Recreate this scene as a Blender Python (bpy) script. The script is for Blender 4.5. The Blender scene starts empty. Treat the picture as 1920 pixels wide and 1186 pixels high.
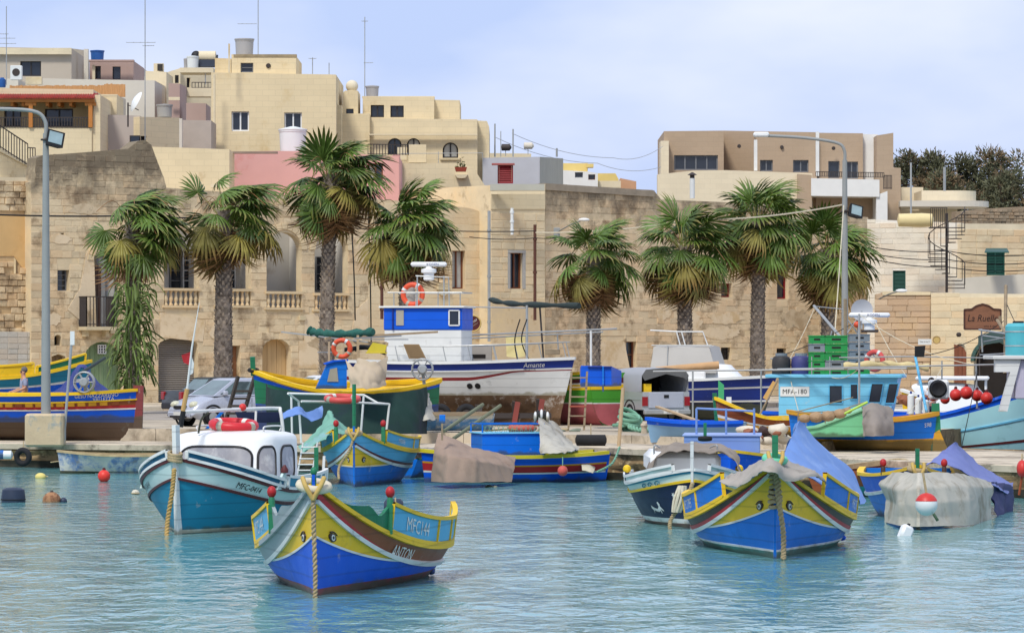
import bpy,bmesh,math,random
from mathutils import Vector,Matrix,noise
from mathutils.geometry import tessellate_polygon
SC=bpy.context.scene
COL=SC.collection
# ---------------------------------------------------------------- camera, sky, sun, exposure
FPX,CX,HY,CH=7000.0,960.0,650.0,3.5
cam=bpy.data.cameras.new('camera');co=bpy.data.objects.new('camera',cam);COL.objects.link(co)
co.location=(0,0,CH);co.rotation_euler=(math.radians(90),0,0)
cam.sensor_width=36;cam.lens=36*FPX/1920;cam.shift_y=(HY-593)/1920
cam.clip_start=0.5;cam.clip_end=9000
SC.camera=co
SUN_EL,SUN_AZ=math.radians(52),math.radians(205)
W=bpy.data.worlds.new('World');SC.world=W;W.use_nodes=True
nt=W.node_tree;nt.nodes.clear()
def wn(t,**k):
 n=nt.nodes.new(t)
 for a,b in k.items():setattr(n,a,b)
 return n
out=wn('ShaderNodeOutputWorld');bg=wn('ShaderNodeBackground')
sky=wn('ShaderNodeTexSky',sky_type='NISHITA',sun_disc=False,sun_elevation=SUN_EL,sun_rotation=SUN_AZ,air_density=1.3,dust_density=1.5,ozone_density=2.0)
tc=wn('ShaderNodeTexCoord');mp=wn('ShaderNodeMapping');mp.inputs['Scale'].default_value=(6.0,6.0,15.0)
mp.inputs['Location'].default_value=(0.37,0.2,0.25)
nz=wn('ShaderNodeTexNoise');nz.inputs['Scale'].default_value=1.0;nz.inputs['Detail'].default_value=5;nz.inputs['Roughness'].default_value=.48
rp=wn('ShaderNodeValToRGB');rp.color_ramp.elements[0].position=.41;rp.color_ramp.elements[1].position=.66
rp.color_ramp.elements[0].color=(0,0,0,1);rp.color_ramp.elements[1].color=(1,1,1,1)
mx=wn('ShaderNodeMix',data_type='RGBA')
mv=wn('ShaderNodeMix',data_type='RGBA');mv.inputs[0].default_value=.9;mv.inputs[7].default_value=(4.0,4.95,7.6,1)
mx.inputs[7].default_value=(6.5,6.9,7.9,1)
nt.links.new(tc.outputs['Generated'],mp.inputs[0]);nt.links.new(mp.outputs[0],nz.inputs['Vector'])
nt.links.new(nz.outputs['Fac'],rp.inputs[0]);nt.links.new(sky.outputs[0],mv.inputs[6])
nt.links.new(mv.outputs[2],mx.inputs[6]);nt.links.new(rp.outputs[0],mx.inputs[0])
nt.links.new(mx.outputs[2],bg.inputs[0]);bg.inputs[1].default_value=0.07
nt.links.new(bg.outputs[0],out.inputs[0])
sl=bpy.data.lights.new('sun','SUN');sl.energy=1.5;sl.angle=math.radians(11);sl.color=(1,.965,.9)
so=bpy.data.objects.new('sun',sl);COL.objects.link(so)
sd=Vector((math.sin(SUN_AZ)*math.cos(SUN_EL),math.cos(SUN_AZ)*math.cos(SUN_EL),math.sin(SUN_EL)))
so.rotation_euler=sd.to_track_quat('Z','Y').to_euler();so.location=(0,0,60)
vs=SC.view_settings;vs.view_transform='Standard';vs.look='None';vs.gamma=1;vs.use_curve_mapping=False;vs.exposure=0.95
SC.cycles.max_bounces=6;SC.cycles.transparent_max_bounces=8;SC.cycles.use_denoising=True
# ---------------------------------------------------------------- helpers
RN=random.Random(11)
def P(px,py,s):
 d=FPX/s
 return Vector(((px-CX)/s,d,CH-(py-HY)/s))
def lin(c):
 c=c/255.0
 return c/12.92 if c<=.04045 else((c+.055)/1.055)**2.4
MATS={}
ALB=.92
def mat(name,rgb,rough=.6,var=.12,scale=2.0,bump=0.0,bscale=None,metal=0.0,spec=.4,rand=0.0,stain=None,stain_th=.6,stain_scale=.6,detail=5,stretch=(1,1,1),island=0.0,top=None,coord='Object',weed=None,tip=None,course=None,stain2=None,stain2_th=.6,stain2_scale=2.5):
 """procedural material: base colour varied by noise, optional stain patches, random tint per piece, fine relief"""
 if name in MATS:return MATS[name]
 if any(k in name for k in('stone','plaster','wall','core','mortar','render')):g_=.3*rgb[0]+.6*rgb[1]+.1*rgb[2];rgb=tuple(c+(g_-c)*.16 for c in rgb)
 m=bpy.data.materials.new(name);m.use_nodes=True
 t=m.node_tree;N=t.nodes;Lk=t.links.new;b=N['Principled BSDF']
 col=tuple(lin(c)*ALB for c in rgb)
 b.inputs['Roughness'].default_value=rough;b.inputs['Metallic'].default_value=metal
 b.inputs['Specular IOR Level'].default_value=spec
 tc=N.new('ShaderNodeTexCoord');mp=N.new('ShaderNodeMapping');mp.inputs['Scale'].default_value=stretch
 Lk(N.new('ShaderNodeNewGeometry').outputs['Position']if coord=='World' else tc.outputs[coord],mp.inputs[0])
 def noi(sc,det=detail,rg=.55):
  n=N.new('ShaderNodeTexNoise');n.inputs['Scale'].default_value=sc;n.inputs['Detail'].default_value=det;n.inputs['Roughness'].default_value=rg
  Lk(mp.outputs[0],n.inputs['Vector']);return n
 n1=noi(scale)
 mr=N.new('ShaderNodeMapRange');mr.inputs[1].default_value=.25;mr.inputs[2].default_value=.75
 mr.inputs[3].default_value=1-var;mr.inputs[4].default_value=1+var*.8
 Lk(n1.outputs['Fac'],mr.inputs[0])
 fac=mr.outputs[0]
 def math_(op,a,bb):
  q=N.new('ShaderNodeMath');q.operation=op
  for i,v in enumerate((a,bb)):
   if isinstance(v,(int,float)):q.inputs[i].default_value=v
   else:Lk(v,q.inputs[i])
  return q.outputs[0]
 rnd=None
 if rand or island:
  srcs=[]
  if rand:srcs.append(N.new('ShaderNodeObjectInfo').outputs['Random'])
  if island:srcs.append(N.new('ShaderNodeNewGeometry').outputs['Random Per Island'])
  r=srcs[0]
  if len(srcs)==2:r=math_('FRACT',math_('ADD',srcs[0],srcs[1]),0)
  rnd=r
  amp=rand or island
  k=N.new('ShaderNodeMapRange');k.inputs[3].default_value=1-amp;k.inputs[4].default_value=1+amp*.8
  Lk(r,k.inputs[0]);fac=math_('MULTIPLY',fac,k.outputs[0])
 vm=N.new('ShaderNodeVectorMath');vm.operation='SCALE';vm.inputs[0].default_value=col;Lk(fac,vm.inputs['Scale'])
 c=vm.outputs[0]
 def mixin(c,rgb2,f):
  q=N.new('ShaderNodeMix');q.data_type='RGBA';q.inputs[7].default_value=tuple(lin(x)*ALB for x in rgb2)+(1,)
  Lk(c,q.inputs[6]);Lk(f,q.inputs[0]);return q.outputs[2]
 if rnd is not None:
  k2=N.new('ShaderNodeMapRange');k2.inputs[1].default_value=.35;k2.inputs[3].default_value=0;k2.inputs[4].default_value=.55
  Lk(math_('FRACT',math_('MULTIPLY',rnd,7.31),0),k2.inputs[0])
  c=mixin(c,(min(255,rgb[0]*1.04),rgb[1]*.97,rgb[2]*.90),k2.outputs[0])
 for st,th,ssc in((stain,stain_th,stain_scale),(stain2,stain2_th,stain2_scale)):
  if st is None:continue
  n2=noi(ssc,8,.68)
  k=N.new('ShaderNodeMapRange');k.inputs[1].default_value=th-.06;k.inputs[2].default_value=th+.08;k.inputs[4].default_value=.85
  Lk(n2.outputs['Fac'],k.inputs[0]);c=mixin(c,st,k.outputs[0])
 if top is not None:
  rgb2,z0,z1=top
  sx=N.new('ShaderNodeSeparateXYZ');g=N.new('ShaderNodeNewGeometry');Lk(g.outputs['Position'],sx.inputs[0])
  n3=N.new('ShaderNodeTexNoise');n3.inputs['Scale'].default_value=1.3;n3.inputs['Detail'].default_value=7;n3.inputs['Roughness'].default_value=.7
  Lk(g.outputs['Position'],n3.inputs['Vector'])
  hz=math_('ADD',sx.outputs[2],math_('MULTIPLY',math_('SUBTRACT',n3.outputs['Fac'],.5),3.2*abs(z1-z0)))
  k=N.new('ShaderNodeMapRange');k.inputs[1].default_value=z0;k.inputs[2].default_value=z1;k.inputs[4].default_value=.8
  Lk(hz,k.inputs[0]);c=mixin(c,rgb2,k.outputs[0])
 if course is not None:
  g2=N.new('ShaderNodeNewGeometry');s2=N.new('ShaderNodeSeparateXYZ');c2=N.new('ShaderNodeCombineXYZ');Lk(g2.outputs['Position'],s2.inputs[0]);Lk(s2.outputs[0],c2.inputs[0]);Lk(s2.outputs[2],c2.inputs[1])
  bk=N.new('ShaderNodeTexBrick');bk.inputs['Scale'].default_value=1.0;bk.inputs['Brick Width'].default_value=.62;bk.inputs['Row Height'].default_value=.27;bk.inputs['Mortar Size'].default_value=.014;bk.inputs['Mortar Smooth'].default_value=.5
  for q_,v_ in(('Color1',1.0),('Color2',.95),('Mortar',1-course)):bk.inputs[q_].default_value=(v_,v_,v_,1)
  Lk(c2.outputs[0],bk.inputs['Vector']);m2=N.new('ShaderNodeMix');m2.data_type='RGBA';m2.blend_type='MULTIPLY';m2.inputs[0].default_value=1;Lk(c,m2.inputs[6]);Lk(bk.outputs['Color'],m2.inputs[7]);c=m2.outputs[2]
 if tip is not None:
  vl=N.new('ShaderNodeVectorMath');vl.operation='LENGTH';Lk(tc.outputs['Object'],vl.inputs[0]);k=N.new('ShaderNodeMapRange');k.inputs[1].default_value=.62;k.inputs[2].default_value=1.0;k.inputs[4].default_value=.8
  Lk(math_('ADD',vl.outputs['Value'],math_('MULTIPLY',math_('SUBTRACT',n1.outputs['Fac'],.5),.5)),k.inputs[0]);c=mixin(c,tip,k.outputs[0])
 if weed is not None:
  sx=N.new('ShaderNodeSeparateXYZ');Lk(tc.outputs['Object'],sx.inputs[0]);n6=N.new('ShaderNodeTexNoise');n6.inputs['Scale'].default_value=3.0;n6.inputs['Detail'].default_value=6;Lk(tc.outputs['Object'],n6.inputs['Vector'])
  k=N.new('ShaderNodeMapRange');k.inputs[1].default_value=.12;k.inputs[2].default_value=.05;k.inputs[3].default_value=0;k.inputs[4].default_value=.75;k.clamp=True
  Lk(math_('ADD',sx.outputs[2],math_('MULTIPLY',math_('SUBTRACT',n6.outputs['Fac'],.5),.30)),k.inputs[0]);c=mixin(c,weed,k.outputs[0])
  w2=N.new('ShaderNodeTexWave');w2.bands_direction='Z';w2.inputs['Scale'].default_value=1.15;w2.inputs['Distortion'].default_value=.5;w2.inputs['Detail'].default_value=1;Lk(tc.outputs['Object'],w2.inputs['Vector'])
  k=N.new('ShaderNodeMapRange');k.inputs[1].default_value=.06;k.inputs[2].default_value=0;k.inputs[3].default_value=0;k.inputs[4].default_value=.28;Lk(w2.outputs['Fac'],k.inputs[0]);c=mixin(c,tuple(q*.45 for q in rgb),k.outputs[0])
 Lk(c,b.inputs['Base Color'])
 n5=noi(scale*2.3)
 k=N.new('ShaderNodeMapRange');k.inputs[3].default_value=max(.02,rough-.1);k.inputs[4].default_value=min(1,rough+.12)
 Lk(n5.outputs['Fac'],k.inputs[0]);Lk(k.outputs[0],b.inputs['Roughness'])
 if bump:
  n4=noi(bscale or scale*8,6,.6);bp=N.new('ShaderNodeBump');bp.inputs['Strength'].default_value=min(1,bump);bp.inputs['Distance'].default_value=.02*max(1,bump)
  Lk(n4.outputs['Fac'],bp.inputs['Height']);Lk(bp.outputs[0],b.inputs['Normal'])
 MATS[name]=m
 return m
def link(o,parent=None):
 COL.objects.link(o)
 if parent is not None:o.parent=parent
 return o
def tag(o,label=None,cat=None,group=None,kind=None):
 if label:o['label']=label
 if cat:o['category']=cat
 if group:o['group']=group
 if kind:o['kind']=kind
 return o
def thing(name,label,cat,loc=(0,0,0),rz=0.0,group=None):
 o=bpy.data.objects.new(name,None);o.empty_display_size=.3
 COL.objects.link(o);o.location=loc;o.rotation_euler=(0,0,rz)
 return tag(o,label,cat,group)
def copy_tree(o,parent=None):
 c=o.copy();COL.objects.link(c)
 if parent is not None:c.parent=parent
 for ch in list(o.children):copy_tree(ch,c)
 return c
class MB:
 """collects faces; obj() links them as one mesh object"""
 def __init__(s):s.v=[];s.f=[]
 def add(s,vs,fs):
  o=len(s.v);s.v+=[tuple(x)for x in vs];s.f+=[tuple(i+o for i in f)for f in fs];return s
 def box(s,x0,x1,y0,y1,z0,z1):
  return s.add([(x0,y0,z0),(x1,y0,z0),(x1,y1,z0),(x0,y1,z0),(x0,y0,z1),(x1,y0,z1),(x1,y1,z1),(x0,y1,z1)],[(0,3,2,1),(4,5,6,7),(0,1,5,4),(1,2,6,5),(2,3,7,6),(3,0,4,7)])
 def cbox(s,x0,x1,y0,y1,z0,z1,c=.02):
  bm=bmesh.new();bmesh.ops.create_cube(bm,size=1)
  for v in bm.verts:v.co=Vector(((x0+x1)/2+v.co.x*(x1-x0),(y0+y1)/2+v.co.y*(y1-y0),(z0+z1)/2+v.co.z*(z1-z0)))
  bmesh.ops.bevel(bm,geom=list(bm.edges),offset=c,segments=1,affect='EDGES')
  bm.verts.index_update();s.add([v.co[:]for v in bm.verts],[[v.index for v in f.verts]for f in bm.faces]);bm.free();return s
 def bar(s,a,b,w,h=None,up=(0,0,1)):
  a=Vector(a);b=Vector(b);h=h or w;d=(b-a).normalized();u=Vector(up)
  if abs(d.dot(u))>.95:u=Vector((1,0,0))
  x=d.cross(u).normalized()*w/2;y=x.cross(d).normalized()*h/2
  vs=[p+sx*x+sy*y for p in(a,b)for sx,sy in((-1,-1),(1,-1),(1,1),(-1,1))]
  return s.add(vs,[(3,2,1,0),(4,5,6,7),(0,1,5,4),(1,2,6,5),(2,3,7,6),(3,0,4,7)])
 def tube(s,pts,r,n=8,caps=True,closed=False):
  pts=[Vector(p)for p in pts];m=len(pts)
  rs=r if isinstance(r,(list,tuple))else[r]*m
  prev=None;vs=[]
  for i,p in enumerate(pts):
   a=pts[i-1]if(i>0 or closed)else p;c=pts[(i+1)%m]if(i<m-1 or closed)else p
   d=(c-a)
   d=d.normalized()if d.length>1e-9 else Vector((0,0,1))
   if prev is None:
    u=Vector((0,0,1))if abs(d.z)<.9 else Vector((1,0,0));x=d.cross(u).normalized()
   else:
    x=prev-d*prev.dot(d)
    x=x.normalized()if x.length>1e-6 else d.cross(Vector((0,1,.3))).normalized()
   prev=x;y=d.cross(x)
   vs+=[p+(x*math.cos(q)+y*math.sin(q))*rs[i]for q in(2*math.pi*k/n for k in range(n))]
  fs=[]
  for i in range(m if closed else m-1):
   j=(i+1)%m
   fs+=[(i*n+k,i*n+(k+1)%n,j*n+(k+1)%n,j*n+k)for k in range(n)]
  if caps and not closed:fs+=[tuple(range(n-1,-1,-1)),tuple((m-1)*n+k for k in range(n))]
  return s.add(vs,fs)
 def lathe(s,prof,c=(0,0,0),n=16,axis='Z',a0=0.0):
  c=Vector(c);vs=[]
  for r,h in prof:
   for k in range(n):
    q=a0+2*math.pi*k/n;x,y=r*math.cos(q),r*math.sin(q)
    vs.append(c+(Vector((x,y,h))if axis=='Z' else Vector((x,h,y))if axis=='Y' else Vector((h,x,y))))
  m=len(prof);fs=[(i*n+k,i*n+(k+1)%n,(i+1)*n+(k+1)%n,(i+1)*n+k)for i in range(m-1)for k in range(n)]
  fs+=[tuple(range(n-1,-1,-1)),tuple((m-1)*n+k for k in range(n))]
  return s.add(vs,fs)
 def ball(s,c,r,n=12,sz=1.0,sx=1.0,sy=1.0):
  prof=[(max(1e-3,math.sin(a)),-math.cos(a))for a in(math.pi*i/(n//2)for i in range(n//2+1))]
  o=len(s.v);s.lathe(prof,(0,0,0),n)
  for i in range(o,len(s.v)):
   x,y,z=s.v[i];s.v[i]=(c[0]+x*r*sx,c[1]+y*r*sy,c[2]+z*r*sz)
  return s
 def torus(s,c,R,r,axis=(0,0,1),n=24,m=8,sx=1.0):
  ax=Vector(axis).normalized();q=ax.to_track_quat('Z','Y');c=Vector(c)
  return s.tube([c+q@Vector((R*math.cos(a)*sx,R*math.sin(a),0))for a in(2*math.pi*k/n for k in range(n))],r,m,closed=True)
 def grid(s,rows,closed_u=False):
  m=len(rows);n=len(rows[0]);fs=[]
  for i in range(m-1):
   for j in range(n if closed_u else n-1):
    fs.append((i*n+j,i*n+(j+1)%n,(i+1)*n+(j+1)%n,(i+1)*n+j))
  return s.add([p for r in rows for p in r],fs)
 def prism(s,poly,y0,y1,holes=(),reveal=None,f=None):
  """poly in (u,z); front face at y0 with holes, sides to y1; f maps (u,y,z)"""
  f=f or(lambda u,y,z:(u,y,z))
  loops=[list(poly)]+[list(h)for h in holes]
  tri=tessellate_polygon([[Vector((a,b,0))for a,b in l]for l in loops])
  flat=[p for l in loops for p in l]
  s.add([f(a,y0,b)for a,b in flat],[tuple(t)for t in tri])
  if not holes:s.add([f(a,y1,b)for a,b in flat],[tuple(t)for t in tri])
  for k,l in enumerate(loops):
   ye=y1 if k==0 else(y0+(reveal if reveal is not None else .2));n=len(l)
   s.add([f(a,y0,b)for a,b in l]+[f(a,ye,b)for a,b in l],[(i,(i+1)%n,n+(i+1)%n,n+i)for i in range(n)])
  return s
 def xf(s,M,start=0):
  for i in range(start,len(s.v)):s.v[i]=tuple(M@Vector(s.v[i]))
  return s
 def mesh(s,name,m,smooth=None,merge=0.0,fix=True):
  me=bpy.data.meshes.new(name)
  if fix or merge:
   me.from_pydata(s.v,[],s.f)
   bm=bmesh.new();bm.from_mesh(me)
   if merge:bmesh.ops.remove_doubles(bm,verts=bm.verts,dist=merge)
   if fix:bmesh.ops.recalc_face_normals(bm,faces=bm.faces)
   bm.to_mesh(me);bm.free()
  else:me.from_pydata(s.v,[],s.f)
  if smooth is not None:
   me.polygons.foreach_set('use_smooth',[True]*len(me.polygons));me.set_sharp_from_angle(angle=math.radians(smooth))
  if m:me.materials.append(m)
  me.update();return me
 def obj(s,name,m,parent=None,smooth=None,merge=0.0,fix=True,**kw):
  o=bpy.data.objects.new(name,s.mesh(name,m,smooth,merge,fix));link(o,parent)
  return tag(o,**kw)if kw else o
def cat1(p,t):
 n=len(p)-1;x=min(max(t,0),1)*n;i=min(int(x),n-1);f=x-i
 a,b,c,d=p[max(i-1,0)],p[i],p[i+1],p[min(i+2,n)]
 return .5*((2*b)+(c-a)*f+(2*a-5*b+4*c-d)*f*f+(3*b-3*c+d-a)*f**3)
def curve(pts,n=24):return[cat1([Vector(p)for p in pts],i/(n-1))for i in range(n)]
def cloth(rows,nu=28,nv=20,wr=.02,fr=2.2,seed=0,thick=.012,linear=False,fold=(1,1,1)):
 """draped sheet through a coarse grid of points, wrinkled, with a little thickness"""
 rows=[[Vector(p)for p in r]for r in rows]
 if linear:
  def ev(p,t):
   x=t*(len(p)-1);i=min(int(x),len(p)-2);return p[i].lerp(p[i+1],x-i)
 else:ev=cat1
 G=[]
 for i in range(nv):
  col=[ev(r,0)for r in rows]
  line=[]
  for j in range(nu):
   q=[ev(r,j/(nu-1))for r in rows];line.append(ev(q,i/(nv-1)))
  G.append(line)
 H=[[None]*nu for _ in range(nv)];K=[[None]*nu for _ in range(nv)]
 for i in range(nv):
  for j in range(nu):
   a=G[i][min(j+1,nu-1)]-G[i][max(j-1,0)];b=G[min(i+1,nv-1)][j]-G[max(i-1,0)][j]
   n=a.cross(b);n=n.normalized()if n.length>1e-9 else Vector((0,-1,0))
   p=G[i][j];q=Vector((p.x*fold[0],p.y*fold[1],p.z*fold[2]))*fr+Vector((seed*7.3,seed*3.1,0));q2=Vector((p.x+p.z*.7,p.y*.4,p.z*.25-p.x*.15))*fr*1.7+Vector((seed,0,0))
   e=1-abs(noise.noise(q*.8))*2
   w=wr*(.8*noise.noise(q)+.3*noise.noise(q*2.3)+.9*(e*e-.4)+.7*(abs(noise.noise(q2))*-2+.5))
   H[i][j]=p+n*w;K[i][j]=p+n*(w-thick)
 m=MB();m.grid(H);m.grid([list(reversed(r))for r in K])
 def rim(i0,j0,i1,j1):m.add([H[i0][j0],H[i1][j1],K[i1][j1],K[i0][j0]],[(0,1,2,3)])
 for j in range(nu-1):rim(0,j,0,j+1);rim(nv-1,j,nv-1,j+1)
 for i in range(nv-1):rim(i,0,i+1,0);rim(i,nu-1,i+1,nu-1)
 return m
TXT={}
def text2d(body,size=1.0,shear=0.0,bold=0.0,wx=1.0):
 k=(body,size,shear,bold,wx)
 if k in TXT:return TXT[k]
 c=bpy.data.curves.new('t','FONT');c.body=body;c.size=size;c.shear=shear;c.offset=0;c.resolution_u=2;c.fill_mode='FRONT'
 c.align_x='CENTER';c.align_y='CENTER'
 o=bpy.data.objects.new('t',c);me=bpy.data.meshes.new_from_object(o)
 vs=[(v.co.x*wx,v.co.y)for v in me.vertices];fs=[tuple(p.vertices)for p in me.polygons]
 bpy.data.objects.remove(o);bpy.data.curves.remove(c);bpy.data.meshes.remove(me)
 if vs:
  x0=min(v[0]for v in vs);x1=max(v[0]for v in vs);y0=min(v[1]for v in vs);y1=max(v[1]for v in vs)
  vs=[(x-(x0+x1)/2,y-(y0+y1)/2)for x,y in vs]
 else:x0=x1=y0=y1=0
 TXT[k]=(vs,fs,x1-x0,y1-y0);return TXT[k]
def lettering(body,size,f,m,parent,name='lettering',thick=.004,**kw):
 """letters laid on a surface: f(x, y, lift) maps letter coordinates to a point"""
 vs,fs,w,h=text2d(body,size,**kw);mb=MB()
 mb.add([f(x,y,thick)for x,y in vs],fs);return mb.obj(name,m,parent,fix=False)
def sag(a,b,drop,n=16):
 a=Vector(a);b=Vector(b)
 return[a.lerp(b,i/(n-1))-Vector((0,0,drop*4*(i/(n-1))*(1-i/(n-1))))for i in range(n)]
def rope_mesh(pts,r=.03,turns=8,n=60):
 """two twisted strands along a curve"""
 c=curve(pts,n);m=MB()
 for ph in(0,math.pi):
  q=[]
  for i,p in enumerate(c):
   d=(c[min(i+1,n-1)]-c[max(i-1,0)]).normalized();u=d.cross(Vector((.3,.9,.2))).normalized();w=d.cross(u)
   a=ph+turns*2*math.pi*i/n;q.append(p+(u*math.cos(a)+w*math.sin(a))*r*.55)
  m.tube(q,r*.62,6)
 return m
 # ---------------------------------------------------------------- water, quay, ground
def water_material():
 m=bpy.data.materials.new('sea_water');m.use_nodes=True;t=m.node_tree;N=t.nodes;Lk=t.links.new;b=N['Principled BSDF']
 b.inputs['Base Color'].default_value=(.075,.30,.36,1);b.inputs['Roughness'].default_value=.1;b.inputs['IOR'].default_value=1.5
 g=N.new('ShaderNodeNewGeometry');mp=N.new('ShaderNodeMapping');mp.inputs['Scale'].default_value=(1,.55,1);Lk(g.outputs['Position'],mp.inputs[0])
 def noi(s,d):
  n=N.new('ShaderNodeTexNoise');n.inputs['Scale'].default_value=s;n.inputs['Detail'].default_value=d;n.inputs['Roughness'].default_value=.55;n.inputs['Distortion'].default_value=.4;Lk(mp.outputs[0],n.inputs['Vector']);return n
 a,c,e=noi(2.6,3),noi(.55,2),noi(.07,3)
 ad=N.new('ShaderNodeMath');ad.operation='MULTIPLY_ADD';ad.inputs[1].default_value=1.6;Lk(c.outputs['Fac'],ad.inputs[0]);Lk(a.outputs['Fac'],ad.inputs[2])
 bp=N.new('ShaderNodeBump');bp.inputs['Strength'].default_value=1.0;bp.inputs['Distance'].default_value=.06;Lk(ad.outputs[0],bp.inputs['Height']);Lk(bp.outputs[0],b.inputs['Normal'])
 r=N.new('ShaderNodeMix');r.data_type='RGBA';r.inputs[6].default_value=(.10,.285,.295,1);r.inputs[7].default_value=(.135,.335,.335,1)
 Lk(e.outputs['Fac'],r.inputs[0]);Lk(r.outputs[2],b.inputs['Base Color']);return m
WATER=water_material()
wm=MB()
rows=[]
ys=[18+.16*i*(1+i*.0052)for i in range(190)]
for y in ys:
 hw=y*.16+3;rows.append([Vector((-hw+2*hw*j/150,y,.028*(noise.noise((hw*(j/75-1)*.55,y*.42,0))+.6*noise.noise((hw*(j/75-1)*1.7,y*1.2,4)))*max(0,min(1,(ys[-1]-2-y)/12))))for j in range(151)])
wm.grid(rows)
wm.obj('water',WATER,smooth=80,fix=False,kind='structure')
far=MB();y1=ys[-1];a=18*.16+3;b2=y1*.16+3;Lw=3000
for quad in([(-Lw,-300),(Lw,-300),(a,18),(-a,18)],[(-Lw,-300),(-a,18),(-b2,y1),(-Lw,y1)],[(Lw,-300),(Lw,y1),(b2,y1),(a,18)],[(-Lw,y1),(Lw,y1),(Lw,y1+220),(-Lw,y1+220)]):
 far.add([(x,y,0)for x,y in quad],[(0,1,2,3)])
far.obj('water',WATER,kind='structure')
CONC=mat('quay_concrete',(205,190,165),.85,.16,1.1,.5,6,stain=(128,114,94),stain_th=.54,stain_scale=.5,stain2=(92,84,72),stain2_th=.6,stain2_scale=1.7,coord='World')
QWALL=mat('quay_rubble',(168,140,100),.9,.45,2.2,1.0,7,stain=(72,60,42),stain_th=.52,stain_scale=1.1,stain2=(205,185,140),stain2_th=.62,stain2_scale=5,top=None)
ALGAE=mat('quay_algae',(58,54,40),.8,.4,2.5,.9,9,stain=(30,32,24),stain_th=.5,stain_scale=1.5)
GRND=mat('ground',(196,182,158),.9,.12,.5,.3,9,stain=(146,132,112),stain_th=.54,stain_scale=.16,stain2=(110,100,88),stain2_th=.62,stain2_scale=.6)
QE=[(-900,62,.70),(0,64.3,.70),(330,65.5,.70),(720,68,.76),(1100,70.6,.86),(1480,75.2,.80),(1600,77,.78),(1920,81,.76),(2600,90,.76)]
def qe(px):
 for(p0,s0,z0),(p1,s1,z1)in zip(QE,QE[1:]):
  if p0<=px<=p1:f=(px-p0)/(p1-p0);return s0+(s1-s0)*f,z0+(z1-z0)*f
def qpt(px,z,back=0.0):
 s,_=qe(px);d=FPX/s;return Vector(((px-CX)/s+back*.35,d+back,z))
pxs=list(range(-900,2601,20))
qw=MB();lip=MB();led=MB();alg=MB()
def rough(px,z,k):return .16*noise.noise((px*.05,z*3.1,k))+.08*noise.noise((px*.21,z*7,k))
rows=[]
for zf in[0,.12,.25,.4,.55,.7,.85,1.0]:
 rows.append([qpt(px,.16+(qe(px)[1]-.32)*zf,.10+rough(px,zf,1))for px in pxs])
qw.grid(rows)
rows=[]
for z in(-1.2,-.2,0,.06,.12,.2):rows.append([qpt(px,z,.06+rough(px,z,7)*1.3)for px in pxs])
alg.grid(rows)
rows=[[qpt(px,qe(px)[1]-.17,.0)for px in pxs],[qpt(px,qe(px)[1]-.02,-.02+.03*noise.noise((px*.03,1,2)))for px in pxs],[qpt(px,qe(px)[1],.03)for px in pxs]]
lip.grid([[qpt(px,qe(px)[1]-.17,.4)for px in pxs]]+rows)
kerb_back=lambda px:3.4 if px<1440 else 3.4+min(5.8,(px-1440)*.09)
rows2=[[qpt(px,qe(px)[1],.03)for px in pxs],[qpt(px,qe(px)[1]+.012,1.5)for px in pxs],[qpt(px,qe(px)[1],kerb_back(px)+.3)for px in pxs]]
led.grid(rows2)
for o,n,mm in((qw,'quay_wall',QWALL),(alg,'quay_wall',ALGAE),(lip,'quay_edge',CONC),(led,'quay_ledge',CONC)):o.obj(n,mm,smooth=50,fix=False,kind='structure')
kb=MB()
PK=[p for p in pxs if p<=1480]
kerb_root=tag(MB().grid([[qpt(px,.3,kerb_back(px)+.06)for px in PK],[qpt(px,1.04,kerb_back(px)+.06)for px in PK],[qpt(px,1.04,kerb_back(px)+.5)for px in PK]]).obj('kerb',CONC,fix=False),kind='structure')
px=-60
while px<1465:
 w=RN.uniform(90,170);a_,b_=px,min(px+w,1470)
 m=MB();vs=[]
 for p in(a_+.5,b_-.5):
  for z,bk in((.5,0),(1.062+RN.uniform(-.02,.03),0),(1.062,.5),(.5,.5)):vs.append(qpt(p,z,kerb_back(p)+bk))
 m.add(vs,[(0,1,5,4),(1,2,6,5),(2,3,7,6),(0,3,2,1),(4,5,6,7)])
 m.obj('kerb_slab',CONC,kerb_root);px=b_
G=1.06
inn=lambda px:kerb_back(px)+.45 if px<1480 else 34.0
basin=MB().grid([[qpt(px,.8,kerb_back(px)+.25)for px in pxs if px>=1480],[qpt(px,-1.2,kerb_back(px)+.3)for px in pxs if px>=1480],[qpt(px,-1.2,33.9)for px in pxs if px>=1480],[qpt(px,G,34.0)for px in pxs if px>=1480]]).add([qpt(1480,-1.2,3),qpt(1480,-1.2,34),qpt(1480,G,34),qpt(1480,G,3)],[(0,1,2,3)]).obj('harbour_wall',QWALL,fix=False,kind='structure')
wb=MB().grid([[qpt(px,0,kerb_back(px)+.28)for px in pxs if px>=1480],[qpt(px,0,33.95)for px in pxs if px>=1480]]).obj('water',WATER,fix=False,kind='structure')
gr=MB();front=[qpt(px,G,inn(px))for px in pxs]
back=[Vector((p.x*3,420,G))for p in front]
gr.grid([front,[Vector((p.x,p.y+12,G))for p in front],back,[Vector((p.x*3,3000,G))for p in back]])
gr.obj('ground',GRND,fix=False,kind='structure')
road=MB();pav=MB()
ROAD=mat('road_asphalt',(165,155,142),.9,.14,.8,.3,30,stain=(135,125,112),stain_th=.6,stain_scale=.2)
def strip(m,s0a,s1a,z,pa=-200,pb=1640,n=30):
 m.grid([[Vector(((p-CX)/(sa+(sb-sa)*(p+200)/1840),FPX/(sa+(sb-sa)*(p+200)/1840),z))for p in[pa+(pb-pa)*i/n for i in range(n+1)]]for sa,sb in(s0a,s1a)])
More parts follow.
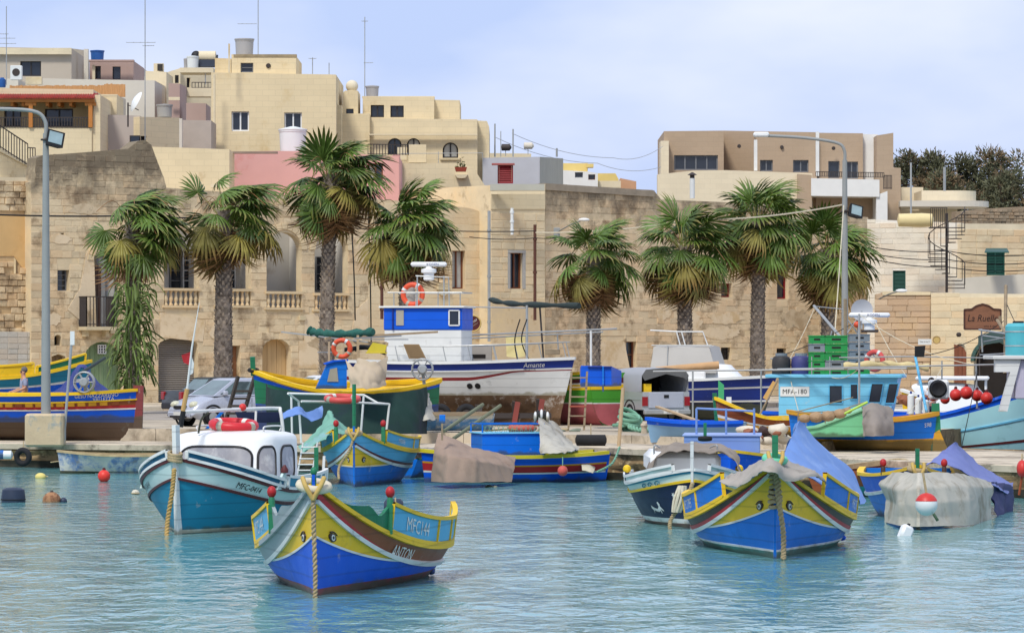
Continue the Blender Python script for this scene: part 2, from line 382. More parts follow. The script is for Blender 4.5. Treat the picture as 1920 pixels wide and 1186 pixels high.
strip(road,(56.5,55.0),(50.5,45.5),G+.006);road.obj('road',ROAD,fix=False,kind='structure')
strip(pav,(50.5,45.5),(50.5,45.5),G-.1)
pav=MB()
def pv(p,sa,sb,z):
 s=sa+(sb-sa)*(p+200)/1840;return Vector(((p-CX)/s,FPX/s,z))
PXP=[-200+1840*i/40 for i in range(41)]
pav.grid([[pv(p,50.3,45.3,G)for p in PXP],[pv(p,50.3,45.3,G+.14)for p in PXP],[pv(p,46.6,39.6,G+.14)for p in PXP]])
PAV=tag(pav.obj('pavement',CONC,fix=False),kind='structure')
ks=MB()
for i in range(40):
 m=MB();a_,b_=PXP[i]+.3,PXP[i+1]-.3;vs=[]
 for p in(a_,b_):
  for sa,sb,z in((50.42,45.42,G-.02),(50.42,45.42,G+.155),(50.1,45.1,G+.155)):vs.append(pv(p,sa,sb,z))
 m.add(vs,[(0,1,4,3),(1,2,5,4),(0,2,1),(3,4,5)]);m.obj('kerb_stone',mat('kerb_stone',(205,192,168),.85,.14,1.5,.4,rand=.12),PAV)
 # ---------------------------------------------------------------- buildings
GB=1.2
class Fac:
 def __init__(s,px0,s0,px1,s1):
  A=Vector(((px0-CX)/s0,FPX/s0));B=Vector(((px1-CX)/s1,FPX/s1));s.A=A;s.e=(B-A).normalized();s.n=Vector((-s.e.y,s.e.x));s.ang=math.atan2(s.e.y,s.e.x);s.L=(B-A).length
 def q(s,px,py=None,off=0.0):
  r=Vector(((px-CX)/FPX,1.0));A=s.A+s.n*off
  det=s.e.x*(-r.y)-s.e.y*(-r.x);u=(-A.x*(-r.y)+A.y*(-r.x))/det
  p=A+s.e*u;d=p.y
  return(u,GB if py is None else CH-(py-HY)*d/FPX)
 def w(s,u,y,z):p=s.A+s.e*u+s.n*y;return Vector((p.x,p.y,z))
class Bld:
 def __init__(s,name,label,cat,fac,group=None,zb=GB):
  m=fac.w(fac.L/2,0,zb);s.fac=fac;s.root=thing(name,label,cat,m,0,group);s.loc=m
 def f(s,fac=None):
  fac=fac or s.fac;return lambda u,y,z:fac.w(u,y,z)-s.loc
def rectp(x0,y0,x1,y1):return[(x0,y1),(x1,y1),(x1,y0),(x0,y0)]
def archp(x0,y0,x1,y1,rise=None,n=10):
 rise=rise or(x1-x0)/2;cx=(x0+x1)/2;hw=(x1-x0)/2
 return[(x0,y1),(x1,y1)]+[(cx+hw*math.cos(math.pi*i/n),y0+rise-rise*math.sin(math.pi*i/n))for i in range(n+1)]
FRAME={'dark':mat('dark_frame',(52,46,44),.5),'white':mat('white_frame',(232,232,230),.45,.04),'brown':mat('brown_frame',(122,72,45),.6,.2),'grey':mat('grey_frame',(120,122,125),.5),'green':mat('green_shutter_paint',(28,78,66),.55,.12),'red':mat('red_shutter_paint',(140,28,34),.55,.15)}
GLASS=mat('window_glass',(38,44,54),.08,.25,.7,spec=.6)
CURT=mat('curtain',(190,188,178),.8,.12,3)
def window(b,fac,x0,y0,x1,y1,y,style='dark',n=2,sill=None,arch=False,bars=False,louvre=0,curtain=0.0,rows=1,off=0.0):
 """window unit: frame, panes as sub-parts; px rectangle on the facade plane, set back y"""
 f=b.f(fac);u0,z1=fac.q(x0,y0,off);u1,z0=fac.q(x1,y1,off);zt=fac.q(x1,y0,off)[1];z1=max(z1,zt)+.02;z0=min(z0,fac.q(x0,y1,off)[1])
 m=MB();t=min(.07,(u1-u0)*.09);rise=(u1-u0)/2 if arch else 0
 def bar(ua,ub,za,zb,ya=y-.05,yb=y+.05):m.prism([(ua,za),(ub,za),(ub,zb),(ua,zb)],ya,yb,f=f)
 bar(u0,u0+t,z0,z1);bar(u1-t,u1,z0,z1);bar(u0+t,u1-t,z0,z0+t)
 if not arch:bar(u0+t,u1-t,z1-t,z1)
 else:
  cu=(u0+u1)/2;zc=z1-rise
  for i in range(8):
   a,c=math.pi*i/8,math.pi*(i+1)/8
   m.prism([(cu+r*math.cos(q),zc+r*math.sin(q))for r,q in((rise,a),(rise,c),(rise-t,c),(rise-t,a))],y-.05,y+.05,f=f)
 for k in range(1,n):c=u0+(u1-u0)*k/n;bar(c-t*.5,c+t*.5,z0+t,z1-(t if not arch else rise*.1),y-.04,y+.04)
 for k in range(1,rows):c=z0+(z1-z0)*k/rows;bar(u0+t,u1-t,c-t*.35,c+t*.35,y-.03,y+.03)
 if bars:
  for k in range(1,6):c=u0+(u1-u0)*k/6;m.prism([(c-.015,z0),(c+.015,z0),(c+.015,z1),(c-.015,z1)],y-.14,y-.11,f=f)
  for zz in(.33,.66):c=z0+(z1-z0)*zz;m.prism([(u0,c-.012),(u1,c-.012),(u1,c+.012),(u0,c+.012)],y-.12,y-.1,f=f)
 fr=m.obj('window',FRAME[style],b.root)
 for k in range(n):
  a=u0+t*.5+(u1-u0-t)*k/n;c=u0+t*.5+(u1-u0-t)*(k+1)/n
  if louvre:
   for i in range(louvre):
    za=z0+t+(z1-z0-2*t)*i/louvre;h=(z1-z0-2*t)/louvre
    s=MB();s.add([f(a+t*.6,y-.03,za),f(c-t*.6,y-.03,za),f(c-t*.6,y+.03,za+h*1.1),f(a+t*.6,y+.03,za+h*1.1)],[(0,1,2,3)]);s.add([f(a+t*.6,y-.03,za),f(c-t*.6,y-.03,za),f(c-t*.6,y-.022,za-.012),f(a+t*.6,y-.022,za-.012)],[(0,1,2,3)])
    s.obj('slat',FRAME[style],fr)
  else:
   ztop=z1 if not arch else z1-.25*rise
   g=MB().prism([(a,z0+t*.5),(c,z0+t*.5),(c,ztop),(a,ztop)],y+.02,y+.03,f=f);g.obj('pane',CURT if(curtain and RN.random()<curtain)else GLASS,fr)
   if arch and k==0:
    MB().prism([((u0+u1)/2+rise*.97*math.cos(q),z1-rise+rise*.97*math.sin(q))for q in[math.pi*i/10 for i in range(11)]],y+.034,y+.04,f=f).obj('pane',GLASS,fr)
 if sill:
  MB().prism([(u0-.12,z0-.1),(u1+.12,z0-.1),(u1+.12,z0-.01),(u0-.12,z0-.01)],-sill,.1,f=f).obj('sill',STONE_TRIM,fr)
 return fr
STONE_TRIM=mat('stone_trim',(214,194,150),.85,.1,2,.3)
def wall(b,name,poly,m,y0=0.0,depth=8.0,wins=(),holes=(),reveal=.22,fac=None):
 """plastered wall from a px polygon; wins: dict(r=(x0,y0,x1,y1), style..)"""
 fac=fac or b.fac;cv=lambda l:[fac.q(px,py,y0)for px,py in l]
 hs=[cv(h)for h in holes]+[cv(archp(*w_['r'])if w_.get('arch')else rectp(*w_['r']))for w_ in wins]
 MB().prism(cv(poly),y0,y0+depth,hs,reveal,f=b.f(fac)).obj(name,m,b.root)
 for w_ in wins:
  k={a:c for a,c in w_.items()if a!='r'};window(b,fac,*w_['r'],y0+reveal*.8,off=y0,**k)
 return hs
 # ---- ashlar: every stone a part up to the limit, the rest one joined part
def crossings(poly,z):
 xs=[]
 for(a,za),(c,zc)in zip(poly,poly[1:]+poly[:1]):
  if(za<=z)!=(zc<=z):xs.append(a+(c-a)*(z-za)/(zc-za))
 xs.sort();return list(zip(xs[::2],xs[1::2]))
def inter(A,B):
 r=[]
 for a,b_ in A:
  for c,d in B:
   lo,hi=max(a,c),min(b_,d)
   if hi>lo:r.append((lo,hi))
 return r
def minus(A,B):
 for c,d in B:
  r=[]
  for a,b_ in A:
   if d<=a or c>=b_:r.append((a,b_));continue
   if c>a:r.append((a,c))
   if d<b_:r.append((d,b_))
  A=r
 return A
STONE_SETS={}
def stone_set(m,k=6,jit=.05):
 key=(m.name,jit)
 if key in STONE_SETS:return STONE_SETS[key]
 L=[]
 for i in range(k):
  r=random.Random(i*13+5);J=lambda a:r.uniform(-a,a)
  cs=[(-.5,-.5),(.5,-.5),(.5,.5),(-.5,.5)]
  b0=[(x,0,z)for x,z in cs];b1=[(x+J(jit*.3),-.62+J(.1),z+J(jit*.5))for x,z in cs]
  b2_=[(x*(.965-abs(J(jit))),-1+J(.16),z*(.93-abs(J(jit))))for x,z in cs]
  fs=[]
  for a in(0,4):fs+=[(a+q,a+(q+1)%4,a+4+(q+1)%4,a+4+q)for q in range(4)]
  fs.append((8,9,10,11));mb=MB();mb.add(b0+b1+b2_,fs);L.append((mb.mesh('stone',m),mb.v,mb.f))
 STONE_SETS[key]=L;return L
def ashlar(b,poly,holes,m,y=0.0,ch=.27,l0=.35,l1=.75,proud=.035,nmax=285,gap=.014,fac=None,jit=.05,seed=1,drop=0.0,name='stone',blank=()):
 fac=fac or b.fac;r=random.Random(seed);St=stone_set(m,jit=jit);out=[]
 z0=min(p[1]for p in poly);z1=max(p[1]for p in poly);z=z0
 while z<z1-.05:
  h=ch*r.uniform(.88,1.12);h=min(h,z1-z)
  iv=None
  for zz in(z+.02,z+h/2,z+h-.02):
   c=crossings(poly,zz);iv=c if iv is None else inter(iv,c)
  for hp in list(holes)+list(blank):
   for zz in(z+.01,z+h/2,z+h-.01):iv=minus(iv,[(a-.01,c+.01)for a,c in crossings(hp,zz)])
  for a,c in iv:
   u=a
   while u<c-.06:
    l=r.uniform(l0,l1)
    if c-(u+l)<l0*.6:l=c-u
    if r.random()>=drop and l>.07:out.append((u,l,z,h))
    u+=l
  z+=h
 idx=sorted(range(len(out)),key=lambda i:-out[i][1]*out[i][3]);big=set(idx[:nmax]);rest=MB();F_=b.f(fac);rot=Matrix.Rotation(fac.ang,3,'Z')
 for i,(u,l,z,h)in enumerate(out):
  me,vs,fs=r.choice(St);pr=proud*r.uniform(.45,1.3);fl=r.choice((-1,1));c=F_(u+l/2,y,z+h/2)
  if i in big:
   o=bpy.data.objects.new(name,me);COL.objects.link(o);o.parent=b.root;o.location=c;o.rotation_euler=(0,0,fac.ang);o.scale=(l-gap,pr,h-gap)
  else:rest.add([c+rot@Vector((x*(l-gap),yy*pr,zz*(h-gap)))for x,yy,zz in vs],fs)
 if rest.v:rest.obj(name+'work',m,b.root,kind='stuff')
 return len(out)
def voussoirs(b,cu,zc,ri,ro,m,y=0.0,n=11,a0=0.0,a1=math.pi,proud=.05,fac=None,sq=1.0):
 f=b.f(fac)
 for i in range(n):
  a=a0+(a1-a0)*i/n+.012;c=a0+(a1-a0)*(i+1)/n-.012
  MB().prism([(cu+rr*math.cos(q),zc+rr*sq*math.sin(q))for rr,q in((ri,a),(ri,c),(ro,c),(ro,a))][::-1],y-proud,y+.25,f=f).obj('arch_stone',m,b.root)
SAND=dict(rough=.88,bump=.6,bscale=18)
ST1=mat('weathered_limestone',(206,176,126),.9,.2,1.4,.8,14,rand=.17,island=.17,stain=(232,205,158),stain_th=.56,stain_scale=.9,stain2=(120,96,66),stain2_th=.66,stain2_scale=1.8,coord='Object',top=(92,80,64),)if False else None
def stone_mat(name,rgb,top=None,amp=.17,stain=(228,208,170),dark=(132,108,80),dth=.57):
 return mat(name,rgb,.9,.16,1.2,.7,14,rand=amp,island=amp,stain=stain,stain_th=.54,stain_scale=.55,stain2=dark,stain2_th=dth,stain2_scale=.9,top=top,coord='World')
def rail(b,fac,pts,h,nb,m,name='railing',r=.018):
 """iron railing along world points: two rails and bars"""
 mb=MB();pts=[Vector(p)-b.loc for p in pts];up=Vector((0,0,h))
 for a,c in zip(pts,pts[1:]):
  mb.bar(a+up,c+up,.05,.04);mb.bar(a+up*.08,c+up*.08,.035,.03)
  for i in range(nb+1):p=a.lerp(c,i/nb);mb.bar(p,p+up,r*2,r*2)
 return mb.obj(name,m,b.root)
IRON=mat('iron',(62,54,50),.6,.2)
GALV=mat('galvanised_steel',(172,174,172),.45,.14,3,metal=.35)
# ================= far houses on the skyline =================
CRM=mat('cream_plaster',(232,213,172),.85,.09,.7,.25,12,course=.09,stain=(204,178,128),stain_th=.62,stain_scale=.35)
CRM2=mat('buff_limestone_wall',(230,208,162),.85,.08,.6,.3,12,course=.13,stain=(190,164,120),stain_th=.66,stain_scale=.9)
PALE=mat('pale_plaster',(216,206,186),.85,.07,.5,.2,12,stain=(190,178,158),stain_th=.64,stain_scale=.3)
TAUPE=mat('taupe_plaster',(196,180,158),.85,.06,.5);MAUVE=mat('mauve_plaster',(184,152,138),.85,.08,.5)
LILAC=mat('lilac_grey_plaster',(190,176,164),.85,.08,.5,stain=(222,196,136),stain_th=.63,stain_scale=.22)
PINK=mat('pink_plaster',(224,160,150),.85,.10,.5,.2,12,stain=(200,120,110),stain_th=.64,stain_scale=.4)
TANK=mat('grey_tank_plastic',(168,166,166),.5,.06);WTANK=mat('white_tank_plastic',(226,228,224),.4,.05);BTANK=mat('blue_tank_plastic',(40,92,160),.45,.08)
def tank(px0,px1,py0,py1,s,m,label,name='water_tank',dome=False,taper=.88,group='roof water tanks'):
 c=P((px0+px1)/2,py1,s);r=(px1-px0)/2/s;h=(py1-py0)/s;c.y+=r
 t=thing(name,label,'water tank',c,0,group)
 b_=MB().lathe([(r*taper,0),(r*taper*1.02,h*.1),(r*.96,h*.9),(r,h*.92),(r,h)],n=24).obj('tank_body',m,t,smooth=40)
 if dome:MB().lathe([(r*1.04,h),(r*1.04,h+.05),(r*.5,h+.2*r),(r*.15,h+.28*r)],n=24).obj('lid',m,t,smooth=40)
 else:MB().lathe([(r*1.05,h),(r*1.05,h+.06),(r*.2,h+.1)],n=24).obj('lid',m,t,smooth=40)
def flat_house(name,label,s,poly,m,wins=(),depth=8,cat='house',s1=None,group=None):
 xs=[p[0]for p in poly];b=Bld(name,label,cat,Fac(min(xs),s,max(xs),s1 or(s if max(xs)<900 else s*1.0)),group);wall(b,'wall',poly,m,0,depth,wins);return b
def addwall(b,poly,m,s0,s1,wins=(),depth=3,name='wall'):
 xs=[p[0]for p in poly];f=Fac(min(xs),s0,max(xs),s1);depth=depth if abs(s0-s1)<.8 else .35;wall(b,name,poly,m,0,depth,wins,fac=f);return f
def box_px(b,x0,y0,x1,y1,m,s,d=.5,name='trim',out=0.0):
 """a block on a building given by its px outline and depth"""
 a=P(x0,y1,s)-b.loc;c=P(x1,y0,s)-b.loc
 return MB().box(a.x,c.x,a.y-out,a.y+d,a.z,c.z).obj(name,m,b.root)
D,Wt=dict(style='dark'),dict(style='white')
b=flat_house('flat_roofed_house','taupe flat roofed house at the far left skyline with a wide window',33,[(-80,None),(134,None),(134,91),(-80,87)],TAUPE,[dict(r=(38,115,77,143),style='dark',n=2)],9)
addwall(b,[(134.3,None),(158,None),(158,94),(134.3,91)],CRM,32.9,31.5,[dict(r=(142,122,150,148),style='white',n=1)],3)
box_px(b,-80,90,134,102,CRM,33.05,.12,'cornice');box_px(b,157,92,165,160,PALE,32.6,.4,'pillar')
b=flat_house('mauve_house','small mauve house with two dark windows under the blue roof tank',32,[(168,None),(250,None),(250,114),(168,113)],MAUVE,[dict(r=(178,124,189,148),style='dark',n=1),dict(r=(211,125,226,149),style='dark',n=1)],8)
addwall(b,[(250.3,None),(270,None),(270,128),(250.3,114)],MAUVE,32,30.5,[dict(r=(258,130,264,150),style='white',n=1)],3);box_px(b,173,122,178,150,CRM,32.1,.2,'pillar')
box_px(b,166,112,251,115.5,MAUVE,32.15,.4,'cornice')
tank(168,194,96,113,31.5,BTANK,'bright blue water tank on the mauve house')
b=flat_house('cream_block_house','plain cream rendered house block behind the satellite dish',35.5,[(48,None),(290,None),(290,151),(160,149),(48,146)],PALE,[],7)
addwall(b,[(290.2,None),(316,None),(316,165),(290.2,151)],CRM,35.4,34.2,[],3);box_px(b,48,144,78,158,CRM,35.7,.4,'parapet')
b=flat_house('roof_cabin','small cream roof cabin with a brown air conditioner box on top',34.5,[(272,None),(312,None),(312,135),(272,133)],CRM,[],4)
box_px(b,288,119,306,134,CRM,34.3,.5,'air_conditioner');box_px(b,295,120,305,133,mat('dark_grille',(50,46,42),.7),34.35,.1,'grille')
b=flat_house('mauve_stair_tower','narrow mauve house block with a cream band beside the tall cream house',36.5,[(316,None),(337,None),(337,157),(316,156)],MAUVE,[],4)
addwall(b,[(337.2,None),(350,None),(350,163),(337.2,157)],MAUVE,36.4,34.5,[],2);box_px(b,316,182,337,188,CRM,36.6,.1,'band')
MB().box(0,.6,0,.9,0,.02)
b=flat_house('pink_low_house','low dusty pink house wall squeezed behind the tall cream house',36.8,[(349,None),(386,None),(386,194),(349,193)],MAUVE,[],3)
b=flat_house('cream_terrace_house','cream terraced house topped by white tanks and a solar heater',33.5,[(312,None),(338,None),(338,128),(312,136)],CRM,[dict(r=(317,143,323,156),style='dark',n=1),dict(r=(328,141,335,156),style='dark',n=1)],6)
addwall(b,[(338,None),(400,None),(400,136),(338,136)],CRM,33.4,33.2,[dict(r=(350,146,357,164),style='dark',n=1)],4);box_px(b,337,127,400,136,CRM,33.9,2.0,'roof_slab');box_px(b,350,165,396,181,CRM,34.6,1.0,'balcony')
a_=P(360,165,34.5);c_=P(396,165,34.5);rail(b,None,[a_,c_],.3,6,IRON)
box_px(b,384,137,386,158,WTANK,33.8,.08,'pipe')
tank(349,372,107,127,33.3,WTANK,'white water tank beside the solar heater');tank(344,352,112,127,33,TANK,'small grey water tank behind the white tank')
t=thing('solar_heater','solar water heater with cream drum and tilted panel on the cream terrace roof','solar heater',P(385,127,33.2))
MB().lathe([(.05,-.6),(.32,-.55),(.32,.55),(.05,.6)],(0,.4,.65),14,'X').obj('drum',CRM,t,smooth=40)
MB().add([(-.5,-.2,.05),(.7,-.2,.05),(.7,.35,.75),(-.5,.35,.75),(-.5,-.14,.0),(.7,-.14,.0),(.7,.41,.7),(-.5,.41,.7)],[(0,1,2,3),(4,7,6,5),(0,4,5,1),(1,5,6,2),(2,6,7,3),(3,7,4,0)]).obj('panel',GLASS,t)
MB().bar((.65,.4,0),(.65,.4,.7),.05).bar((-.45,.4,0),(-.45,.4,.7),.05).obj('stand',GALV,t)
MB().ball((-.55,.3,.7),.28,12).obj('pressure_vessel',mat('black_plastic',(34,33,34),.6),t,smooth=60)
b=Bld('balcony_house','cream house with red tiled canopy, orange posts and a railed balcony','house',Fac(-60,41.3,178,41.3))
f0=b.fac;DIM=mat('balcony_wall',(196,172,124),.85,.08)
wall(b,'wall',[(-60,None),(178,None),(178,189),(-60,189)],DIM,1.6,6,[dict(r=(8,200,40,237),style='dark',n=2),dict(r=(84,204,137,238),style='dark',n=2)])
wall(b,'parapet',[(-60,188),(175,188),(175,168),(-60,164)],CRM2,.9,4)
wall(b,'balcony_front',[(-60,None),(172,None),(172,240),(-60,238)],CRM2,0,1.65,[]);wall(b,'side_wall',[(172,None),(188,None),(188,178),(178,178),(172,240)],CRM2,.1,6)
fw=b.f()
TILE=mat('roof_tile',(172,62,48),.75,.22,4,rand=.2)
tu0=f0.q(-60,186)[0];tu1=f0.q(178,186)[0];zt=f0.q(60,176)[1];zb_=f0.q(60,186)[1];nT=52
tme=None
for i in range(nT):
 if tme is None:
  q=MB();w_=(tu1-tu0)/nT;rows=[]
  for yy,zz in((-.35,0),(.5,.16),(1.5,.3)):rows.append([(w_*(k/6-.5),yy,zz+.1*math.sin(math.pi*k/6))for k in range(7)])
  q.grid(rows);q.grid([[(w_*(k/6-.5),-.35,.1*math.sin(math.pi*k/6)-o_)for k in range(7)]for o_ in(0,.05)]);tme=q.mesh('tile',TILE,50)
 o=bpy.data.objects.new('tile',tme);COL.objects.link(o);o.parent=b.root;o.location=fw(tu0+(i+.5)*w_,0,zb_);o.rotation_euler=(0,0,f0.ang)
WOOD=mat('orange_timber',(188,120,52),.6,.15,3,stretch=(1,1,.2))
MB().prism([(tu0,zb_-.14),(tu1,zb_-.14),(tu1,zb_-.01),(tu0,zb_-.01)],-.2,0,f=fw).obj('beam',WOOD,b.root)
for pxx in(58,170):
 u_=f0.q(pxx,200)[0];z0_=f0.q(pxx,239)[1]
 m=MB().prism([(u_-.09,z0_),(u_+.09,z0_),(u_+.09,zb_-.14),(u_-.09,zb_-.14)],-.12,.04,f=fw);m.prism([(u_-.25,zb_-.3),(u_+.25,zb_-.3),(u_+.25,zb_-.14),(u_-.25,zb_-.14)],-.1,.02,f=fw);m.obj('post',WOOD,b.root)
for pxx in(22,43,88,110,132):u_=f0.q(pxx,200)[0];MB().prism([(u_-.07,zb_-.3),(u_+.07,zb_-.3),(u_+.07,zb_-.1),(u_-.07,zb_-.1)],.05,1.5,f=fw).obj('rafter',WOOD,b.root)
rail(b,f0,[f0.w(f0.q(-60)[0],-.03,f0.q(60,239)[1]),f0.w(f0.q(168)[0],-.03,f0.q(160,239)[1])],.45,44,IRON)
b2b=b
REED=mat('reed_screen',(196,146,96),.9,.3,9,stretch=(6,6,.3))
t=thing('reed_fence','brown split reed screen above the tiled canopy','fence',P(126,180,39.5))
for i in range(54):
 x=(18+4.02*i-126)/39.5;hh=(158+0*i,170)[0];top=(180-(160 if i<44 else 157))/39.5*RN.uniform(.93,1.03)
 MB().box(x,x+.098,RN.uniform(0,.02),.05,0 if i<44 else-.05,top).obj('reed_panel',REED,t)
b=flat_house('cream_outhouse','low cream outhouse between the tiled canopy and the dish',40.2,[(186,None),(219,None),(219,178),(186,178)],CRM2,[],3);addwall(b,[(219.2,None),(236,None),(236,186),(219.2,178)],PALE,40.1,38.5,[],2);box_px(b,185,177,220,180,CRM,40.4,.3,'coping')
b=Bld('outside_stair','outside stone stair descending with iron railing at the left edge','stair',Fac(-60,44.5,70,44));SF=b.fac
wall(b,'flank_wall',[(-60,None),(64,None),(64,318),(0,284),(-60,250)],CRM2,0,1.6);wall(b,'landing',[(-60,None),(66,None),(66,333),(-60,331)],CRM,-.35,.4)
wall(b,'coping',[(-60,250),(0,284),(64,318),(64,311),(0,276),(-60,242)],CRM,-.05,1.75)
pa,pb_=P(-30,258,44.6),P(52,312,44.2);rail(b,SF,[pa,pb_],.95,16,IRON);rail(b,SF,[pb_,P(66,313,44.1)],.8,3,IRON)
b=flat_house('lilac_grey_house','lilac grey rendered house with yellow patches below the satellite dish',40.5,[(183,None),(262,None),(262,217),(192,215),(183,222)],LILAC,[dict(r=(243,254,273,275),style='dark',n=2)][:0],6)
addwall(b,[(262,None),(337,None),(337,221),(262,219)],CRM2,40.55,40,[dict(r=(264,255,275,276),style='dark',n=1)],5);box_px(b,243,254,263,275,FRAME['dark'],40.7,.1,'window');box_px(b,245,256,261,273,GLASS,40.73,.1,'pane')
box_px(b,336,222,341,277,PALE,40.7,.4,'pillar')
b=flat_house('grey_rendered_wall_house','plain warm grey house wall left of the tall cream house',39.5,[(341,None),(396,None),(396,226),(341,225)],mat('warm_grey_plaster',(188,172,156),.85,.07),[],3)
tank(292,322,198,219,40,mat('cement_tank',(160,158,154),.8,.1),'squat cement water tank on the yellow wall');
b=flat_house('yellow_wall_house','low yellowish limestone house behind the ruined parapet',43.3,[(285,None),(430,None),(430,280),(285,275)],CRM2,[],3)
box_px(b,395,345,430,352,CRM,43.6,.4,'step');MB().box(0,1,0,.3,0,.1)
t=thing('roof_shed','small dark roofed lean-to beside the pink house','shed',P(415,352,43.2));MB().box(-.32,.3,.15,.9,0,1.2).obj('wall',mat('shed_wall',(150,126,84),.9,.1),t);MB().box(-.4,.36,-.1,1,1.2,1.27).obj('roof',mat('shed_roof',(86,66,56),.8),t)
TALL=mat('tall_cream_wall',(236,212,162),.85,.06,.5,.3,10,course=.13,stain=(214,184,128),stain_th=.6,stain_scale=.3,top=None,stain2=(168,140,96),stain2_th=.71,stain2_scale=2.2)
b=Bld('tall_cream_house','tall cream house with two white framed windows and roof cabin','house',Fac(396,38.7,630,38.7));TF=b.fac
wall(b,'wall',[(396,None),(630,None),(630,140),(396,136)],TALL,0,8,[dict(r=(434,209,467,246),style='white',n=2),dict(r=(533,211,566,246),style='white',n=2)])
ashl=[TF.q(*p)for p in((396.5,300),(629.5,300),(629.5,141),(396.5,137))]
wall(b,'roof_cabin',[(434,138),(555,140),(555,105),(434,102)],TALL,.5,5,[dict(r=(451,118,475,136),style='grey',n=1,rows=2)]);wall(b,'roof_cabin',[(403,138),(433,138),(433,110),(403,109)],TALL,.7,4)
box_px(b,438,102,556,107,mat('weathered_coping',(160,142,110),.9,.3,3),38.6,.4,'coping');box_px(b,428,82,431,136,CRM,38.9,.1,'pipe')
a=TF.q(502,122);MB().lathe([(.1,-.02),(.12,.02)],TF.w(a[0],.45,a[1])-b.loc,12,'Y').obj('vent',IRON,b.root)
tank(439,475,74,102,38,TANK,'grey tapered water tank on the tall cream house roof cabin')
wall(b,'side_wing',[(629,None),(640,None),(640,197),(634,197),(629,192)],TALL,1.2,5)
b=Bld('pink_house','pink rendered house with a rough sloping top behind the palms','house',Fac(428,42.1,748,42.1));PF=b.fac
wall(b,'wall',[(428,None),(748,None),(748,293),(700,291),(600,284),(520,283),(470,284),(430,288)],PINK,0,5,[dict(r=(690,306,718,336),style='brown',n=2,curtain=.9)])
box_px(b,426,284,520,287.5,mat('grey_coping',(150,130,116),.9,.2),42.7,.4,'coping')
tank(521,574,243,284,41,WTANK,'white domed water tank on the pink house roof',dome=True)
b=Bld('stepped_cream_house','stepped cream house with arched windows and terrace on several levels','house',Fac(630,38.1,895,38.1));HF=b.fac
wall(b,'wall',[(692,None),(895,None),(895,224),(692,222)],CRM2,0,8,[dict(r=(727,259,753,290),style='dark',n=2,arch=True,curtain=.6),dict(r=(763,259,788,290),style='dark',n=2,arch=True,curtain=.6),dict(r=(830,267,859,296),style='dark',n=2,arch=True,curtain=.6,sill=.1)])
wall(b,'wall',[(895,None),(917,None),(917,237),(913,227),(895,226)],CRM2,.8,7);wall(b,'wall',[(630,None),(693,None),(693,213),(637,213),(630,216)],TALL,-.4,6)
wall(b,'top_storey',[(680,224),(814,224),(814,182),(680,181)],CRM2,.9,6,[dict(r=(695,197,720,220),style='dark',n=2),dict(r=(732,198,757,220),style='dark',n=2)]);wall(b,'top_storey',[(814,224),(862,224),(862,188),(814,187)],CRM2,1.5,5)
wall(b,'stair_tower',[(643,214),(671,214),(671,170),(647,170),(643,174)],CRM2,.3,3,[dict(r=(649,204,663,213),style='dark',n=1)])
box_px(b,679,180.5,815,183.5,CRM,37.4,.3,'cornice');box_px(b,692,251,895,253.5,CRM,38.2,.3,'string_course')
c=P(659.5,161,37.5)-b.loc;MB().ball((c.x,c.y+.3,c.z),.31,18,sz=1.0).obj('dome',mat('dome_plaster',(222,208,176),.8,.1),b.root,smooth=60);MB().lathe([(.24,-.35),(.22,-.1)],(c.x,c.y+.3,c.z),14).obj('drum',CRM,b.root)
tank(685,710,163,182,37,TANK,'light grey water tank on the stepped cream house')
wall(b,'terrace_wall',[(748,None),(905,None),(918,400),(918,362),(890,318),(868,306),(748,306)],CRM2,-2.2,1.2);wall(b,'terrace_block',[(766,305),(799,305),(799,271),(766,271)],CRM2,-1.6,.6);wall(b,'terrace_block',[(744,300),(763,300),(763,276),(744,276)],CRM,-1.3,.5)
wall(b,'pink_wall',[(880,None),(918,None),(918,362),(905,392),(880,392)],PINK,-2.6,.35);wall(b,'pink_pier',[(736,None),(750,None),(750,290),(736,290)],PINK,-2.7,.4)
TR=mat('rust_iron',(104,58,44),.7,.2);mb=MB();u0_,z0_=HF.q(812,386,-2.7);u1_,z1_=HF.q(908,386,-2.7);zt_=HF.q(860,352,-2.7)[1];Fh=b.f()
for i in range(22):
 u=u0_+(u1_-u0_)*i/21;hh=zt_-z0_;mb.tube([Fh(u,-2.7-bul,z0_+hh*k)for k,bul in((0,.02),(.25,.16),(.5,.12),(.75,.02),(1,0))],.016,5)
mb.bar(Fh(u0_,-2.7,zt_),Fh(u1_,-2.7,zt_),.05);mb.bar(Fh(u0_,-2.7,z0_),Fh(u1_,-2.7,z0_),.05);mb.obj('bellied_railing',TR,b.root)
rail(b,HF,[P(690,290,38.9),P(766,291,38.8)],.5,14,IRON);MB().tube([Fh(HF.q(752,290,-2)[0],-2,HF.q(752,288,-2)[1]),Fh(HF.q(905,290,-2)[0],-2,HF.q(905,287,-2)[1])],.015,5).tube([Fh(HF.q(905,290,-2)[0],-2,HF.q(905,287,-2)[1]),Fh(HF.q(905,290,-2)[0],-2,HF.q(905,340,-2)[1])],.015,5).tube([Fh(HF.q(822,290,-2)[0],-2,HF.q(822,284,-2)[1]),Fh(HF.q(822,290,-2)[0],-2,HF.q(822,350,-2)[1])],.015,5).obj('washing_line_frame',GALV,b.root)
wall(b,'planter_bracket',[(853,327),(877,327),(873,333),(868,334),(862,334),(857,333)],CRM,-2.7,.5)
